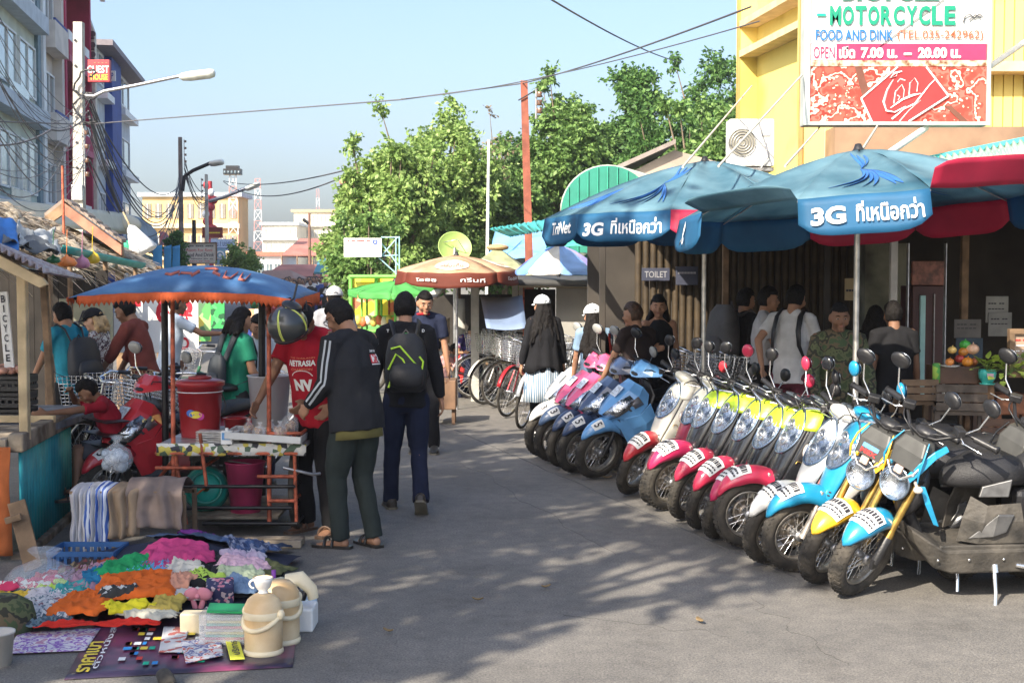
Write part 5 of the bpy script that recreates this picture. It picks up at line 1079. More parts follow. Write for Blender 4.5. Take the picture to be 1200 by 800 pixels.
mb=MB();mb.tube([(0,0,z)for z in(.1,.6,1.1,1.6,2.1,2.62)],[.036,.038,.036,.037,.035,.034],8);cme=mb.mesh('cane',cane)
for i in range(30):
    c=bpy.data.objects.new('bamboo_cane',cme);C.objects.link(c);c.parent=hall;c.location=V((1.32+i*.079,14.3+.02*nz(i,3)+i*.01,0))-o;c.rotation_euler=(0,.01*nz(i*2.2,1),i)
for x,D,m_,w in ((706,13.2,dkw,.06),(850,13.4,wood,.06),(969,12.3,dkw,.05),(1047,11.6,conc,.06)):
    p=At(x,320,D);bar(V((p.x,D,0)),V((p.x,D,2.62)),w,m_,'post',hall)
board('toilet_sign','dark sign reading TOILET on the bamboo wall',752,314,785,329,14.2,M('night_sign',(.03,.035,.06),.6),[('TOILET',.1,.25,.8,.5,M('dim_print',(.25,.25,.27),.6),.01)],.03)
board('dark_notice','second dark notice board right of the toilet sign',792,312,818,334,14.2,M('night_sign',(.03,.035,.06)),[('------',.1,.6,.8,.1,MC['dim_print'],.02)],.03)
hb(1012,1064,285,470,13.6,.2,M('mottled_plaster',(.16,.16,.12),.9,0,.6,2.5,bump=.4),'pillar_wall')
hb(1062,1066,285,480,12.2,.06,steel,'door_post');hb(1106,1110,285,480,12.2,.06,steel,'door_post')
t=thing('drinks_fridge','tall reddish brown drinks cabinet with a pale teal glass edge','fridge',(At(1088,320,12.6).x,12.6,.1));
for (x0_,x1_,y0_,y1_,m_,nm) in ((1068,1108,306,334,M('cabinet_header',(.22,.08,.05),.5,0,.5,20),'header_panel'),(1068,1108,335,470,M('maroon_metal',(.06,.015,.012),.5),'body'),(1076,1084,346,462,M('teal_light',(.35,.60,.58),.3),'glass_edge'),(1092,1095,344,462,steel,'handle')):
    a=At(x0_,y1_,12.6)-t.location;c=At(x1_,y0_,12.6)-t.location;q=MB();dd=.4 if nm == 'body' else .05;q.box(((a.x+c.x)/2,dd/2-(.03 if nm not in('body',)else-.0),(a.z+c.z)/2),(c.x-a.x,dd,c.z-a.z));q.build(nm,m_,t,bevel=.005)
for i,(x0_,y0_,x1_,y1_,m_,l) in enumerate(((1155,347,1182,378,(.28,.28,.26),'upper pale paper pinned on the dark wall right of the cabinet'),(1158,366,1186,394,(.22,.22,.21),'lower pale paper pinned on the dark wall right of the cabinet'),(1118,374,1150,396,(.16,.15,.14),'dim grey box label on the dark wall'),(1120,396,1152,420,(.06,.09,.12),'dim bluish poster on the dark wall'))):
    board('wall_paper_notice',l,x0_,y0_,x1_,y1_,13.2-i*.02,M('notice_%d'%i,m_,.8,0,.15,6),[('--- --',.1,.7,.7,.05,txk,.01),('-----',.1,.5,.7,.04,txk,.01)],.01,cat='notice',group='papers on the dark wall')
board('hanging_card','small tan card hanging beside the umbrella pole',990,326,1002,352,12.5,M('tan_card',(.35,.27,.15),.8),[('---',.1,.4,.8,.1,txk,.02)],.02)
# teal sheet roof with rafters in front of the yellow building
t=thing('teal_lean_to_roof','pale teal corrugated lean-to roof at the right edge','roof',(At(1140,320,12).x,12,0));o=t.location
sheet([(1085,186,13.4),(1260,152,12.6),(1260,226,10.2),(1128,214,10.8)],90,8,M('bleached_teal',(.22,.44,.38),.6,0,.3,2,col2=(.36,.50,.42)),'roof_sheet',None,rip=.02,rf=22,parent=t)
for a,b in (((1078,188,13.4),(1260,152,12.6)),): bar(At(*a),At(*b),.05,M('turquoise_strip',(.04,.45,.45),.5),'ridge_strip',t)
for k in range(5): f=k/4.5;a=At(1085,186,13.4).lerp(At(1260,152,12.6),f);b=At(1128,214,10.8).lerp(At(1260,226,10.2),f);bar(a-V((0,0,.08)),b-V((0,0,.08)),.05,wood,'rafter',t)
for p in (At(1215,320,10.6),At(1130,320,13.2)): bar(V((p.x,p.y,0)),V((p.x,p.y,2.45)),.07,wood,'post',t)
bar(At(1120,216,10.9),At(1260,234,10.3),.05,wood,'fascia',t,.09)
# ================================================================ yellow building and the motorcycle sign
yb=thing('yellow_building','bright yellow rendered building rising behind the big motorcycle sign','building',(At(964,320,16.5).x,16.5,0));o=yb.location
xa,ya=o.x,16.5;kx=(883-600)/FL;fd=SE;s_=(kx*ya-xa)/(fd.x-kx*fd.y);xb,yb_=xa+fd.x*s_,ya+fd.y*s_
def yprism(pts,z0,z1,mat,name,bv=0): q=MB();q.prism([V((x,y,z0))-o for x,y in pts],(0,0,z1-z0));return q.build(name,mat,yb,bevel=bv)
yprism([(xa,ya),(xb,yb_),(xb+9,yb_+1),(xa+9,ya)],2.8,9,yel,'wall')
yprism([(xa,ya),(xb,yb_),(xb+9,yb_+1),(xa+9,ya)],0,2.79,dkw,'ground_floor')
yprism([(xa-.30,ya-.02),(xa+.1,ya-.06),(xa+.1,ya+.13),(xa-.30,ya+.15)],3.0,9,yel,'fin')
yprism([(xb-.22,yb_-.06),(xb+.02,yb_-.06),(xb+.02,yb_+.1),(xb-.25,yb_+.1)],2.9,9,yel,'fin')
yprism([(xa-.315,ya-.045),(xa-.27,ya-.06),(xa-.27,ya-.025),(xa-.315,ya-.021)],3.0,9,M('rust_trim',(.40,.20,.06),.8),'corner_trim')
yprism([(xb-.26,yb_-.05),(xb-.222,yb_-.065),(xb-.222,yb_-.0),(xb-.26,yb_-.0)],2.9,9,MC['rust_trim'],'corner_trim')
for zz in (At(935,30,16.5).z,At(935,-10,16.5).z): yprism([(xa-.3,ya+.16),(xa,ya+.16),(xb,yb_-.07),(xb-.24,yb_-.07)],zz,zz+.09,M('cream_ledge',(.62,.48,.28),.8),'ledge')
for k in range(14): x=xa+1.95+k*.12;q=MB();q.box(V((x,ya-.015,6.2))-o,(.105,.03,6));q.build('wall_batten',yel,yb)
q=MB();q.box(V((xa+3.0,ya-.06,At(1190,20,16.4).z))-o,(.75,.1,1.1));w_=q.build('window',M('brown_frame',(.20,.12,.07),.6),yb);q=MB();q.box(V((xa+3.0,ya-.12,At(1190,20,16.4).z))-o,(.6,.02,.95));q.build('pane',glass_dk,w_)
q=MB();q.box(V((xa+2.2,ya-.3,At(1100,168,16.2).z))-o,(4.4,.5,.34));q.build('brown_canopy',M('brown_fascia',(.30,.19,.12),.8,0,.25,2),yb)
q=MB();q.box(V((xa+2.3,ya-.18,At(1180,78,16.2).z))-o,(2.0,.3,.12));q.build('window_sill',M('cream_ledge',(.62,.48,.28)),yb)
for x in (968,1000,1033): q=MB();a=At(x,186,16.38)-o;c=At(x+26,149,16.38)-o;q.box(((a.x+c.x)/2,0,(a.z+c.z)/2),(c.x-a.x,.1,c.z-a.z));q.build('white_panel',white,yb)
# air conditioner
t=thing('air_conditioner','white air conditioner box with round fan grille beside the yellow wall','air conditioner',At(855,195,15.6));sc=15.6/FL;w,h=52*sc,55*sc
q=MB();q.box((w/2,.15,h/2),(w,.3,h));q.build('casing',M('ac_white',(.66,.66,.63),.5,0,.06,3),t,bevel=.015)
for k in range(5): q=MB();q.torus(.035+k*.03,.004,Matrix.Translation((.14,-.012,h*.5))@Matrix.Rotation(pi/2,4,'X'),28,5);q.build('grille_ring',steel,t)
q=MB();q.lathe([(0,0),(.15,0)],28,Matrix.Translation((.14,-.004,h*.5))@Matrix.Rotation(pi/2,4,'X'));q.build('fan_opening',M('fan_shade',(.25,.24,.2),.8),t)
q=MB();q.box((w*.8,-.006,h*.75),(.1,.01,.12));q.build('service_label',M('grey_label',(.4,.4,.4),.6),t)
q=MB();q.box((w/2,.2,-.03),(w*1.0,.35,.04));q.tube([(w*.8,0,h*.5),(w*.85,-.04,h*.2),(w*.7,-.02,-.02)],.01,6);q.tube([(w/2,.3,-.03),(w/2,1.4,-.3)],.02,6);q.build('bracket',steel,t)
# big hanging sign
SD=13.0;a=At(942,147,SD);c=At(1163,-95,SD);w,h=c.x-a.x,c.z-a.z;px1=SD/FL
t=thing('motorcycle_sign','big two part signboard reading MOTORCYCLE above a red drinks advertisement','sign',a)
def sp(px,py): return V(((px-942)/221*w,0,(147-py)/242*h))
def spanel(x0,y0,x1,y1,off,mat,name): q=MB();p,r=sp(x0,y1),sp(x1,y0);q.box(((p.x+r.x)/2,.0,(p.z+r.z)/2),(r.x-p.x,.012 if off else .12,r.z-p.z));ob=q.build(name,mat,t);ob.location.y=-off;return ob
q=MB();q.box((w/2,.1,h/2),(w,.18,h));q.build('casing',M('sign_casing',(.45,.48,.45),.5),t,bevel=.01)
for x0_,x1_,y0_,y1_ in ((942,948,-95,147),(1158,1163,-95,147),(948,1158,143,147)): spanel(x0_,y0_,x1_,y1_,.03,M('alu_frame',(.55,.58,.54),.35,.6,.1,5),'frame_bar')
spanel(948,-90,1158,52,.012,M('sign_white',(.62,.61,.58),.5,0,.04,2),'upper_panel');spanel(948.5,51.5,1157.5,71,.016,M('sign_pink',(.50,.03,.10),.5),'hours_band');spanel(949,52.5,979,70.5,.021,txw,'open_box')
spanel(948,71,1158,78,.02,M('rust_streaks',(.30,.10,.03),.8,0,.5,14,col2=(.75,.68,.5)),'rusty_seam')
spanel(948,78,1158,143,.012,patch_mat('cola_splash',((.52,.045,.03),(.58,.06,.04),(.62,.12,.09),(.25,.03,.02),(.74,.55,.42),(.55,.05,.035),(.60,.09,.06)),5,smooth=True),'lower_panel')
def st_(s,x0,y0,x1,y1,m_,bo=0,off=.036,nm='lettering'):
    q=MB();p=sp(x0,y1);text(q,s,(p.x,-off,p.z),(1,0,0),(0,0,1),(x1-x0)/221*w,(y1-y0)/242*h,bo);q.build(nm,m_,t)
S_b,S_o,S_g=M('sign_blue',(.01,.13,.42),.6,var=0),M('sign_orange',(.50,.11,.05),.6,var=0),M('sign_green',(.0,.24,.14),.6,var=0)
st_('FOR RENT',985,-66,1120,-44,txr,.04);st_('BICYCLE',985,-30,1100,1.5,S_g,.05)
q=MB();q.box((sp(960.5,0).x,-.036,sp(0,18).z),(.085,.004,.025));q.build('dash',txg,t)
for i,ch in enumerate('MOTORCYCLE'): x=970.5+i*15.1;st_(ch,x,7.5,x+13.4,30,S_g,.04)
st_('FOOD AND DINK',954,35,1046,48,S_b,.02);st_('(TEL.035-242962)',1051,36,1153,49,S_o,.012)
st_('OPEN',951.5,55,977,69,MC['sign_pink'],.01);st_('เปิด',982,55,1001,69,txw,.045);st_('7.00 น.  –  20.00 น.',1008,56,1127,69,txw,.05)
for p_ in (((1129,27),(1131,20),(1137,17),(1142,22),(1148,17),(1152,20)),((1136,24),(1143,18),(1150,22))): q=MB();q.tube([sp(*z)+V((0,-.036,0))for z in p_],.006,4);q.build('motorbike_doodle',inkm,t)
q=MB();q.prism([sp(x,y)+V((0,-.026,0))for x,y in((1009,116),(1052,79),(1086,79),(1113,113),(1066,143),(1022,143))],(0,-.004,0));q.build('bottle_label',M('label_bright_red',(.62,.03,.03),.5,0,.12,3),t)
for l in (((1009,116),(1052,79)),((1086,79),(1113,113)),((1113,113),(1066,143)),((1009,116),(1022,143))): q=MB();q.tube([sp(*l[0])+V((0,-.033,0)),sp(*l[1])+V((0,-.033,0))],.011,4);q.build('label_edge',txw,t)
for x0_,y0_,x1_,y1_ in ((1001,79,1016,112),(1108,124,1134,143)): q=MB();q.prism([sp(x,y)+V((0,-.0235,0))for x,y in((x0_,y0_),(x0_+9,y0_),(x1_+4,y1_),(x1_-6,y1_))],(0,-.003,0));q.build('bottle_shade',M('cola_brown',(.14,.05,.03),.5),t)
def sw(pts,r0,m_=txw): q=MB();q.tube([sp(*p)+V((0,-.036,0))for p in pts],r0,6,flat=.15);q.build('script_lettering',m_,t)
sw([(1057,84),(1048,86),(1043,92),(1050,90),(1052,86)],[.008,.014,.012,.01,.006]);sw([(1047,94),(1040,106),(1036,120),(1039,130),(1049,132),(1062,125)],[.008,.016,.024,.026,.018,.006])
sw([(1048,122),(1050,108),(1057,100),(1060,106),(1059,116)],[.013,.015,.012,.014,.013]);sw([(1052,112),(1055,114),(1053,118)],.01);sw([(1052,97),(1055,93),(1061,95)],.009)
sw([(1066,112),(1067,98),(1072,92),(1076,98),(1075,108)],[.013,.014,.012,.014,.012]);sw([(1044,127),(1058,117),(1070,112),(1080,110)],[.005,.012,.016,.004]);sw([(1046,140),(1060,128),(1073,122),(1090,100),(1098,92)],[.012,.008,.01,.006,.003]);sw([(1055,143),(1066,130),(1080,118)],[.01,.006,.003])
rng=random.Random(4)
for i in range(110):
    x,y=rng.choice(((rng.uniform(950,1015),rng.uniform(80,142)),(rng.uniform(1100,1156),rng.uniform(80,142)),(rng.gauss(985,12),rng.gauss(112,16))));x=min(1156,max(950,x));y=min(141,max(80,y));r_=rng.uniform(.004,.015)
    if i == 0: q=MB()
    q.add([sp(x,y)+V((r_*cos(a)*rng.uniform(.6,1.5),-.0255,r_*sin(a)*rng.uniform(.6,1.3)))for a in[2*pi*j/7 for j in range(7)]],[tuple(range(7))])
q.build('splash_drops',M('splash_cream',(.74,.55,.42),.6),t)['kind']='stuff'
q=MB();q.tube([sp(1106,0)+V((0,-.03,0)),sp(1030,55)+V((0,-.03,0)),],.004,4);q.build('thin_scratch',inkm,t)
# stays of the sign and guy cords
for pts,r_,l in ((((1085,150,13.1),(1038,182,12.2)),.03,'white steel stay running down from the foot of the big sign'),(((1160,78,13.1),(1215,40,14.8)),.03,'white steel stay behind the right side of the big sign')):
    q=MB();q.tube([At(*p)for p in pts],r_,8);solo(q,'sign_stay',l,'pole',white,group='stays of the big sign')
cord=M('cord',(.50,.46,.38),.8)
for pts,l in ((((881,101,15.9),(800,196,11)),'cord from the yellow wall down to the left blue umbrella'),(((940,88,13),(842,195,10.5)),'cord from the edge of the big sign to the left blue umbrella'),(((960,150,13.2),(920,195,10)),'short cord under the big sign'),(((1010,176,9.3),(1028,148,12)),'curly cord at the top of the right blue umbrella')):
    q=MB();q.tube([At(*p)for p in pts],.010,5);solo(q,'guy_cord',l,'cord',cord,group='guy cords of the umbrellas')
# ---------------------------------------------------------------- the two blue umbrellas
ub=M('umbrella_blue',(.065,.20,.29),.65,0,.25,2.2,col2=(.19,.35,.43),bump=.4,bscale=7);ubd=M('umbrella_valance_blue',(.025,.15,.31),.6,0,.15,3);ured=M('umbrella_red',(.55,.03,.09),.6,0,.15,3);uswirl=M('umbrella_swirl',(.03,.13,.38),.6)
for m_ in (ub,ubd,ured,gc,ob,brn): sheer(m_,.42)
def blue_umbrella(label,hub,r,drop,rz,tilt,texts,lift,vc,n=10):
    t,m,cp=umbrella('advertising_umbrella',label,hub,r,drop,n,[ub],rz=rz,tilt=tilt,valance=.20,vcols=vc,polem=metalm('grey_pole',(.5,.48,.44),.4),lift=lift,group='blue advertising umbrellas',sagk=.16)
    def vp(k,u,v,out=.10): a=2*pi*(k+.01+.98*u)/n;L_=.23*(1-v);return m @ (cp(2*pi*(k+.001+.998*u)/n,1,k)+V((cos(a),sin(a),0))*(sin(out*pi/2)*L_+.012*sin(u*9+k)*(1-v)+.006)+V((0,0,-cos(out*pi/2)*L_)))
    for k,s,u0,u1,v0,v1,bo in texts:
        q=MB();text_on(q,s,lambda x,y:vp(k,u0+(u1-u0)*x,v0+(v1-v0)*y),bo);q.build('lettering',txw,t)
    for k in {k_[0]for k_ in texts} | {0,4}:          # swirl print on the panels
        for j in range(9):
            q=MB();a0=-.42+j*.1;pts=[]
            for i in range(9): f=i/8;pts.append(m@(cp(2*pi*(k+.5+a0*(f**1.5)*(1 if j%2 else .9)+.12*sin(f*3))/n,.50+(.38*f if j%3 else-.30*f),k)+V((0,0,.008))))
            q.tube(pts,[.003+.02*sin(pi*i/8)*(1+j%3)/3 for i in range(9)],6,flat=.12);q.build('swirl_print',uswirl,t)
    return t,m,vp
n8=8
tA,mA,vA=blue_umbrella('nearer faded blue advertising umbrella with lettered valance over the scooters',At(1006,176,9.0),1.20,.36,R(-122),(R(-1.5),R(-4)),[(0,'3G',.10,.36,.28,.74,.04),(0,'ที่เหนือกว่า',.44,.94,.30,.82,.02)],{0:.05,9:1.3,1:1.6,8:.15},[ubd,ured,ubd,ubd,ured,ured,ubd,ubd,ubd,ub])
tB,mB,vB=blue_umbrella('farther faded blue advertising umbrella at the left over the scooters',At(826,189,11.6),1.36,.46,R(-145),(R(0),R(-1)),[(0,'3G',.08,.30,.22,.68,.04),(0,'ที่เหนือกว่า',.38,.92,.26,.80,.02),(9,'TriNet',.3,.85,.35,.8,.02)],{1:.1},[ubd,ured,ubd,ubd,ubd,ubd,ubd,ubd,ubd,ubd])
for (tt,vv,k) in ((tA,vA,8),):   # three-blade emblem
    for an in (90,210,330):
        q=MB();q.grid([[vv(k,.40+.16*cos(R(an))*f*.7+s*.03*sin(pi*f),.42+.42*sin(R(an))*f+s*.03,.2)for s in(-1,1)]for f in(0,.3,.6,1)]);q.build('propeller_emblem',txw,tt,solid=.003)
# ================================================================ people
SK={'tan':M('skin_tan',(.36,.19,.115),.55,0,.1,8,spec=.3),'brown':M('skin_brown',(.22,.115,.07),.55,0,.1,8,spec=.3),'fair':M('skin_fair',(.52,.32,.22),.55,0,.08,8,spec=.3)}
hairm=M('black_hair',(.009,.0075,.007),.7,0,.4,30,bump=.6,bscale=70,spec=.2);hairb=M('brown_hair',(.07,.035,.018),.5,0,.4,30,bump=.5,bscale=90);eyem=M('eye_dark',(.02,.015,.012),.2,var=0);lipm=M('lips',(.30,.12,.09),.5,var=0)
def ik(a,b,l1,l2,hint):
    """joint between a and b for two bones, bent towards hint; b is pulled in when out of reach"""
    d=b-a;L_=d.length
    if L_ > (l1+l2)*.999: b=a+d.normalized()*(l1+l2)*.999;d=b-a;L_=d.length
    x=(l1*l1-l2*l2+L_*L_)/(2*L_);y=sqrt(max(0,l1*l1-x*x));u=d.normalized();h=V(hint)-u*V(hint).dot(u)
    return a+u*x+h.normalized()*y,b
def capsule(mb,a,b,ra,rb,n=10,fl=1.0):
    pts=[a.lerp(b,f)for f in(0,.33,.66,1)];mb.tube(pts,[ra,ra*.67+rb*.33+.0,ra*.34+rb*.66,rb],n,flat=fl);mb.ell(a,ra,None,n,6);mb.ell(b,rb,None,n,6)
def blend(mb,name,mats,parent,vox,smooth=2,fold=0,fscale=9,seed=0,it=1.0):
    """merge the overlapping closed shapes into one continuous skin"""
    me=bpy.data.meshes.new('raw');me.from_pydata(mb.v,[],mb.f);o=bpy.data.objects.new('raw',me)
    r=o.modifiers.new('r','REMESH');r.mode='VOXEL';r.voxel_size=vox;r.use_smooth_shade=True
    if smooth: s=o.modifiers.new('s','SMOOTH');s.iterations=smooth;s.factor=.5
    m2=baked(o);bpy.data.meshes.remove(me)
    m2.name=name;m2.materials.clear()
    for m in (mats if isinstance(mats,(list,tuple))else[mats]): m2.materials.append(m)
    if fold:
        n=len(m2.vertices);co=[0.0]*(3*n);no=[0.0]*(3*n);m2.vertices.foreach_get('co',co);m2.vertex_normals.foreach_get('vector',no);nf=noise.noise
        for i in range(0,3*n,3):
            x,y,z=co[i:i+3];d=fold*(nf(V((x*fscale+seed,y*fscale,z*fscale*.45)))+.5*nf(V((x*fscale*2.4,y*fscale*2.4+seed,z*fscale*1.3))))
            co[i] += no[i]*d;co[i+1] += no[i+1]*d;co[i+2] += no[i+2]*d
        m2.vertices.foreach_set('co',co)
    m2.polygons.foreach_set('use_smooth',[True]*len(m2.polygons));m2.update()
    ob=bpy.data.objects.new(name,m2);C.objects.link(ob);ob.parent=parent;return ob
def person(label,loc,face,H=1.7,skin='tan',lean=0,head=(0,0),hands=(None,None),feet=None,elbow=(-.3,-1,-.2),top=None,sleeve='short',bottom=None,shorts=False,skirt=False,shoe='shoe',shoem=None,
hair='short',hairc=None,vox=.011,build=1.0,twist=0,curl=.6,pelvis=None,female=False,extra=None,side=0,group=None,collar=0,cap=None,hem=.0):
    """a standing or seated figure; local axes: y forward, x right, z up; hands and feet are targets in metres for H=1.7"""
    k=H/1.765;t=thing('person',label,'person',loc,face,group);B=build
    pel=V(pelvis) if pelvis else V((0,0,.962));Rl=Matrix.Rotation(R(-lean),3,'X') @ Matrix.Rotation(R(side),3,'Y') @ Matrix.Rotation(R(twist),3,'Z')
    def up(x,y,z): return pel+Rl @ V((x,y,z))
    sw_=.158 if female else .178;SH=[up(-sw_,0,.47),up(sw_,0,.47)];nk=up(0,-.005,.52);hd0=up(0,.02,.60)
    Rh=Rl @ Matrix.Rotation(R(head[1]),3,'Z') @ Matrix.Rotation(R(-head[0]),3,'X');hc=nk+Rh @ V((0,.03,.138))
    hip=[pel+V((-.09,0,-.05)),pel+V((.09,0,-.05))];feet=feet or [((-.11,.02,.075),0),((.11,-.02,.075),0)]
    hands=[V(h)if h else V((s*.27,.03,pel.z-.13))for h,s in zip(hands,(-1,1))]
    arms=[];legs=[]
    for i,s in enumerate((-1,1)):
        e,h=ik(SH[i],hands[i],.29,.26,V((s*-elbow[0]if elbow[0]else 0,elbow[1],elbow[2])));arms.append((SH[i],e,h))
        f=V(feet[i][0]);kn,f2=ik(hip[i],f,.43,.42,V((0,1,.1)));legs.append((hip[i],kn,f2,feet[i][1]))
    def sc(mb): mb.v=[(x*k,y*k,z*k)for x,y,z in mb.v];return mb
    # ---- body
    b=MB()
    def ring(c,rx,ry,n=16): return [c+Rl@V((rx*cos(2*pi*j/n),ry*sin(2*pi*j/n),0))for j in range(n)]
    W=(lambda w:w*B)
    b.loft([ring(up(0,0,-.10),.10,.08),ring(up(0,-.01,-.04),W(.135),W(.10)),ring(up(0,0,.10),W(.118),W(.085)),ring(up(0,0,.28),W(.135),W(.098)),ring(up(0,0,.42),.14,.09),ring(up(0,0,.50),.07,.06)])
    capsule(b,nk,hc-Rh@V((0,.02,.06)),.056 if not female else .046,.055 if not female else .045);capsule(b,up(-.13,0,.455),up(0,-.01,.515),.04,.045);capsule(b,up(.13,0,.455),up(0,-.01,.515),.04,.045)
    hs=[]
    for i in range(13):       # head from crown to chin
        th=pi*i/12;z=cos(th)*.118;sx=sin(th);jaw=max(0,-cos(th));row=[]
        for j in range(18):
            a=2*pi*j/18;x=.076*sx*cos(a)*(1-.26*jaw);y=.096*sx*sin(a)
            if sin(a) < 0: y *= (1.0-.45*jaw)
            else: y=y*(1-.10*jaw)+.012*jaw*sx
            row.append(hc+Rh@V((x,y,z+.0)))
        hs.append([p for p in row])
    b.grid(hs,True,True);b.add([hs[0][0]],[]) 
    P=lambda x,y,z: hc+Rh @ V((x,y,z))
    b.tube([P(0,.085,.018),P(0,.102,-.008),P(0,.112,-.026)],[.009,.012,.015],8);b.ell(P(0,.106,-.028),(.017,.012,.010),Rh,8,6)
    b.ell(P(0,.078,-.052),(.028,.022,.022),Rh,10,6);b.ell(P(0,.074,-.092),(.028,.022,.02),Rh,10,6);b.ell(P(0,.072,.034),(.056,.024,.016),Rh,12,6)
    for s in (-1,1):
        b.ell(P(s*.078,-.002,-.008),(.012,.022,.034),Rh@rotm(0,0,s*.35),10,8);b.ell(P(s*.045,.062,-.03),(.026,.024,.03),Rh,8,6)
    for i,s in enumerate((-1,1)):
        S_,e,h=arms[i];capsule(b,S_,e,.048*B,.036*B);b.ell(S_-Rl@V((s*.01,0,.005)),.052);capsule(b,e,h,.038*B,.025);d=(h-e).normalized()
        # hand: palm, four unequal bent fingers and the thumb
        sd=d.cross(V((0,1,0))if abs(d.y)<.8 else V((0,0,1))).normalized();inn=V((-s,0,0));inn=(inn-d*inn.dot(d));inn=inn.normalized() if inn.length > .1 else sd
        ac=d.cross(inn).normalized();ac=ac if ac.dot(V((0,1,.3))) > 0 else-ac      # thumb side
        pc=h+d*.045;rot=Matrix((ac,inn,d)).transposed();b.ell(pc,(.041,.018,.052),rot,12,8)
        for fi,(o_,L_) in enumerate(((.030,.070),(.010,.080),(-.010,.075),(-.029,.058))):
            p0=h+d*.082+ac*o_;a1=curl*(.55+.12*fi);p1=p0+(d*cos(a1)+inn*sin(a1))*L_*.45;a2=a1+curl*.9;p2=p1+(d*cos(a2)+inn*sin(a2))*L_*.32;a3=a2+curl*.6;p3=p2+(d*cos(a3)+inn*sin(a3))*L_*.25
            b.tube([p0-d*.02,p0,p1,p2,p3],[.0095,.0095,.009,.008,.0065],7)
        q0=h+d*.025+ac*.03;q1=q0+(d*.7+ac*.6+inn*.3).normalized()*.035;q2=q1+(d*.9+ac*.15+inn*.4).normalized()*.03;b.tube([q0-ac*.02,q0,q1,q2],[.012,.0125,.0105,.0075],7)
    for i,(h_,kn,f,yaw) in enumerate(legs):
        kr=.050 if (shorts or skirt or not bottom) else .032;capsule(b,h_,kn,.070*B,kr);capsule(b,kn,f,kr,.032);b.ell(kn.lerp(f,.28)-V((0,.012,0)),(kr*.95,kr,.09),None,10,8)
        fr=Matrix.Rotation(R(yaw),3,'Z');pt=feet[i][2] if len(feet[i]) > 2 else 0;fr=fr @ Matrix.Rotation(R(pt),3,'X');ft=lambda x,y,z: f+fr @ V((x,y,z))
        b.loft([[ft(w*cos(a),y,z+hh*sin(a))for a in[2*pi*j/10 for j in range(10)]]for y,w,z,hh in((-.065,.02,-.04,.02),(-.05,.032,-.035,.032),(.0,.035,-.03,.04),(.07,.042,-.048,.024),(.12,.044,-.055,.018),(.165,.034,-.06,.012),(.18,.015,-.06,.008))])
    body=blend(sc(b),'body',SK[skin],t,vox,1)
    # ---- face details
    for s in (-1,1):
        q=MB();q.ell(P(s*.031,.088,.004),(.012,.005,.0048),Rh,10,6);e_=sc(q).build('eye',M('eye_white',(.30,.26,.23),.3,var=0),t);q=MB();q.ell(P(s*.031,.0925,.004),(.006,.004,.0048),Rh,8,6);sc(q).build('iris',eyem,e_)
        q=MB();q.tube([P(s*.014,.094,.025),P(s*.032,.094,.031),P(s*.05,.083,.025)],[.003,.0045,.002],6);sc(q).build('eyebrow',hairc or hairm,t)
    q=MB();q.ell(P(0,.100,-.058),(.023,.005,.006),Rh,10,6);sc(q).build('lips',lipm,t)
    # ---- clothes
    if top:
        m=MB();x_=.018+hem
        m.loft([ring(up(0,0,-.13-hem),W(.150)+x_,W(.112)+x_),ring(up(0,0,-.04),W(.148)+x_,W(.110)+x_),ring(up(0,.005,.10),W(.135)+x_,W(.102)+x_),ring(up(0,.005,.28),W(.148)+x_,W(.112)+x_),ring(up(0,0,.42),.150+x_*.5,.10+x_*.5),ring(up(0,0,.50),.085,.07),ring(up(0,0,.515+collar),.066,.064)])
        if female: m.ell(up(-.065,.085,.30),(.06,.05,.06));m.ell(up(.065,.085,.30),(.06,.05,.06))
        if sleeve != 'none':
            for i,s in enumerate((-1,1)):
                S_,e,h=arms[i];capsule(m,up(s*.03,-.01,.50),S_+Rl@V((-s*.01,0,.0)),.060,.060);m.tube([S_-Rl@V((s*.05,0,0)),S_,S_.lerp(e,.5),S_.lerp(e,.68 if sleeve=='short' else 1)],[.060*B,.062*B,.060*B,(.063 if sleeve=='short' else .052)*B],12)
                if sleeve == 'long': m.ell(e,.056*B);m.tube([e,e.lerp(h,.5),e.lerp(h,.93)],[.056*B,.050*B,.040],12)
                if sleeve == 'rolled': m.ell(e,.054*B);m.tube([e,e.lerp(h,.35)],[.054*B,.048*B],12)
        sh=blend(sc(m),'shirt' if not isinstance(top,tuple)else top[1],top if not isinstance(top,tuple)else top[0],t,vox*1.05,2,.0125,8,len(label))
    if bottom:
        m=MB();m.loft([ring(up(0,0,.03),W(.142),W(.108)),ring(up(0,0,-.05),W(.155),W(.122)),[pel+V((W(.165)*cos(2*pi*j/16),W(.125)*sin(2*pi*j/16),-.11))for j in range(16)],[pel+V((.14*cos(2*pi*j/16),.09*sin(2*pi*j/16),-.17))for j in range(16)]])
        for i,(h_,kn,f,yaw) in enumerate(legs):
            h2=h_+V((0,0,-.02));m.ell(h2,.094*B)
            if shorts: m.tube([h2,h2.lerp(kn,.5),h2.lerp(kn,.9)],[.095*B,.092*B,.092],12)
            else: m.tube([h2,h2.lerp(kn,.5),kn],[.095*B,.086*B,.070],12);m.ell(kn,.070);m.tube([kn,kn.lerp(f,.5),f+V((0,-.01,-.015))],[.070,.066,.064],12)
        blend(sc(m),'trousers' if not shorts else 'shorts',bottom,t,vox*1.15,2,.012,9,len(label)+3)
    if skirt:
        q=MB();rows=[]
        for z,rx in ((.12,.14),(0,.175),(-.15,.21),(-.32,.235),(-.50,.25)): rows.append([pel+V(((rx+.012*sin(j*1.5))*cos(2*pi*j/40),(rx*.75+.012*sin(j*1.5))*sin(2*pi*j/40),z))for j in range(40)])
        q.grid(rows,True,True);sc(q).build('skirt',skirt,t,solid=.004)
    shoem=shoem or M('dark_shoe',(.03,.028,.026),.5,0,.3,8)
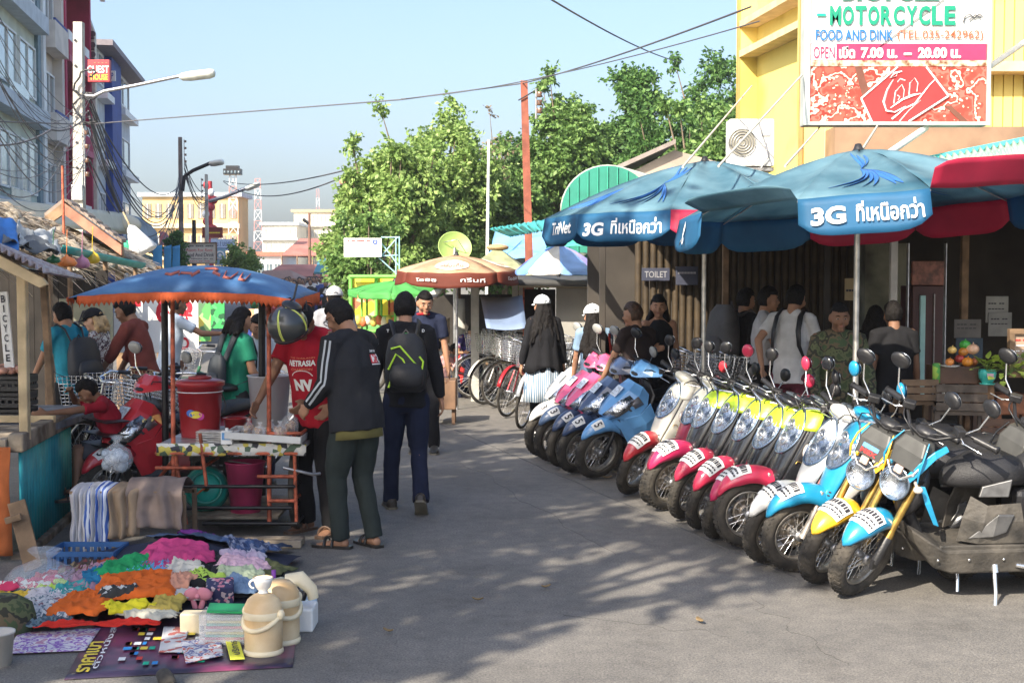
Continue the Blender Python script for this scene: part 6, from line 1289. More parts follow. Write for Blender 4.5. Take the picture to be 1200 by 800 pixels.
    for i,(h_,kn,f,yaw) in enumerate(legs):
        fr=Matrix.Rotation(R(yaw),3,'Z');pt=feet[i][2] if len(feet[i]) > 2 else 0;fr=fr @ Matrix.Rotation(R(pt),3,'X');ft=lambda x,y,z: f+fr @ V((x,y,z));q=MB()
        if shoe == 'shoe':
            q.loft([[ft(w*cos(a),y,z+hh*(sin(a)if sin(a)>-.3 else-.7))for a in[2*pi*j/14 for j in range(14)]]for y,w,z,hh in((-.085,.02,-.04,.03),(-.07,.04,-.025,.045),(.0,.044,-.02,.055),(.06,.048,-.032,.042),(.13,.052,-.042,.032),(.18,.042,-.048,.024),(.205,.018,-.054,.014))]);so=sc(q).build('shoe',shoem,t)
            q=MB();q.loft([[ft(w*x_,y,z)for x_,z in((-1,-.075),(1,-.075),(1,-.058),(-1,-.058))]for y,w in((-.09,.03),(-.06,.046),(.05,.046),(.14,.056),(.19,.046),(.21,.02))],False);sc(q).build('sole',M('sole',(.16,.14,.1),.8),so)
        else:
            q.loft([[ft(w*x_,y,z)for x_,z in((-1,-.075),(1,-.075),(1,-.055),(-1,-.055))]for y,w in((-.09,.03),(-.06,.042),(.05,.044),(.14,.054),(.19,.046),(.21,.02))],False);so=sc(q).build('sandal',shoem,t)
            for y in (.035,.095): q=MB();q.tube([ft(.05*cos(a),y,-.06+.055*sin(a))for a in[pi*j/8 for j in range(9)]],.012,6,flat=.5);sc(q).build('strap',shoem,so)
    # ---- hair
    hm=hairc or hairm
    if hair:
        q=MB();hrs=[];nv=24;nu=48
        for i in range(nv+1):
            th=pi*.86*i/nv;row=[]
            for j in range(nu):
                a=2*pi*j/nu;ca,sa=cos(a),sin(a);front=max(0,sa);z=cos(th)
                lim=.40-.0*front if sa > .25 else (-.05+.45*(sa+.1)/.35 if sa>-.1 else-.62)       # lower hairline by direction
                cover=min(1,max(0,(z-lim)/.16));th_=((.016 if hair!='crop' else .008)*(.3 if cap else 1))*cover-.012*(1-cover)
                n_=1+(.0 if cap else 1)*(.05*noise.noise(V((ca*4,sa*4,z*4+len(label))))+.035*noise.noise(V((ca*14,sa*14,z*7))))+(.012*((j%2)*2-1)*min(1,abs(sin(th))*1.5))
                jaw=max(0,-z);yy=(.096+th_)*sin(th)*sa;yy *= (1-.45*jaw) if sa < 0 else 1
                row.append(hc+Rh@V(((.076+th_)*sin(th)*ca*n_*(1-.26*jaw),yy*n_,(.118+th_*1.15)*z*n_+.002)))
            hrs.append(row)
        q.grid(hrs,True,True);ho=sc(q).build('hair',hm,t)
        if hair in ('long','bun','tail'):
            q=MB();rb=random.Random(len(label));L_=.48 if hair == 'long' else .14
            for i in range(54 if hair=='long' else 16):
                a=-pi/2+rb.uniform(-1.35,1.35);p0=P(.075*cos(a),.088*sin(a),rb.uniform(-.03,.04));bk_=Rl @ V((0,-.035,-.1));sp_=V((rb.uniform(-.07,.07)+.09*cos(a),rb.uniform(-.07,.0),0));pts=[p0]
                for f in (.3,.6,.85,1): pts.append(p0+V((0,-.035*f,-L_*f*rb.uniform(.8,1.1)))+sp_*f+V((.02*noise.noise(V((i,f*3,0))),.02*noise.noise(V((i,f*3,5))),0)))
                q.tube(pts,[.022,.028,.024,.016,.004],7)
            if hair == 'bun': q.ell(P(0,-.11,-.02),(.05,.045,.05));q.ell(P(0,-.13,-.06),(.035,.035,.06))
            blend(sc(q),'long_hair' if hair=='long' else 'tied_hair',hm,t,.010,1,.008,30,3)
    if cap:
        q=MB();q.grid([[P((.096*r_)*cos(a),(.114*r_)*sin(a)-.004,.028+.108*sqrt(max(0,1-r_*r_))*1.0)for a in[2*pi*j/28 for j in range(28)]]for r_ in(.02,.3,.55,.75,.9,.98,1.0)],True,True);co_=sc(q).build('cap',cap,t,solid=.004)
        q=MB();q.grid([[P(.082*sin(u),(.100+v*(.075*cos(u*.85)**.8))*1.0*(cos(u)if v==0 else max(.35,cos(u))),.030-.012*v-.015*abs(sin(u))*v)for u in[(-1+2*j/10)*1.2 for j in range(11)]]for v in(0,.5,1)]);sc(q).build('visor',cap,co_,solid=.004)
        q=MB();q.ell(P(0,-.004,.137),(.009,.009,.006));sc(q).build('button',cap,co_)
        for s_ in (-1,1): q=MB();q.tube([P(s_*.04+.025*cos(a),-.113,.045+.02*sin(a))for a in[pi*j/6 for j in range(7)]],.004,5);sc(q).build('eyelet_trim',hm,co_)
    return dict(t=t,k=k,up=lambda x,y,z:up(x,y,z)*k,P=lambda x,y,z:P(x,y,z)*k,arms=arms,Rl=Rl,Rh=Rh,pel=pel*k,B=B,legs=legs)
from mathutils.bvhtree import BVHTree
_bv={}
def on_shirt(p,name='shirt'):
    o=[c for c in p['t'].children if c.name.split('.')[0]==name] or [c for c in C.objects if c.parent==p['t']and c.name.split('.')[0]==name]
    o=o[0]
    if o.name not in _bv: _bv[o.name]=BVHTree.FromPolygons([v.co[:]for v in o.data.vertices],[tuple(f.vertices)for f in o.data.polygons])
    return o,_bv[o.name]
def print_on(p,fn,mb_fn,mat,name='print',off=.004,shirt='shirt',cut=True):
    """lay flat print on the garment: fn maps local print coordinates to a point in front of the cloth and a direction to cast it"""
    o,bv=on_shirt(p,shirt);q=MB();mb_fn(q);vs=[]
    for v in q.v:
        c,d=fn(v[0],v[1]);hit=bv.ray_cast(c,d,1.5);vs.append(hit[0]-d*off if hit[0]is not None else c+d*.1)
    q.v=[tuple(v)for v in vs];return q.build(name,mat,o)
def rect(q,x0,y0,x1,y1,n=4):
    q.grid([[V((x0+(x1-x0)*i/n,y0+(y1-y0)*j/n,0))for i in range(n+1)]for j in range(n+1)])
def txt2(q,s,x0,y0,x1,y1,bo=0.02): text_on(q,s,lambda a,b:V((x0+(x1-x0)*a,y0+(y1-y0)*b,0)),bo)
def backpack(p,mat,w=.15,h=.44,d=.13,z0=.0,trim=None,strapm=None,front=False,name='backpack'):
    """rucksack hugging the back with two shoulder straps; a thing of its own, worn by the person"""
    up=p['up'];t=p['t'];k=p['k'];g=tag(thing(name,p['bag'],'backpack',t.location,t.rotation_euler.z),None);s=1 if front else-1;y0=s*.13*p['B']
    q=MB();secs=[]
    for f,ww,dd in ((0,.7,.6),(.06,.95,.9),(.3,1.05,1.05),(.65,1,.95),(.88,.85,.75),(1,.5,.4)):
        c=up(0,y0+s*d*.5,z0+h*f);secs.append([c+p['Rl']@V((ww*w*(abs(cos(a))**.7)*(1 if cos(a)>0 else-1),dd*d*.5*(abs(sin(a))**.8)*(1 if sin(a)>0 else-1),0))for a in[2*pi*j/20 for j in range(20)]])
    q.loft(secs);q.build('bag_body',mat,g)
    q=MB();secs=[]
    for f,ww,dd in ((0,.5,.3),(.1,.8,.6),(.5,.85,.65),(.9,.7,.5),(1,.4,.2)):
        c=up(0,y0+s*d*1.02,z0+h*(.08+.42*f));secs.append([c+p['Rl']@V((ww*w*cos(a),dd*d*.4*sin(a),0))for a in[2*pi*j/16 for j in range(16)]])
    q.loft(secs);q.build('front_pocket',mat,g)
    for sx in (-1,1):
        q=MB();B=p['B'];q.tube([up(sx*.075,y0+s*.02,z0+h*.86),up(sx*.10,-s*-.09*B if False else s*.09,.50),up(sx*.11,0,.555),up(sx*.115,-s*.09*B,.49),up(sx*.12,-s*.145*B,.36),up(sx*.13,-s*.14*B,.22),up(sx*.155,-s*.07,.10),up(sx*.15,s*.08,.04)],[.022,.026,.028,.028,.026,.02,.012,.01],8,flat=.35);q.build('strap',strapm or mat,g)
    q=MB();q.tube([up(-.03,y0+s*.03,z0+h*.97),up(0,y0+s*.03,z0+h*1.06),up(.03,y0+s*.03,z0+h*.97)],.008,6);q.build('top_handle',strapm or mat,g)
    return g
blackj=cloth('black_jacket',(.022,.023,.027));redt=cloth('red_tshirt',(.40,.015,.03));dkgreen=cloth('dark_green_trousers',(.027,.035,.033));blk=cloth('black_cloth',(.015,.015,.017));navyc=cloth('navy_cloth',(.016,.021,.045))
olive=cloth('olive_shirt',(.16,.14,.05));tealt=cloth('teal_tshirt',(.03,.26,.36));greent=cloth('green_polo',(.02,.20,.12));whitet=cloth('white_tshirt',(.62,.61,.60));maroon=cloth('maroon_shorts',(.13,.03,.045));brownt=cloth('rust_shirt',(.17,.045,.035))
def face_to(d): return atan2(-d[0],d[1])     # rotation that turns local +y to the ground direction d
# 1 man in the striped black jacket at the cart
p=G(418,641);P1=person('man in a black jacket with white sleeve stripes looking down at the cart',(p.x,p.y,0),face_to((-.72,.6)),1.73,'tan',6,(24,8),((-.20,.27,.97),(.04,.32,.94)),[((-.095,.07,.075),20),((.10,-.06,.075),-12)],
(-.2,-1,-.5),blackj,'long',dkgreen,shoe='sandal',vox=.0085,build=1.16,shoem=M('black_leather',(.02,.018,.016),.4),collar=.02,hem=.02)
q=MB();up=P1['up'];q.loft([[up(.19*cos(a),.145*sin(a),z)for a in[2*pi*j/24 for j in range(24)]]for z in(-.10,-.15,-.205)],True,False);q.build('undershirt',olive,P1['t'],solid=.006)
def glasses(p): 
    q=MB();P=p['P']
    for s in (-1,1): q.tube([P(s*(.033+.024*cos(a)),.104,.006+.017*sin(a))for a in[2*pi*j/12 for j in range(12)]],.0028,5,True);q.tube([P(s*.057,.102,.01),P(s*.078,.03,.012),P(s*.08,-.01,.004)],.0028,5)
    q.tube([P(-.009,.106,.008),P(.009,.106,.008)],.0028,5);return q.build('glasses',blackp,p['t'])
glasses(P1);tag(bpy.data.objects['glasses'])
# print on the back: a small flag badge
back=lambda x,y: (P1['up'](x,-.6,.33+y),P1['Rl']@V((0,1,0)))
print_on(P1,back,lambda q:rect(q,.035,-.03,.115,.03),M('badge_red',(.6,.02,.04),.6,var=0),'badge')
for i in range(5):
    for j in range(4):
        print_on(P1,back,lambda q:rect(q,.115+-.0-.0+i*.015,-.03+j*.015,.13+i*.015,-.015+j*.015,1),txw if(i+j)%2 else inkm,'check_square')
print_on(P1,back,lambda q:txt2(q,'K',.045,-.022,.105,.024,.05),txw,'badge_letter',.006);print_on(P1,back,lambda q:rect(q,.035,-.042,.19,-.035),txw,'badge_line');print_on(P1,back,lambda q:txt2(q,'SAMYAN',.04,.045,.12,.062,.02),txw,'lettering',.006)
S_,e,h=P1['arms'][0];k=P1['k']
for i,(S_,e,h) in enumerate(P1['arms']):
    o_,bv=on_shirt(P1);out=V((-1 if i==0 else 1,-.55,.1)).normalized()
    for dlt in (-.016,.016):
        q=MB();rows=[]
        for f in [j/16 for j in range(17)]:
            c=(S_.lerp(e,f*2)if f<.5 else e.lerp(h,(f-.5)*2*.85))*k;ax_=((e-S_)if f<.5 else(h-e)).normalized();wd=ax_.cross(out).normalized()
            row=[]
            for s2 in (-.007,.007):
                src=c+out*.2+wd*(dlt+s2);hit=bv.ray_cast(src,-out,.4);row.append((hit[0]+out*.004)if hit[0]is not None else c)
            rows.append(row)
        q.grid(rows);q.build('sleeve_stripe',M('grey_white_stripe',(.42,.45,.48),.7),o_)
# 2 man in the red shirt bending behind the helmet
p=G(372,627);P2=person('man in a red printed T-shirt bending his head behind the hanging helmet',(p.x,p.y+.15,0),face_to((-.42,-.9)),1.74,'brown',14,(34,8),((-.12,.34,.98),(.24,.42,.97)),[((-.12,.06,.075),12),((.12,-.0,.075),-12)],
(-.5,-.8,-.5),redt,'short',blk,shoe='sandal',vox=.0085,build=1.12,cap=cloth('black_cap_cloth',(.012,.012,.015)),shoem=M('brown_sandal',(.10,.06,.04),.6),hem=.03)
front=lambda x,y: (P2['up'](x,.7,.26+y),P2['Rl']@V((0,-1,0)))
for s_,a in (('NETRASIA',(-.105,.045,.105,.085,.035)),('CHAMPION',(-.08,.015,.085,.032,.01))): print_on(P2,front,lambda q:txt2(q,s_,*[v*(-1 if i_ in(0,2)else 1)for i_,v in enumerate(a)]),txw if a[4]>.02 else txo,'lettering',.006)
print_on(P2,front,lambda q:txt2(q,'NV',.075,-.14,-.075,-.05,.06),txw,'lettering',.006);print_on(P2,front,lambda q:txt2(q,'THE THAILAND',.1,.095,-.1,.106,.01),txo,'lettering',.006)
print_on(P2,front,lambda q:q.grid([[V((r_*cos(a),-.045+r_*.7*sin(a),0))for r_ in(.083,.09)]for a in[pi*(.1+.8*j/14)for j in range(15)]]),txw,'arc_print',.006)
# 3 man with the black backpack
p=G(476,598);P3=person('man in a black shirt and navy trousers walking off with a black and lime backpack',(p.x,p.y,0),face_to((-.10,1)),1.72,'tan',2,(4,4),((-.30,.05,.80),(.30,.02,.80)),[((-.12,.14,.075),8),((.11,-.24,.13),-6,-38)],
(-.4,-1,0),blk,'long',navyc,vox=.009,build=1.06,collar=.035,shoem=M('dark_brown_shoe',(.05,.04,.03),.5))
P3['bag']='black backpack with lime green zigzag cords on the back of the walking man';g=backpack(P3,M('black_nylon',(.018,.018,.02),.55,0,.3,8,bump=.3,bscale=200),.155,.46,.16,.0);lim=M('lime_cord',(.55,.85,.05),.5,var=0);up=P3['up']
for pts in (((-.12,.36),(-.05,.38),(.02,.30),(.09,.22),(.125,.16)),((-.14,.20),(-.08,.32),(-.03,.28),(.05,.14)),((.10,.30),(.13,.26),(.12,.2)),((-.14,.06),(-.10,.18))): q=MB();q.tube([up(x,-.13*1.06-.155-.0*z,z-.02)for x,z in pts],.008,6);q.build('lime_cord',lim,g)
q=MB();q.tube([up(.045*cos(a),-.20,.42+.03*sin(a))for a in[pi*j/8 for j in range(9)]],.012,6);q.build('green_top_patch',M('green_patch',(.05,.5,.08),.5,var=0),g)
q=MB();q.box(up(.10,-.30,.10),(.03,.008,.07));q.build('white_tag',white,g)
print_on(P3,lambda x,y:(P3['up'](x,-.6,.46+y),V((0,1,0))),lambda q:txt2(q,'T',-.15,-.012,-.13,.012),txw,'lettering');print_on(P3,lambda x,y:(P3['up'](x,-.6,.46+y),V((0,1,0))),lambda q:txt2(q,'D',.13,-.012,.15,.012),txw,'lettering')
# 4 man in navy facing the camera
p=G(497,530);P4=person('man in a navy polo with red collar standing behind the backpack man',(p.x-.0,p.y,0),face_to((.05,-1)),1.70,'tan',3,(14,12),(None,None),None,(-.3,-1,-.2),navyc,'short',blk,vox=.010)
q=MB();q.tube([P4['up'](.07*cos(a),.065*sin(a)+.005,.52+.012*sin(a*1))for a in[2*pi*j/16 for j in range(16)]],.012,6,True);q.build('red_collar',cloth('red_collar',(.5,.02,.03)),P4['t'])
# 5 the boy on the red scooter (placed with it in 60)
# 6-10 people behind the cart
p=G(78,505);P6=person('man in a teal T-shirt with a black backpack standing in the left stall',(At(82,320,12.3).x,12.3,0),face_to((-.75,.5)),1.62,'tan',6,(14,0),((-.2,.35,.95),(.18,.35,1.0)),None,(-.3,-1,-.3),tealt,'short',blk,vox=.012)
P6['bag']='black backpack with blue stripes on the man in teal';backpack(P6,M('black_pack',(.02,.022,.028),.6,0,.2,6),.16,.46,.17,-.05)
for z in (.0,.05): q=MB();q.box(P6['up'](.02,-.32,z),(.2,.01,.02));tag(q.build('blue_stripe',M('blue_print',(.03,.15,.5),.5),bpy.data.objects['backpack.001']))
P7=person('woman in a black cap and brown and white patterned shirt raising one hand',(At(118,320,13).x,13,0),face_to((-1,.1)),1.54,'fair',4,(8,0),((-.12,.36,1.24),(.14,.30,1.02)),None,(-.3,-.6,-.8),patch_mat('shell_print',((.5,.5,.48),(.16,.08,.07),(.45,.43,.42),(.08,.05,.06),(.6,.58,.55)),13,smooth=True),'rolled',navyc,vox=.012,hair='bun',hairc=M('blond_hair',(.42,.28,.13),.6,0,.3,30),female=True,cap=blk)
P8=person('man in a rust brown striped shirt bent over the bicycle with basket',(At(170,320,12.6).x,12.6,0),face_to((-.9,.15)),1.68,'brown',14,(12,0),((-.2,.42,.93),(.2,.40,.93)),None,(-.3,-1,-.3),brownt,'rolled',blk,vox=.012)
P9=person('man in a pale blue shirt stretching an arm before the white banner',(At(196,320,14.6).x,14.6,0),face_to((.6,.4)),1.66,'brown',8,(0,0),((-.25,.2,.95),(.32,.55,1.28)),None,(-.3,-.6,-.6),cloth('pale_blue_shirt',(.45,.52,.60)),'short',navyc,vox=.014)
P10=person('woman in a green polo with a dark sling bag seen from behind the red bucket',(At(272,320,11.6).x,11.6,0),face_to((.62,.6)),1.58,'tan',5,(6,0),((-.2,.2,.9),(.2,.25,.95)),None,(-.3,-1,-.3),greent,'short',blk,vox=.011,hair='bun',female=True,build=1.1)
P10['bag']='dark grey sling backpack worn by the woman in green';backpack(P10,M('grey_pack',(.035,.04,.045),.6,0,.2,6),.11,.34,.10,-.02)
P11=person('person in a white shirt beside the woman in green, half hidden by the cart post',(At(300,320,12.0).x,12.0,0),face_to((.3,-.8)),1.52,'tan',2,(15,0),((-.2,.25,.9),(.2,.25,.95)),None,(-.3,-1,-.3),cloth('white_print_shirt',(.50,.54,.56)),'short',navyc,vox=.014,female=True)
# 12 long haired woman in the white cap, walking away
wcap=M('white_cap',(.66,.70,.72),.8,0,.05,4);blackc=cloth('black_cardigan',(.012,.012,.014));strp=wave_mat('striped_skirt',(.55,.60,.64),(.12,.20,.30),14,'X',.9)
p=G(637,514);P12=person('long haired woman in a white cap, black cardigan and blue striped skirt',(p.x,p.y,0),face_to((-.25,.95)),1.62,'tan',1,(0,25),((-.26,.06,.90),(.27,.06,.90)),[((-.08,.12,.075),5),((.09,-.10,.09),-4,-14)],(-.3,-1,-.1),(blackc,'cardigan'),'long',cloth('black_leggings',(.012,.012,.013)),skirt=strp,hair='long',vox=.011,female=True,shoem=white,cap=wcap,hem=.02,build=1.05)
up=P12['up'];q=MB();rows=[]
for z,rx,ry in ((.40,.17,.115),(.22,.185,.14),(.05,.20,.16),(-.05,.225,.18),(-.12,.24,.19)): rows.append([up(rx*cos(a),ry*sin(a)+.012*sin(a*9),z+(.04*sin(a*3)if z<-.1 else 0))for a in[R(-215+250*j/30)for j in range(31)]])
q.grid(rows);q.build('cardigan_hem',blackc,P12['t'],solid=.006)
# 13-19 on the right, under the umbrellas
P13=person('woman in a white cap and light denim shirt with bright sun on her back',(At(697,320,13.4).x,13.4,0),face_to((-.2,.95)),1.56,'tan',2,(2,20),((-.2,.2,.9),(.2,.25,.95)),None,(-.3,-1,-.3),cloth('light_denim',(.22,.33,.46)),'short',blk,hair='long',vox=.012,female=True,cap=wcap)
q=MB();q.tube([P13['up'](.15,-.08,.46),P13['up'](.17,-.12,.2),P13['up'](.19,-.10,-.1)],[.02,.03,.02],8,flat=.4);q.build('red_bag_strap',cloth('red_strap',(.45,.04,.03)),P13['t'])
P14=person('teenager with brown hair in a black T-shirt seen from behind',(At(748,320,12.6).x,12.6,0),face_to((-.55,.7)),1.60,'tan',2,(6,25),((-.22,.3,.95),(.2,.3,1.0)),None,(-.3,-1,-.3),cloth('faded_black_tee',(.035,.024,.022)),'short',blk,hairc=hairb,vox=.011)
P15=person('dark haired woman in a black sleeveless top facing the scooters',(At(772,320,13.0).x,13.0,.1),face_to((.25,-.9)),1.56,'tan',0,(4,-20),((-.24,.05,.85),(.16,.26,1.18)),None,(-.3,-.8,-.4),blk,'none',blk,hair='long',vox=.010,female=True)
P16=person('dark clad traveller with a towering grey backpack in the hall shade',(At(868,320,13.2).x,13.2,.1),face_to((.75,.4)),1.62,'tan',4,(0,0),(None,None),None,(-.3,-1,-.2),blk,'short',blk,vox=.014)
P16['bag']='tall charcoal trekking backpack in the dark hall';backpack(P16,M('charcoal_pack',(.075,.072,.075),.7,0,.25,5),.19,.68,.24,-.08)
P17=person('man in a white T-shirt with a black waist strap, turned to the right',(At(894,320,12.6).x,12.6,.1),face_to((.7,-.1)),1.64,'tan',2,(2,0),((-.2,.34,.98),(.2,.32,1.0)),None,(-.3,-1,-.3),cloth('off_white_tee',(.48,.47,.48)),'short',blk,vox=.012)
q=MB();up=P17['up'];q.loft([[up(.175*cos(a),.14*sin(a),z)for a in[2*pi*j/24 for j in range(24)]]for z in(.02,-.06)],True,False);q.build('waist_belt',blk,P17['t'],solid=.02)
q=MB();q.tube([up(-.11,.12,.1),up(-.12,.13,.35),up(-.11,.06,.53),up(-.1,-.1,.48),up(-.1,-.16,.2)],.016,8,flat=.4);q.build('shoulder_strap',blk,P17['t'])
P18=person('man in a white T-shirt and maroon shorts with one hand behind his back',(At(928,320,11.9).x,11.9,.1),face_to((.55,.8)),1.67,'tan',3,(10,-8),((-.20,-.20,.98),(.26,.16,.86)),None,(-.5,-.9,-.2),whitet,'short',maroon,True,vox=.0105)
P18['bag']='small black bag worn in front by the man in maroon shorts';backpack(P18,blackp,.10,.30,.10,.0,front=True)
camo=patch_mat('camouflage',((.05,.07,.03),(.10,.11,.05),(.03,.03,.02),(.12,.09,.05),(.06,.09,.04)),9,.9,smooth=True)
P19=person('soldier in green camouflage looking at the camera under the near umbrella',(At(982,320,10.5).x,10.5,.05),face_to((-.02,-1)),1.60,'brown',3,(6,0),((-.24,.22,.95),(.22,.26,.95)),None,(-.4,-.8,-.3),camo,'long',camo,vox=.0095,build=1.1,hair='crop',collar=.02)
P20=person('dark haired person standing in deep shade right of the umbrella pole',(At(1026,320,11.9).x,11.9,.1),face_to((.3,.9)),1.48,'brown',2,(4,0),(None,None),None,(-.3,-1,-.2),blk,'short',blk,vox=.014,hair='long',female=True)
P21=person('broad shouldered person in a black T-shirt before the plaster pillar',(At(1050,320,11.4).x,11.4,.1),face_to((-.2,.95)),1.53,'brown',2,(2,0),(None,None),None,(-.3,-1,-.2),blk,'short',blk,vox=.013,build=1.15)
# the group sitting far behind, right of the navy man
for i,(px,D,top_,l) in enumerate(((517,20.4,'rose','small child in a pale pink top sitting behind the bicycles'),(524,20.9,'grey','seated child in grey with a round dark head'),(537,20.6,'red','seated boy in a red vest behind the blue flower print'),(510,21.6,'white','person in white sitting farthest back by the road edge'))):
    person(l,(At(px,320,D).x,D,-.12),face_to((.6,-.6))+i*.7,1.25,'tan',10,(8,0),((-.2,.35,.85),(.2,.35,.85)),[((-.13,.42,.17),8),((.13,.40,.17),-8)],(-.3,-1,-.3),cloth('kid_'+top_,{'rose':(.6,.35,.35),'grey':(.35,.33,.32),'red':(.5,.04,.04),'white':(.6,.58,.55)}[top_]),'short',navyc,vox=.015,pelvis=(0,0,.50))
person('squatting person in a dark blue flower print dress by the bicycles',(At(549,320,20.6).x,20.6,.1),face_to((.3,-.9)),1.45,'tan',22,(26,0),((-.2,.4,.7),(.2,.4,.7)),[((-.13,.25,.15),8),((.13,.25,.15),-8)],(-.3,-1,-.3),patch_mat('flower_print',((.04,.03,.16),(.03,.02,.12),(.25,.06,.12),(.05,.05,.25),(.3,.25,.3)),22),'short',navyc,vox=.015,pelvis=(0,-.05,.52))
person('man in a white cap standing far down the street above the jacket man',(At(391,320,15).x,15,0),face_to((.1,1)),1.72,'tan',1,(0,0),(None,None),None,(-.3,-1,-.2),cloth('far_grey_tee',(.3,.3,.32)),'short',blk,vox=.016,cap=M('grey_cap',(.55,.55,.56),.8))
# ================================================================ snack cart with the blue canopy
ct=thing('snack_cart','orange framed snack cart under a blue canopy with zigzag orange fringe','cart',(At(255,320,9.9).x,9.9,0));o=ct.location
def cx(px,D=9.45): return At(px,320,D).x-o.x
yf,yb2=-.45,.2;XL,XR=cx(200),cx(313)
for (x,y,z0,z1,m_,n_) in ((XL,yf,.08,1.72,rust,'post'),(XR,yf,.1,1.72,rust,'post'),(cx(191,10.1),yb2,.3,1.76,blackm,'post'),(cx(305,10.1),yb2,.2,1.76,blackm,'post')):
    q=MB();q.tube([(x,y,z0),(x+.01,y,z1)],.016 if m_ is rust else .026,8);q.build(n_,m_,ct)
for z,x0_,x1_,m_ in ((.60,cx(180),cx(348),rust),(.44,cx(300),cx(343),rust),(.37,cx(205),cx(343),blackm),(.27,cx(313),cx(343),rust),(.22,cx(205),cx(340),blackm),(.11,cx(235),cx(346),blackm),(.74,cx(313),cx(352),rust),(.50,cx(180),cx(235),rust)):
    q=MB();q.tube([(x0_,yf-.02,z),(x1_,yf-.02,z)],.013,8);q.tube([(x1_,yf-.02,z),(x1_,yb2,z)],.012,6);q.build('rail',m_,ct)
for a,b in (((cx(233),yf-.02,.74),(cx(240),yf-.02,.37)),((cx(203),yf,.58),(cx(215),yf,.1)),((XL,yf,.55),(cx(180,10.4),yb2,.2)),((cx(345),yf,.11),(cx(343),yf,.74))): q=MB();q.tube([a,b],.013,8);q.build('brace',rust,ct)
q=MB();q.box(((cx(184)+cx(357))/2,.08,.655),(cx(357)-cx(184),1.1,.03));q.build('table_top',M('worn_steel_top',(.45,.43,.42),.4,.4,.4,7),ct,bevel=.005)
npm=patch_mat('newsprint_border',((.65,.64,.6),(.05,.05,.06),(.6,.5,.1),(.6,.6,.58),(.1,.15,.1),(.7,.68,.62)),26)
q=MB();q.grid([[V((cx(182)+(cx(358)-cx(182))*i/30,yf-.03-.012*sin(i*1.1)*v,.672-.085*v))for i in range(31)]for v in(0,1)]);q.build('printed_border',npm,ct,solid=.003)
q=MB();q.box(((cx(235)+cx(300))/2,.1,.13),(.62,.9,.02));q.build('lower_shelf',plank,ct)
for x in (cx(336,9.5),): 
    for i_,y in enumerate((.0,)): q=MB();q.torus(.30,.032,Matrix.Translation((x+.03,y-.12,.335))@Matrix.Rotation(pi/2,4,'Y'),36,8);w_=q.build('wheel',rubber,ct);q=MB();[q.tube([(x+.03,y-.12,.335),(x+.03,y-.12+.28*cos(a),.335+.28*sin(a))],.003,4)for a in[2*pi*j/16 for j in range(16)]];q.tube([(x-.03,y-.12,.335),(x+.12,y-.12,.335)],.02,8);q.build('spokes',steel,w_)['kind']='stuff'
q=MB();q.torus(.30,.03,Matrix.Translation((cx(196,10.6),.55,.335))@Matrix.Rotation(1.2,4,'Z')@Matrix.Rotation(pi/2,4,'X'),36,8);q.build('wheel',rubber,ct)
q=MB();q.tube([(cx(330),yf,.5),(cx(365),yf,.45),(cx(372),yf+.05,.45)],.012,6);q.build('handle',steel,ct)
# canopy
bc=M('blue_canopy',(.035,.12,.30),.7,0,.3,3,col2=(.08,.20,.38),bump=.4,bscale=9);of=cloth('orange_fringe',(.50,.10,.035));xa_,xb_=cx(80,9.1),cx(344,9.1);ya_,yb_=-.8,.35
def cpz(u,v): return 1.685+.035*v+.20*(sin(pi*min(1,max(0,u)))**.8)*(sin(pi*(.12+.76*v))**.7)*(1 if 0<v<1 else .35*1)-.02*(u>.85)*(u-.85)*5
def cpp(u,v): return V((xa_+(xb_-xa_)*u,ya_+(yb_-ya_)*v,cpz(u,v)+.006*nz(u*14,v*9)))
q=MB();q.grid([[cpp(i/36,j/14)for i in range(37)]for j in range(15)]);q.build('canopy',bc,ct,solid=.004)
def fringe(f,n,L_=.06):
    q=MB();rows=[[],[],[]]
    for i in range(n*4+1):
        p=f(i/(n*4));dn=L_*(.75+.1*nz(i*.3,4))+.028*(1-abs((i%4)-2)/2);nd=.012*nz(i*.5,1)
        rows[0].append(p+V((0,0,.004)));rows[1].append(p+V((nd,nd-.008,-L_*.5)));rows[2].append(p+V((nd,nd-.004,-dn)))
    q.grid(rows);return q.build('fringe',of,ct,solid=.003)
fringe(lambda u:cpp(.04+.96*u,0)+V((0,-.012,0)),44);fringe(lambda v:cpp(1,v)+V((.012,0,0)),20,.08);fringe(lambda v:cpp(0,v)-V((.012,0,0)),20,.03)
q=MB();pts=[]
for p_ in (((.40,.17),(.43,.13),(.46,.19),(.47,.12)),((.47,.16),(.52,.15),(.53,.10),(.55,.19)),((.56,.28),(.60,.31),(.62,.27),(.61,.20),(.65,.14)),((.66,.26),(.67,.12),(.70,.11),(.71,.27)),((.73,.29),(.74,.12),(.765,.11),(.765,.29))):
    q.tube([cpp(*p)+V((0,-.004,.010))for p in p_],.013,5,flat=.3)
q.build('orange_scrawl',M('scrawl_paint',(.42,.12,.09),.7),ct)['kind']='stuff'
for a,b in (((XL,yf),(xa_+.1,ya_+.1)),((XR,yf),(xb_-.1,ya_+.1)),((cx(191,10.1),yb2),(xa_+.1,yb_-.1)),((cx(305,10.1),yb2),(xb_-.1,yb_-.1))): q=MB();q.tube([(a[0],a[1],1.70),(b[0],b[1],1.70)],.01,6);q.build('canopy_strut',blackm,ct)
q=MB();q.tube([(xa_+.03,ya_+.03,1.68),(xb_-.03,ya_+.03,1.68),(xb_-.03,yb_-.03,1.71),(xa_+.03,yb_-.03,1.71)],.01,6,True);q.build('canopy_frame',blackm,ct)
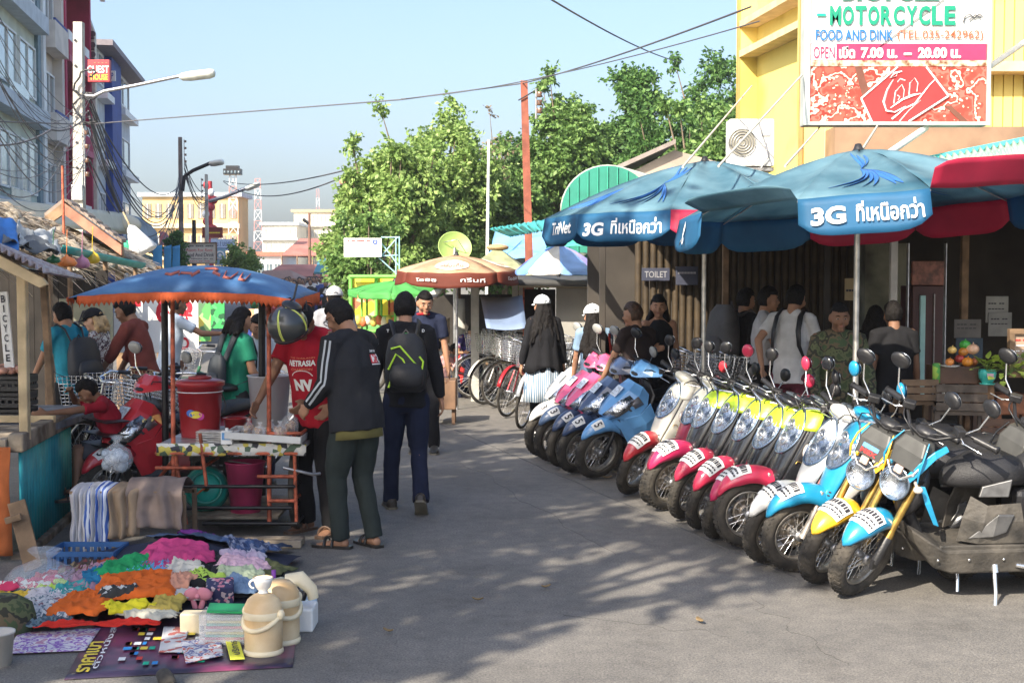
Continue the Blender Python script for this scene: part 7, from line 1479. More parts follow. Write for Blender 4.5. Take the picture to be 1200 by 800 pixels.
# things on and in the cart
def pot(name,label,px,ptop,pbot,D,r0,r1,mat,cat,z=None,lid=None,open_=True,band=None,group=None):
    b=At(px,pbot,D);h=(pbot-ptop)/FL*D;zb=z if z is not None else b.z;t=thing(name,label,cat,(b.x,D,zb),0,group);q=MB()
    q.lathe([(0,0),(r0,0),(r0*1.01,.01),(r1,h),(r1+.008,h),(r1+.008,h-.015),(r1+.001,h-.018)]if not open_ else[(0,.0),(r0,0),(r1,h),(r1+.008,h),(r1+.008,h+.008),(r1-.006,h+.006),(r0-.004,.01),(0,.01)],32);q.build('body',mat,t)
    if lid: q=MB();q.lathe([(0,h+.045),(r1*.5,h+.04),(r1*.9,h+.03),(r1+.012,h+.02),(r1+.014,h-.01),(r1+.004,h-.012)],32);q.torus(r1*.45,.012,Matrix.Translation((0,0,h+.045)),20,6);q.build('lid',lid,t)
    if band: q=MB();q.torus(r1*.985+.004,.004,Matrix.Translation((0,0,h*.86)),36,6);q.build('rim_line',band,t)
    return t,h
bk,h=pot('water_bucket','large red lidded bucket with an oval blue and yellow sticker on the cart',235,446,508,9.85,.135,.162,M('red_plastic',(.36,.025,.03),.35,0,.15,5,coat=.2),'bucket',.67,M('red_plastic_lid',(.38,.03,.035),.35),False,white)
for c_,dx,dz,rx in (((.05,.15,.5),-.035,.01,.035),((.75,.6,.05),.0,0,.045),((.6,.05,.3),.035,-.012,.028)): q=MB();q.grid([[V(((.153)*sin((dx+rx*r_*cos(a))/.153),-(.1555+.0006*rx*100/4)*cos((dx+rx*r_*cos(a))/.153),h*.45+dz+.026*r_*sin(a)))for a in[2*pi*j/18 for j in range(18)]]for r_ in(1,.5,.03)],True,True);q.build('oval_sticker',M('sticker_%d'%int(c_[0]*100),c_,.5,var=0),bk)
q=MB();q.tube([(.16,0,h*.8),(.19,-.02,h*.6),(.175,-.03,h*.45)],.006,6);q.build('handle',blackp,bk)
pot('small_pot','small red plastic pot between the red bucket and the white tub',276,472,492,9.9,.07,.085,MC['red_plastic'],'pot',.67)
pot('white_tub','tall cloudy white plastic tub on the cart in front of the red shirt',316,437,505,10.0,.12,.155,M('cloudy_plastic',(.58,.58,.62),.4,0,.08,3,coat=.2),'tub',.67)
pot('pink_bucket','dusty pink bucket standing on the lower shelf of the cart',288,553,611,9.75,.105,.14,M('pink_plastic',(.55,.06,.17),.5,0,.2,5),'bucket',.14,band=None)
q=MB();q.tube([(.14*cos(a),-.02+.14*sin(a)*.3,.345+.0*sin(a)-.02*cos(a))for a in[pi*j/10 for j in range(11)]],.004,5);q.build('wire_handle',steel,bpy.data.objects['pink_bucket'])
gt=thing('gas_cylinder','round turquoise green gas cylinder lying in the lower cart','gas cylinder',(At(239,320,9.8).x,9.8,.14));mg=Matrix.Translation((0,0,.155)) @ Matrix.Rotation(R(78),4,'X') @ Matrix.Rotation(.2,4,'Y')
q=MB();q.lathe([(0,-.17),(.08,-.16),(.14,-.11),(.158,-.04),(.158,.04),(.14,.11),(.08,.16),(0,.17)],30,mg);q.build('body',M('turquoise_gas_paint',(.02,.30,.24),.35,0,.25,6,coat=.2),gt)
q=MB();q.torus(.159,.006,mg,30,6);q.torus(.11,.010,mg@Matrix.Translation((0,0,.165)),24,6);q.build('collar_ring',M('turquoise_dark',(.02,.2,.16),.4),gt);q=MB();q.lathe([(0,.15),(.03,.15),(.025,.2),(.012,.21),(.012,.24),(0,.24)],12,mg);q.build('valve',M('brass',(.3,.2,.1),.4,.7),gt);q=MB();q.tube([mg@V((0,0,.22)),mg@V((-.06,-.05,.25)),mg@V((-.2,.05,.2)),mg@V((-.22,.2,.1))],.01,6);q.build('hose',M('orange_hose',(.4,.1,.03),.6),gt)
crate('black plastic crate on the lower shelf behind the gas cylinder',268,563,10.1,.5,.3,.2,blackp,grp=None)
tray=thing('snack_tray','shallow white tray of bagged fried snacks on the right of the cart','tray',(At(312,320,9.55).x,9.55,.70));q=MB();q.box((0,0,.0),(.52,.4,.012));q.box((0,-.2,.02),(.52,.01,.045));q.box((0,.2,.02),(.52,.01,.045));q.box((-.26,0,.02),(.01,.39,.045));q.box((.26,0,.02),(.01,.39,.045));q.build('tray',M('white_enamel',(.6,.6,.58),.4),tray).rotation_euler=(0,R(4),0)
clear=M('clear_plastic',(.85,.88,.92),.12,0,0,1,alpha=.26,spec=.9);clear2=M('snack_fill',(.45,.16,.06),.6,0,.5,40,bump=.6,col2=(.62,.36,.14))
def plastic_bag(label,p,w,h,fill,group=None,mat=None,name='plastic_bag',cat='bag'):
    t=thing(name,label,cat,p,random.random()*6,group);sd=len(label);q=MB()
    q.grid([[V((w*k*(1+.22*nz(cos(a)*2+sd,sin(a)*2,f*3))*cos(a),w*.75*k*(1+.25*nz(cos(a)*2,sin(a)*2+sd,f*4))*sin(a),h*f))for a in[2*pi*i/22 for i in range(22)]]for f,k in((0,.6),(.12,.95),(.35,1.05),(.6,.8),(.75,.35),(.82,.18),(.92,.35),(1,.45))],True,True);q.build('film',mat or clear,t)
    if fill:
        q=MB();rb=random.Random(sd)
        for i in range(16): q.ell((rb.uniform(-.6,.6)*w,rb.uniform(-.45,.45)*w,h*rb.uniform(.08,.5)),(w*.34,w*.26,w*.24),rotm(rb.random()*3,rb.random()*3,0),8,5)
        q.build('contents',fill,t)['kind']='stuff'
    return t
sg='bags of fried snacks on the cart'
for i,(px,D,w,h,l) in enumerate(((290,9.6,.06,.11,'leftmost clear bag of brown snacks in the tray'),(303,9.45,.055,.10,'second clear bag of brown snacks from the left in the tray'),(316,9.6,.055,.10,'clear bag of brown snacks in the middle of the tray'),(327,9.45,.06,.11,'clear bag of brown snacks beside the big knotted bag'),(339,9.6,.075,.19,'big knotted bag of white and brown snacks under the hand'))): plastic_bag(l,(At(px,320,D).x,D,.715),w,h,clear2,sg)
pk=thing('bag_stack','low stack of flat clear plastic bags on the cart table','bags',(At(255,320,9.55).x,9.55,.672));
for k in range(7): q=MB();q.grid([[V((x*.15,y*.07,.012*k+.008*nz(x*2+k,y*2)))for x in[-1+i/5 for i in range(11)]]for y in(-1,-.5,0,.5,1)]);q.build('flat_bag',M('hazy_film',(.60,.58,.55),.25,0,.2,20),pk,solid=.005)
q=MB();q.box((0,0,.045),(.075,.05,.09));q.tube([(0,0,.09),(0,0,.11)],.012,8);cb_=solo(q,'small_carton','small white carton with a blue label on the cart table','carton',white,(At(264,320,9.4).x,9.4,.672));q=MB();q.box((0,-.027,.055),(.06,.003,.05));q.build('blue_label',M('label_blue',(.1,.3,.6)),cb_)
# helmet hanging from the canopy corner
hm_=thing('motorcycle_helmet','grey and black helmet with yellow green stripes hanging at the canopy corner','helmet',At(337,381,9.0));Rr=rotm(.35,-.35,.2);m_h=M('helmet_grey',(.03,.033,.033),.3,0,.15,3,coat=.6)
q=MB();q.grid([[Rr@V((.128*sin(th)*cos(a),.135*sin(th)*sin(a),.13*cos(th)*(1 if cos(th)>0 else .9)))for a in[2*pi*j/32 for j in range(32)]]for th in[pi*.72*i/16+.01 for i in range(17)]],True,True);q.build('shell',m_h,hm_,solid=.008)
for a0 in (-.35,.28):
    for dlt in (0,.07): q=MB();q.tube([Rr@V((.132*sin(th)*cos(a0*2.4+dlt-1.3),.138*sin(th)*sin(a0*2.4+dlt-1.3),.133*cos(th)+.0))for th in[.25+1.7*j/12 for j in range(13)]],.004,5);q.build('stripe',M('helmet_lime',(.55,.6,.12),.4,var=0),hm_)
q=MB();q.ell(Rr@V((0,.02,-.085)),(.12,.11,.03),Rr,18,6);q.build('lining',blackp,hm_);q=MB();q.tube([Rr@V((.02,0,.125)),V((.04,.02,.18)),V((.06,.03,.27))],.008,6);q.tube([Rr@V((.10,-.05,.08)),V((.13,.0,.1)),V((.12,.02,.16))],.009,6,flat=.4);q.build('strap',blackp,hm_)
q=MB();q.ell(Rr@V((.07,.03,.105)),(.07,.08,.03),Rr@rotm(0,.6,0),14,8);q.build('visor_mount',blackp,hm_)
# ================================================================ red scooter with the boy
t,F=sporty('glossy red scooter carrying a boy beside the teal stall','red','red','red');sc_t=t;stand(t,F,'sporty',122,614,52,4,4);t['category']='scooter'
bkt=MB();[bkt.box((.60,0,z),(.2,.3,.008))for z in(.62,.70,.80)];bo=bkt.build('front_basket',blackp,t);bo.location=(.03,0,-.03)
plastic_bag('crumpled clear bag of ice blue things in the front basket of the red scooter',At(137,552,9.15),.13,.24,M('ice_blue_fill',(.35,.42,.5),.5,0,.3,30))
PB=person('boy in a red T-shirt leaning over the red scooter, arm on the counter',(At(128,320,10.05).x,10.05,-.02),face_to((-.95,-.35)),1.30,'brown',24,(16,0),((-.36,.74,1.18),(.12,.38,1.36)),[((-.22,.35,.38),8),((.22,.35,.38),-8)],(-.6,-.6,-.5),cloth('boy_red',(.30,.015,.03)),'short',M('grey_shorts',(.06,.06,.07),.9),True,vox=.0085,pelvis=(0,-.10,.80),shoe='sandal')
# ================================================================ bicycles
def bicycle(label,col,basket=True,bm=None,group='rental bicycles',lady=True):
    t=thing('bicycle',label,'bicycle',(0,0,0),0,group);R0=.33;fm=M('bike_frame_'+col,dict(silver=(.5,.52,.55),red=(.42,.02,.03),black=(.02,.02,.022),white=(.7,.68,.62),blue=(.05,.18,.4),green=(.05,.2,.1))[col],.35,.3,.1,10,coat=.4)
    for x in (.54,-.54):
        q=MB();mx=Matrix.Translation((x,0,R0)) @ Matrix.Rotation(pi/2,4,'X');q.torus(R0-.018,.018,mx,40,7);w_=q.build('wheel',rubber,t);q=MB();q.torus(R0-.04,.010,mx,40,5);q.build('rim',chrome,w_)
        q=MB();[q.tube([mx@V((.02*cos(a+1.2),.02*sin(a+1.2),.02*(-1)**i)),mx@V(((R0-.045)*cos(a),(R0-.045)*sin(a),0))],.0018,3,caps=False)for i,a in enumerate([2*pi*j/28 for j in range(28)])];q.tube([(x,-.05,R0),(x,.05,R0)],.018,8);q.build('spokes',steel,w_)['kind']='stuff'
        q=MB();q.grid([[V((x+(R0+.022)*cos(a),b,R0+(R0+.022-abs(b)*.3)*sin(a)))for b in(-.025,0,.025)]for a in[R(15+150*i/14)if x>0 else R(20+165*i/14)for i in range(15)]]);q.build('mudguard',fm,t,solid=.003)
    hd,bb,st_p=V((.36,0,.80)),V((-.05,0,.28)),V((-.20,0,.78))
    for a,b,r_ in ((hd,V((.40,0,.66)),.02),((.40,0,.68),bb,.018),((.385,0,.74),(-.12,0,.52)if lady else(-.19,0,.74),.015),(bb,st_p,.016)): q=MB();q.tube([a,b],r_,8);q.build('frame_tube',fm,t)
    for y in (-.045,.045): q=MB();q.tube([(.41,y*.6,.64),(.54,y,R0)],.011,6);q.tube([bb+V((0,y,0)),(-.54,y,R0),(-.17,y*.5,.68)],.009,6);q.build('fork',fm,t)
    q=MB();q.tube([st_p,(-.22,0,.86)],.012,6);q.build('seat_post',chrome,t);q=MB();q.loft([[V((x,w*cos(a),.89+h*sin(a)))for a in[2*pi*j/12 for j in range(12)]]for x,w,h in((-.36,.05,.02),(-.33,.10,.035),(-.24,.10,.035),(-.12,.035,.025),(-.06,.02,.015))]);q.build('saddle',blackp,t)
    q=MB();q.tube([hd,(.33,0,.96)],.013,6);q.tube([(.12,-.28,.98),(.26,-.27,1.0),(.36,-.10,.98),(.34,0,.96),(.36,.10,.98),(.26,.27,1.0),(.12,.28,.98)],.011,6);hb_=q.build('handlebar',chrome,t)
    for s in (-1,1): q=MB();q.tube([(.10,s*.28,.98),(.2,s*.275,.99)],.017,8);q.build('grip',blackp,hb_)
    q=MB();q.torus(.085,.008,Matrix.Translation((-.05,-.05,.28))@Matrix.Rotation(pi/2,4,'X'),20,5);q.tube([(-.05,-.05,.28),(.02,-.09,.13)],.009,5);q.tube([(-.05,.05,.28),(-.12,.09,.43)],.009,5);q.box((.02,-.13,.13),(.07,.08,.02));q.box((-.12,.13,.43),(.07,.08,.02));q.build('crank',steel,t)
    q=MB();q.tube([(-.2,.06,.5),(-.62,.07,.69),(-.66,0,.7),(-.62,-.07,.69),(-.2,-.06,.5)],.007,5);q.box((-.48,0,.70),(.3,.12,.01));q.tube([(-.50,.06,R0),(-.36,.16,.0)],.009,5);q.build('rear_rack',steel,t)
    if basket:
        q=MB();bw,bd,bh=.17,.13,.24
        for i in range(9): z=.74+bh*i/8;k=.75+.25*i/8;q.tube([(.56+sx*bd*k,sy*bw*k,z)for sx,sy in((-1,-1),(1,-1),(1,1),(-1,1))],.0035 if bm is None else .007,4,True)
        for i in range(28):
            f=i/28*4;e=int(f);g_=f-e;cn=((-1,-1),(1,-1),(1,1),(-1,1),(-1,-1));sx,sy=cn[e][0]*(1-g_)+cn[e+1][0]*g_,cn[e][1]*(1-g_)+cn[e+1][1]*g_;q.tube([(.56+sx*bd*.75,sy*bw*.75,.74),(.56+sx*bd,sy*bw,.98)],.0028 if bm is None else .006,4,caps=False)
        q.build('basket',bm or chrome,t)
    return t
wick=M('wicker',(.36,.24,.14),.8,0,.3,20);KB={c:bicycle('x',c,c!='black' or True)for c in('silver','red','black','white')}
used_b=set()
def put(c,px,py,hd,label,lean=8,D=None,group=None,z=0):
    p=G(px,py) if D is None else V((At(px,320,D).x,D,z));b=KB[c] if c not in used_b else dup(KB[c]);used_b.add(c);b['label']=label
    if group: b['group']=group
    h=R(hd);fw=V((-cos(h),-sin(h),0));lf=V((0,0,1)).cross(fw);m=Matrix((fw,lf,V((0,0,1)))).transposed().to_4x4() @ Matrix.Rotation(R(-lean),4,'X');b.rotation_euler=m.to_euler();b.location=p-fw*.54+V((0,0,.006));return b
g1='bicycles parked beyond the scooter row'
for a in (('silver',556,467,4,'silver bicycle with its front wheel seen fully side-on at the left of the cluster'),('white',568,474,40,'white bicycle leaning behind the side-on silver one'),('red',594,489,62,'red bicycle with chrome basket in the middle of the cluster'),('black',586,478,30,'black bicycle partly hidden behind the red one'),('silver',611,503,72,'nearest silver bicycle just left of the long haired woman'),('silver',577,462,20,'silver bicycle deep in the cluster under the blue grey awning'),('white',600,470,50,'cream bicycle behind the long haired woman'),('black',640,492,70,'black bicycle between the woman and the white scooter'),('silver',655,478,66,'silver wire basket bicycle right of the long haired woman'),('black',628,508,78,'black bicycle wheel leaning beside the woman in leggings'),('silver',668,466,60,'silver bicycle behind the denim woman'),('red',582,458,12,'red bicycle farthest back in the cluster')): put(*a,group=g1)
g2='bicycles standing in the hall shade'
for a in (('white',798,0,60,'white bicycle leaning against the bamboo wall',8,12.9),('black',818,0,64,'black bicycle beside the white one in the hall shade',8,12.8),('silver',838,0,62,'silver bicycle at the edge of the bamboo wall',8,12.7),('silver',784,0,58,'silver bicycle partly behind the sleeveless woman',8,13.3),('black',850,0,60,'black bicycle half lost in the dark of the hall',8,13.1)): put(*a[:5],lean=a[5],D=a[6],group=g2,z=.1)
g3='bicycles crowded behind the red scooter'
for a in (('black',120,0,35,'black bicycle behind the boy at the left',6,11.6),('silver',158,0,50,'silver bicycle with a pale frame right behind the red scooter',6,10.9),('black',88,0,20,'dark bicycle nearest the stall posts',6,11.2),('white',176,0,58,'cream framed bicycle at the left post of the cart',6,11.2)): put(*a[:5],lean=a[5],D=a[6],group=g3)
b=bicycle('city bicycle with a brown wicker basket held by the man in rust brown','black',True,wick,g3);KB['w']=b;used_b.discard('w');put('w',166,0,38,b['label'],4,11.9,g3)
for px,D,nn in ((205,15.6,'green framed bicycle before the white banner'),(226,16.4,'second green bicycle right of the banner letters')):
    pass
g_=bicycle('green bicycle parked before the white banner','green');KB['g']=g_;put('g',212,0,30,'green bicycle parked before the white banner',6,15.4,g3)
# bright posters and green net behind the woman in green
for a in ((247,355,263,385,17.5,patch_mat('green_net',((.05,.4,.1),(.02,.1,.04),(.1,.55,.15)),18),'bright green netting panel behind the woman in green'),(229,355,247,400,17.8,patch_mat('poster_mix',((.1,.35,.1),(.6,.5,.1),(.1,.2,.1),(.3,.5,.2)),9),'green and yellow poster right of the white banner'),(288,362,304,412,15.2,patch_mat('jersey_print',((.55,.54,.52),(.05,.08,.3),(.6,.35,.2),(.5,.5,.5)),8),'hanging white and blue printed jersey beyond the cart')): board('hanging_print',a[6],a[0],a[1],a[2],a[3],a[4],a[5],(),.02,cat='poster')
# ================================================================ clothes, mats and jugs on the ground
tp=lambda l,nm,c,mat,cat='mat': sheet([(*p,G(*p).y)for p in c],24,16,mat,nm,l,cat,crumple=.004,th=.003)
prm=M('banner_print',(.05,.03,.09),.45,0,.6,2.2,col2=(.22,.04,.10),mix=(.45,.6),coat=.2)
def flat(l,nm,c,mat,dz=.004,cat='mat',parent=None):
    P=[G(*p)for p in c];o_=P[0].copy();q=MB();q.grid([[P[0].lerp(P[1],i/20).lerp(P[3].lerp(P[2],i/20),j/12)-o_+V((0,0,dz+.004*abs(nz(i*.5,j*.6))))for i in range(21)]for j in range(13)]);ob=q.build(nm,mat,parent,solid=.002);ob.location=o_;return tag(ob,l,cat if parent is None else None)
flat('dark purple printed banner spread as a mat under the jugs','banner_mat',((75,797),(343,782),(350,722),(120,716)),prm)
flat('white and mauve printed banner lying under the left clothes','banner_mat',((8,768),(100,764),(118,738),(22,742)),patch_mat('mauve_print',((.55,.53,.58),(.25,.12,.4),(.6,.58,.6),(.4,.2,.3)),16,smooth=True),.010)
bm_=bpy.data.objects['banner_mat'];A_,B_,C_,D_=[G(*p)for p in((75,797),(343,782),(350,722),(120,716))]
def mp(u,v,z=.014): return A_.lerp(B_,u).lerp(D_.lerp(C_,u),v)+V((0,0,z))-bm_.location
rng=random.Random(8)
for c_,items in ((txy,((.0,.07,.18,.17),)),):
    q=MB();text_on(q,'ราคาเบา',lambda x,y:mp(.035+.05*y*0+.06*(1-y),.06+.42*x),.03);q.build('lettering',txy,bm_);q=MB();text_on(q,'ตัวหนังสือ',lambda x,y:mp(.125-.03*y,.1+.7*x),.01);q.build('lettering',txw,bm_)
for c_ in (txy,txr,txb,txw,txg):
    q=MB()
    for i in range(11): u,v=.2+.04*rng.randrange(12),.12+.075*rng.randrange(8);w_=rng.uniform(.015,.04);q.add([mp(u,v),mp(u+w_,v),mp(u+w_,v+.045),mp(u,v+.045)],[(0,1,2,3)])
    q.build('printed_block',c_,bm_)['kind']='stuff'
flat('pale printed poster lying beside the purple banner','poster',((186,768),(214,768),(222,738),(192,738)),patch_mat('white_red_print',((.62,.6,.58),(.6,.58,.56),(.5,.15,.12),(.62,.6,.6)),30),.018,'poster')
flat('white printed bag with red marks flat on the mat','plastic_sheet',((218,782),(262,772),(258,750),(212,755)),patch_mat('bag_print',((.58,.58,.6),(.15,.15,.3),(.6,.6,.6),(.5,.1,.08),(.62,.62,.62)),14,smooth=True),.020,'sheet')
flat('yellow printed strip with dark lettering on the mat','paper_strip',((270,778),(287,777),(280,753),(264,755)),M('yellow_paper',(.72,.72,.06),.6),.022,'paper')
ps=bpy.data.objects['paper_strip'];P_=[G(*p)for p in((270,778),(287,777),(280,753),(264,755))];q=MB();text_on(q,'บริการ',lambda x,y:P_[0].lerp(P_[1],.25+.5*(1-y)).lerp(P_[3].lerp(P_[2],.25+.5*(1-y)),.15+.7*x)+V((0,0,.031))-ps.location,.02);q.build('lettering',inkm,ps)
flat('small blue edged white card lying right of the jugs','card',((352,709),(372,706),(366,687),(350,689)),M('blue_card',(.35,.45,.52),.5),.012,'card')
PC=G(175,700)
def Hp(x,y): return .19*exp(-(((x-PC.x)/.75)**2+((y-PC.y-.55)/.50)**2))+.05*exp(-(((x-PC.x)/.95)**2+((y-PC.y)/.8)**2))
q=MB();q.grid([[V((x,y,max(.0,Hp(PC.x+x,PC.y+y)-.012)))for x in[-.80+.08*i for i in range(20)]]for y in[-.45+.08*j for j in range(19)]]);solo(q,'ground_sheet','dark blue sheet heaped under the clothes pile','sheet',cloth('dark_sheet_cloth',(.03,.035,.06)),(PC.x,PC.y,.006))
def garment(label,px,py,wpx,hpx,mat,lay,rot=0,name='garment',amp=.014,cat='clothes',seed=0,long=1):
    """crumpled cloth lying on the heap: a torn-outline sheet (shirts get sleeves) with sharp creases"""
    p=G(px,py,Hp(*G(px,py,.1).xy));s=p.y/FL;a=wpx*s/2*1.12;b=hpx*s/2*(p.y/1.75)*.62;sd=seed or px*.13+py*.07;q=MB();rows=[];n,m_=44,30
    cr,sr=cos(R(rot)),sin(R(rot));tee=any(w in label for w in('shirt','blouse','top','cardigan','fleece'));ck=1
    for j in range(m_+1):
        r=[]
        for i in range(n+1):
            u,v=-1+2*i/n,-1+2*j/m_;e=1+.22*nz(u*1.3+sd,v*1.3)+.10*nz(u*4,v*4+sd);vv=v
            if tee: f=min(1,max(0,(abs(u)-.5)/.15));vv=v*(1-.55*f)+.30*f
            x,y=a*u*e,b*vv*e;xr,yr=x*cr-y*sr+.018*nz(x*9,y*9,sd),x*sr+y*cr+.018*nz(x*9,y*9,sd+5)
            gx,gy=p.x+xr,p.y+yr;c1=(1-abs(noise.noise(V((gx*5+gy*6,gy*15-gx*5,1))))) ** 6;c2=(1-abs(noise.noise(V((gx*16,gy*11+gx*8,3))))) ** 6;c3=(1-abs(noise.noise(V((gx*30,gy*26,7))))) ** 4;ed=max(abs(u),abs(v)) ** 8
            z=Hp(p.x+xr,p.y+yr)+(amp*1.7*c1+amp*1.0*c2+amp*.22*c3)*(1-.5*ed)+.009*(lay+.013*(px%17+py%13))*(1-.35*ed)+.004;r.append(V((xr,yr,z)))
        rows.append(r)
    q.grid(rows);return solo(q,name,label,cat,mat,(p.x,p.y,.01),group='second hand clothes heaped on the ground',solid=.003)
for a in (('sheet' and 'faded navy jeans stretched at the back of the clothes pile',258,640,110,46,cloth('jeans',(.03,.05,.10),(.08,.12,.2)),1,-12),('black garment under the pink fleece',243,668,70,50,blk,1,40),('pale lilac tops at the right of the pile',290,660,48,34,cloth('lilac',(.60,.42,.55),(.45,.45,.52)),2,20),('soft pink blouse below the lilac one',282,677,52,26,cloth('blush',(.70,.45,.52)),3,-10),
('bright pink fleece humped on top of the pile',203,652,74,34,cloth('pink_fleece',(.55,.06,.19)),5,-14),('lime green shirt spread below the pink fleece',158,663,100,30,cloth('lime_shirt',(.45,.62,.10)),4,6),('long lime sleeve trailing to the right',222,672,80,14,MC['lime_shirt'],5,-28),('white and red patterned blouse peeping in the middle',196,672,50,18,patch_mat('red_flower',((.6,.58,.55),(.5,.08,.1),(.62,.6,.58),(.3,.1,.1)),30,smooth=True),4,0),
('emerald green shirt in the middle of the pile',152,686,66,34,cloth('emerald',(.02,.30,.10)),5,30),('sky blue checked shirt beside the emerald one',188,688,82,24,cloth('sky_shirt',(.10,.34,.58)),5,18),('teal blue skirt left of the emerald shirt',124,694,44,34,cloth('teal_skirt',(.02,.16,.30)),4,35),('dusty mauve cardigan folded at the left',100,692,60,32,cloth('mauve',(.38,.22,.28)),3,25),
('big orange cloth sprawling across the front of the pile',160,706,84,34,cloth('orange_cloth',(.66,.13,.02)),7,10),('orange trouser leg at the front left of the pile',97,722,60,36,MC['orange_cloth'],5,-5),('yellow shirt under the orange cloth',150,728,64,16,cloth('yellow_shirt',(.72,.62,.03)),5,4),('cream and grey top at the front of the pile',170,733,66,16,cloth('cream_top',(.55,.52,.42)),3,0),('bright red hem along the front of the pile',115,742,130,5,cloth('red_hem',(.55,.03,.02)),2,3),
('grey and white patterned shirt at the left',62,724,72,34,patch_mat('grey_print',((.5,.5,.5),(.12,.16,.2),(.42,.42,.44),(.55,.54,.52),(.2,.1,.12)),16,smooth=True),4,12),('navy speckled cloth under the grey patterned shirt',50,738,60,18,patch_mat('navy_speck',((.04,.07,.1),(.1,.16,.2),(.03,.04,.06)),26,smooth=True),2,0),('white shirt with violet trim at the far left',58,710,60,18,cloth('white_violet',(.55,.52,.55)),3,-10),('narrow red and white dotted scarf at the far left',32,698,80,10,patch_mat('dotted_scarf',((.5,.03,.1),(.5,.03,.1),(.6,.58,.56)),34),4,-3),
('dark brown beaded cloth behind the mauve cardigan',88,684,44,26,patch_mat('brown_beads',((.05,.03,.02),(.14,.03,.03),(.25,.18,.1),(.04,.03,.03)),30),3,10),('yellow green cloth scrap beside the brown one',62,700,34,12,MC['lime_shirt'],3,-20),('mustard hat shaped cloth at the front middle',196,722,32,22,cloth('mustard',(.45,.34,.08)),4,0),('black lace top right of the orange cloth',222,690,44,34,blk,5,30),('pale green blouse right of the black lace',282,692,50,22,cloth('pale_green',(.50,.56,.36)),4,10),
('charcoal sweater filling the right side of the pile',268,662,70,40,cloth('charcoal',(.035,.035,.04)),1,15),('faded rose shirt at the back of the pile left of the fleece',135,672,60,26,cloth('faded_rose',(.42,.16,.18)),2,-8),('white shirt crumpled at the front right of the pile',208,712,50,22,cloth('white_crumple',(.56,.55,.52)),3,-15),('turquoise blouse at the left middle of the pile',80,705,54,20,cloth('turquoise_blouse',(.05,.30,.30)),3,12),('navy checked shirt at the right back of the pile',292,648,60,30,patch_mat('navy_check',((.03,.05,.12),(.05,.09,.2),(.2,.22,.3)),30),2,10),('olive green trousers at the right edge of the pile',300,672,56,24,cloth('olive_trousers',(.10,.11,.05)),1,-20),
('violet top between the fleece and the jeans',232,640,44,24,cloth('violet_top',(.14,.03,.18)),4,0),('brick red skirt behind the emerald shirt',120,668,50,24,cloth('brick_skirt',(.32,.07,.04)),2,15),('cream lace blouse over the sky blue shirt',214,684,40,18,cloth('cream_lace',(.60,.56,.48)),6,-20),('black and white scarf on the orange cloth',140,716,44,10,patch_mat('bw_scarf',((.03,.03,.03),(.5,.5,.48)),30),8,20),('peach blouse beside the pink bow',212,700,36,18,cloth('peach',(.62,.30,.20)),6,10),
('light blue jeans folded by the flower box',285,702,44,18,cloth('light_jeans',(.16,.24,.36)),5,-8),('mustard yellow scarf along the left edge',22,708,60,10,cloth('mustard_scarf',(.6,.4,.05)),2,4),('red vest folded near the left edge',52,690,26,12,cloth('red_vest',(.4,.03,.04)),3,4)):
    garment(a[0],*a[1:])
fb_=thing('cloth_box','small navy box covered with pink flower print cloth','box',G(258,712));q=MB();q.box((0,0,.085),(.15,.14,.13),rotm(.2,0,.2));q.build('box',patch_mat('navy_flower',((.03,.03,.09),(.03,.03,.09),(.03,.03,.09),(.55,.2,.25),(.03,.04,.1),(.5,.4,.4)),55),fb_,bevel=.01)
q=MB();
for s in (-1,1): q.ell((s*.035,0,.03),(.045,.02,.035),rotm(0,s*.4,0),12,6);q.ell((s*.02,0,-.03),(.016,.012,.05),rotm(0,s*.3,0),8,5)
q.ell((0,-.015,.02),(.015,.015,.015));solo(q,'pink_bow','pink ribbon bow lying beside the flower print box','bow',cloth('bow_pink',(.65,.25,.3)),G(232,702,.08))
# hanging clothes on a low rack behind the pile, blue crate beneath
crate('blue plastic crate under the hanging clothes',104,690,G(104,690).y+.25,.4,.3,.26,M('blue_crate_plastic',(.02,.10,.28),.5),grp=None)
rk=thing('low_rack','low wooden rack over which clothes hang behind the pile','rack',G(150,655));D9=rk.location.y
for px in (88,212): p=At(px,320,D9);bar(V((p.x,D9,0)),V((p.x,D9,.42)),.03,wood,'post',rk)
p=At(82,585,D9),At(216,585,D9);bar(V((p[0].x,D9,.43)),V((p[1].x,D9,.43)),.03,wood,'rail',rk);bar(V((p[0].x,D9+.3,.40)),V((p[1].x,D9+.3,.40)),.03,wood,'rail',rk)
for px in (88,212): p=At(px,320,D9);bar(V((p.x,D9+.3,0)),V((p.x,D9+.3,.42)),.03,wood,'post',rk)
def drape(label,x0,x1,ybot,mat,sd,bulge=.03):
    a=At(x0,585,D9).x;b=At(x1,585,D9).x;zb=max(.05,At(0,ybot,D9).z);q=MB();rows=[]
    for j in range(19):
        f=j/18;r=[]
        for i in range(25):
            u=i/24;fold=.022*sin(u*17+sd+nz(u*3,f*2,sd)*3)*min(1,f*2.5);
            if f < .35: y=D9+.30-f/.35*.33;z=.445+bulge*sin(pi*f/.35)+.015*nz(u*4,f*6,sd)
            else: g2_=(f-.35)/.65;y=D9-.035-.02*g2_;z=.445-(.445-zb)*g2_*(1+.10*nz(u*2,sd)) 
            r.append(V((a+(b-a)*u+.02*nz(f*4,sd),y+fold,z)))
        rows.append(r)
    o_=V((a,D9,.2));q.grid([[p-o_ for p in r]for r in rows]);solo(q,'hanging_garment',label,'clothes',mat,o_,group='clothes hanging over the low rack',solid=.004)
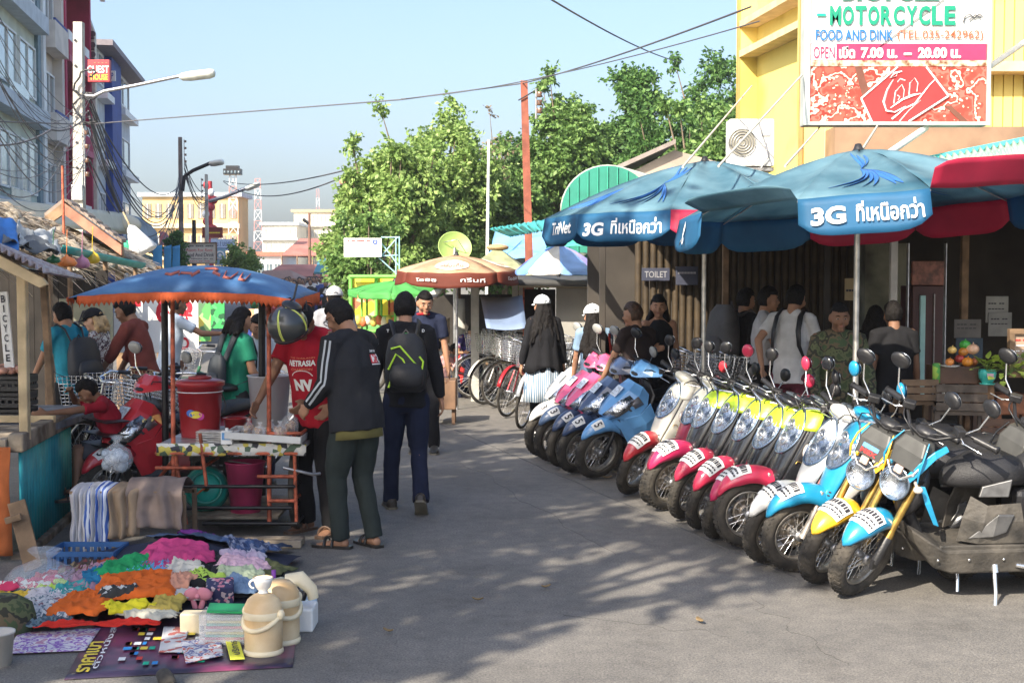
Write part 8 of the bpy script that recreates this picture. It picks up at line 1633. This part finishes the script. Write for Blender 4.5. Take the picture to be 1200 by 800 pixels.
drape('grey white shirt hanging at the left of the rack',84,108,645,cloth('grey_white',(.50,.49,.52)),1);drape('blue and white striped cloth hanging on the rack',100,130,640,wave_mat('blue_stripe_cloth',(.55,.60,.70),(.04,.10,.36),9,'X',.9,2.5),2.3);drape('second white cloth hanging before the blue stripes',92,118,652,cloth('dull_white',(.47,.46,.47)),5.1)
drape('tan cloth hanging in the middle of the rack',130,165,628,cloth('tan_cloth',(.30,.22,.15)),3.7);drape('grey brown blanket bulging over the right of the rack',150,216,618,cloth('grey_brown',(.22,.17,.15)),6.2,.07)
# jugs
cr_=M('cream_jug',(.72,.47,.22),.4,0,.25,4,coat=.2,col2=(.75,.60,.38));crp=M('cream_plastic',(.72,.62,.42),.4,0,.12,6)
def jug(label,px,py,sc,dark_=False):
    t=thing('vacuum_jug',label,'jug',G(px,py),0,'old vacuum jugs on the mat');s=sc;q=MB();q.lathe([(0,0),(.118*s,0),(.122*s,.012),(.118*s,.03),(.116*s,.03)],36);q.build('base_ring',crp,t)
    q=MB();q.lathe([(.113*s,.028),(.116*s,.06),(.116*s,.225*s)],36);q.build('body',cr_,t);q=MB();q.lathe([(.120*s,.225*s),(.122*s,.23*s),(.122*s,.262*s),(.117*s,.268*s)],36);q.build('band',crp,t)
    q=MB();q.lathe([(.117*s,.262*s),(.112*s,.30*s),(.095*s,.335*s),(.062*s,.362*s),(.03*s,.37*s),(0,.37*s)],36);q.build('shoulder',cr_,t)
    q=MB();q.tube([(.124*s*cos(a),-.124*s*sin(a),(.25-.085*sin(a))*s)for a in[pi*j/16 for j in range(17)]],.008*s,6,flat=2);q.build('handle',crp,t)
    for x in (-1,1): q=MB();q.ell((x*.128*s,0,.25*s),(.018,.022,.026));q.build('pivot',crp,t)
    q=MB();q.box((.0,-.11*s,.3*s),(.06,.06,.05),rotm(-.5,0,0));return t
j1=jug('nearest cream vacuum jug with a white teacup upside on its top',309,765,.80);j1.rotation_euler.z=R(-25);j2=jug('second cream vacuum jug half hidden behind the nearest one',328,752,.86);j2.rotation_euler.z=R(40)
pj=thing('spouted_jug','cream and grey jug with a broad spout behind the other two','jug',G(330,738));q=MB();q.lathe([(0,0),(.09,0),(.095,.02),(.09,.2),(.07,.26),(0,.28)],28);q.build('body',M('grey_cream',(.45,.46,.36),.5),pj);q=MB();q.tube([(.03,0,.25),(.10,-.0,.27),(.16,-.02,.22),(.17,-.02,.17)],[.05,.045,.035,.03],12,flat=.7);q.build('spout',crp,pj)
tc_=thing('teacup','small white teacup with gold rim standing on the nearest jug','cup',j1.location+V((0,0,.37*.8)));q=MB();q.lathe([(0,.0),(.025,0),(.026,.008),(.02,.012),(.036,.03),(.045,.06),(.05,.078),(.046,.076),(.034,.03),(0,.016)],28);q.build('bowl',M('porcelain',(.80,.77,.72),.2,coat=.5,var=.03),tc_);q=MB();q.tube([(-.044-.022*sin(a),0,.045+.02*cos(a))for a in[pi*j/8 for j in range(9)]],.005,6);q.build('handle',MC['porcelain'],tc_);q=MB();q.torus(.048,.0016,Matrix.Translation((0,0,.078)),28,4);q.build('rim',M('gilt',(.6,.4,.1),.3,.8),tc_)
q=MB();q.box((0,0,.055),(.14,.09,.11));wb=solo(q,'switch_box','small cream plastic box with a dark notch left of the jugs','box',crp,G(229,741),bevel=.008);q=MB();q.box((.045,-.046,.035),(.02,.006,.03));q.build('notch',inkm,wb)
cb=thing('clear_box','clear plastic box of colourful odds and ends with a green folder on top','box',G(266,752));q=MB();q.box((0,0,.008),(.24,.16,.01));[q.box(c,s_)for c,s_ in(((0,-.08,.085),(.24,.004,.15)),((0,.08,.085),(.24,.004,.15)),((-.12,0,.085),(.004,.156,.15)),((.12,0,.085),(.004,.156,.15)))];q.build('box',clear,cb)
for k in range(9): q=MB();q.box((0,0,.02+k*.014),(.2-.004*k,.12,.012),rotm(0,0,.1*nz(k*1.3,3)));q.build('folder',M('odd_%d'%(k%4),((.5,.5,.45),(.5,.1,.15),(.1,.4,.3),(.6,.55,.2))[k%4],.6),cb)
q=MB();q.box((.02,0,.172),(.22,.13,.012),rotm(.06,.05,.1));solo(q,'green_folder','bright green folder lying on the clear box','folder',M('green_folder',(.02,.35,.12),.4),cb.location)
q=MB();q.box((0,0,.06),(.16,.2,.12));solo(q,'white_box','white plastic box behind the jugs at the right of the mat','box',white,G(352,735),bevel=.01)
vb=thing('small_bottle','slender clear bottle with a violet cap behind the jugs','bottle',G(321,700));q=MB();q.lathe([(0,0),(.025,0),(.026,.09),(.012,.11)],16);q.build('body',M('lavender_glass',(.35,.3,.45),.2),vb);q=MB();q.lathe([(.013,.11),(.013,.16),(0,.16)],12);q.build('cap',M('violet_cap',(.25,.05,.35),.4),vb)
for i,(px,py,l) in enumerate(((334,702,'navy blue bottle among the odds at the right of the pile'),(343,708,'black handled brush right of the navy bottle'),(352,712,'small black camera like object at the end of the odds'))): q=MB();q.tube([(0,0,.02),(.03,.02,.06+.02*i),(.07,.01,.05)],[.02,.022,.012],8);q.ell((.0,0,.03),(.03,.02,.025));solo(q,'odd_item',l,'item',(navyc,blackp,blackm)[i],G(px,py))
plastic_bag('large crumpled translucent plastic bag beside the leaning board',G(52,700),.24,.28,None,mat=M('milky_film',(.6,.66,.72),.25,0,.1,6,alpha=.28,spec=.8));plastic_bag('flat wrinkled clear bag trailing right of the large one',G(84,694),.16,.09,None,mat=MC['milky_film'])
p=G(30,668);q=MB();q.box((0,0,.22),(.11,.022,.44),rotm(R(-14),R(-16),.15));q.box((-.06,-.03,.33),(.10,.03,.04),rotm(0,R(-16),.15));solo(q,'leaning_board','short rough wooden board leaning on the teal side of the stall','board',wood,p,bevel=.004)
q=MB();q.loft([[V((.16*k*cos(a)*(1+.1*sin(3*a)),.12*k*sin(a),h))for a in[2*pi*i/18 for i in range(18)]]for h,k in((0,.85),(.04,1.05),(.1,1.0),(.16,.9),(.2,.5))]);solo(q,'camouflage_bag','dark camouflage patterned bag at the left edge of the mat','bag',camo,G(2,742))
q=MB();q.lathe([(0,0),(.06,0),(.075,.15),(.08,.15),(.08,.16),(.07,.155),(.055,.01),(0,.01)],24);solo(q,'white_bucket','small dirty white bucket at the lower left edge','bucket',M('dirty_white',(.5,.48,.45),.6,0,.15,8),G(-2,778))
q=MB();q.loft([[V((.035*k*cos(a),.10*f,.03+.03*k*sin(a)))for a in[2*pi*i/12 for i in range(12)]]for f,k in((-1,.6),(-.8,1),(0,1.1),(.8,1),(1,.5))]);solo(q,'black_slipper','black rubber slipper tip at the bottom edge of the road','shoe',rubber,G(195,803),.4)
q=MB();q.box((0,0,.03),(.5,.06,.05));q.box((0,.12,.03),(.5,.06,.05));q.box((.22,.06,.03),(.05,.1,.04));solo(q,'wooden_skid','flat wooden skid lying beside the cart wheel','wood',plank,G(310,642),bevel=.004)
# ================================================================ fruit, plants and old chairs at the right
DK=11.0
def kx(px): return At(px,320,DK).x
wk=M('dark_varnish',(.09,.045,.025),.5,0,.35,6,bump=.15)
bx=thing('dark_display_box','dark wooden box carrying a heap of fruit','box',(kx(1122),DK,.0));z1=At(0,429,DK).z;q=MB();q.box((0,.1,z1-.07),(.34,.3,.14));q.build('box',wk,bx,bevel=.006);q=MB();[q.box((x,.1+y,(z1-.14)/2),(.03,.03,z1-.14))for x in(-.15,.15)for y in(-.12,.12)];q.build('legs',wk,bx)
for i,(px,py,r_,c_,nm,l) in enumerate(((1113,424,.035,(.7,.25,.05),'orange','flat orange fruit on a saucer at the left of the fruit heap'),(1116,410,.035,(.75,.50,.15),'ginger_root','knobbly golden fruit at the top left of the heap'),(1125,420,.04,(.35,.04,.03),'apple','dark red fruit in the middle of the heap'),(1134,424,.045,(.75,.28,.03),'orange','large orange pumpkin like fruit at the front of the heap'),(1129,412,.04,(.5,.2,.03),'orange','tawny fruit behind the red one'),(1131,404,.045,(.06,.35,.05),'lime','green leafy fruit on top of the heap'),(1140,409,.05,(.75,.45,.28),'melon','pale peach coloured melon at the right of the heap'),(1141,424,.035,(.4,.12,.04),'apple','brown red fruit at the right front of the heap'))):
    q=MB();q.grid([[V((r_*sin(th)*cos(a)*(1+.08*cos(6*a)),r_*sin(th)*sin(a)*(1+.08*cos(6*a)),r_*.85*cos(th)))for a in[2*pi*j/24 for j in range(24)]]for th in[.02+(pi-.04)*k/10 for k in range(11)]],True,True);q.tube([(0,0,r_*.8),(.005,0,r_*1.1)],.004,5);solo(q,nm,l,'fruit',M('fruit_%d'%i,c_,.4,0,.2,20,coat=.2),At(px,py,DK+.02*(i%3)))
def leafy(name,label,loc,n,spread,down,lm,seed,sz=.05,pot_=None):
    t=thing(name,label,'plant',loc);rb=random.Random(seed);sm_=M('stem_green',(.12,.2,.05),.6)
    if pot_: q=MB();q.lathe([(0,-.10),(.04,-.10),(.065,-.06),(.072,-.02),(.066,.01),(.06,.005),(0,-.005)],28);q.build('pot',pot_,t);q=MB();q.lathe([(0,-.112),(.06,-.112),(.065,-.10),(0,-.102)],24);q.build('saucer',pot_,t)
    for i in range(n):
        a=rb.uniform(0,6.28);r_=rb.uniform(.2,1)*spread;e=V((r_*cos(a),r_*sin(a)*.6-.02,rb.uniform(.02,.10)-down*max(0,r_/spread-.4)*rb.uniform(0,1.6)));d=(e.normalized()+V((0,-.4,-.5+rb.uniform(-.3,.5)))).normalized();w_=d.cross(V((rb.uniform(-.3,.3),rb.uniform(-.4,.4),1))).normalized();s_=sz*rb.uniform(.7,1.3);nn=w_.cross(d)
        q=MB();q.grid([[e+d*s_*f*1.4+w_*s_*.55*x*wd+nn*s_*.18*abs(x)*wd for x in(-1,0,1)]for f,wd in((0,.1),(.15,.8),(.4,1),(.7,.65),(1,.04))]);q.build('leaf',lm,t)
        if i % 3 == 0: q=MB();q.tube([(0,0,-.01),e*.5+V((0,0,.03)),e],.0025,4);q.build('stem',sm_,t)
pl_=M('pothos_leaf',(.42,.60,.08),.45,0,.35,9,col2=(.62,.74,.16))
leafy('potted_plant','bright lime leaved plant in a turquoise bowl on a wooden block',At(1157,434,DK-.1),34,.12,.05,pl_,4,.045,M('turquoise_bowl',(.06,.48,.42),.3,coat=.4));q=MB();q.box((0,-.072,-.035),(.05,.004,.03));q.build('pink_label',M('label_pink',(.7,.45,.5),.5),bpy.data.objects['potted_plant'])
leafy('trailing_plant','trailing lime green plant hanging over the red brown box',At(1182,438,DK-.15),52,.17,.16,pl_,6,.045);leafy('trailing_plant','small trailing plant at the right frame edge',At(1203,430,DK-.1),20,.10,.08,leaf_light,8,.045)
def blk_(label,x0,x1,y0,y1,D,mat,nm,cat,d=.25,slat=0,rz=0):
    a,c=At(x0,y1,D),At(x1,y0,D);t=thing(nm,label,cat,((a.x+c.x)/2,D,0),rz);w=c.x-a.x;q=MB()
    if slat:
        n=max(2,round((c.z-a.z)/.07))
        for k in range(n): q=MB();q.box((0,0,a.z+(c.z-a.z)*(k+.5)/n),(w,.025,(c.z-a.z)/n*.86));q.build('slat',mat,t,bevel=.003)
        q=MB();[q.box((x*w*.46,.0+y,a.z*.5),(.04,.04,a.z))for x in(-1,1)for y in(.03,.3)];q.box((0,.18,a.z*.98),(w,.34,.03));q.build('seat_frame',mat,t)
    else: q.box((0,d/2,(a.z+c.z)/2),(w,d,c.z-a.z));q.build('block',mat,t,bevel=.01);q=MB();[q.box((x*w*.4,d*y,a.z/2),(.04,.04,a.z))for x in(-1,1)for y in(.15,.85)];q.build('legs',mat,t)
    return t
blk_('rough wooden block under the turquoise plant bowl',1141,1166,447,472,DK-.02,M('rough_brown',(.26,.15,.08),.8,0,.4,14,bump=.4),'wooden_block','block');blk_('red brown wooden box below the trailing plant',1168,1206,462,486,DK+.02,M('red_brown_wood',(.24,.09,.04),.6,0,.3,7),'wooden_box','box')
blk_('weathered chair with a slatted back behind the right mirrors',1098,1156,450,482,10.5,M('weathered_wood',(.13,.10,.075),.8,0,.4,7,bump=.3),'wooden_chair','chair',slat=1,rz=R(-12));blk_('brown wooden chair with orange sunlit top rail',1056,1100,444,470,10.9,wood,'wooden_chair','chair',slat=1);blk_('dark bench at the right edge behind the black seats',1150,1215,490,520,10.0,wk,'bench','bench',slat=1)
bt_=blk_('low brown wooden table before the seated children',503,534,446,480,16.6,M('brown_table',(.16,.09,.05),.7,0,.3,5),'low_table','table',.5)
q=MB();q.lathe([(0,0),(.03,0),(.03,.15),(.026,.155),(0,.155)],20);solo(q,'green_can','tall bright green drinks can beside the fruit box','can',patch_mat('can_print',((.15,.5,.1),(.4,.6,.1),(.1,.35,.08)),25),At(1097,448,DK-.05));q=MB();q.lathe([(0,0),(.05,.0),(.08,.012),(.078,.014),(0,.006)],24);solo(q,'saucer','white saucer under the flat orange fruit','plate',white,At(1113,430,DK-.02))
board('menu_board','standing menu board with red and brown print at the right edge',1187,391,1212,436,10.9,M('menu_paper',(.35,.25,.18),.6),[('-- - --',.1,.82,.8,.04,txr,.03),('---- ---',.1,.68,.8,.03,txw,.02),('-- -----',.1,.54,.8,.03,txw,.02),('--- ----',.1,.40,.8,.03,txw,.02)],.02,frame=wood)
# ================================================================ haze of the hot afternoon
mb=MB();mb.box((0,260,30),(500,600,64));hz_=mb.build('haze',[]);hz_['kind']='stuff'
m=bpy.data.materials.new('haze_air');m.use_nodes=True;m.node_tree.nodes.clear();vo=m.node_tree.nodes.new('ShaderNodeVolumePrincipled');vo.inputs['Density'].default_value=.0007;vo.inputs['Color'].default_value=(.95,.95,1,1);vo.inputs['Anisotropy'].default_value=.3
out=m.node_tree.nodes.new('ShaderNodeOutputMaterial');m.node_tree.links.new(vo.outputs[0],out.inputs['Volume']);hz_.data.materials.append(m)
bpy.data.scenes.remove(TMP)
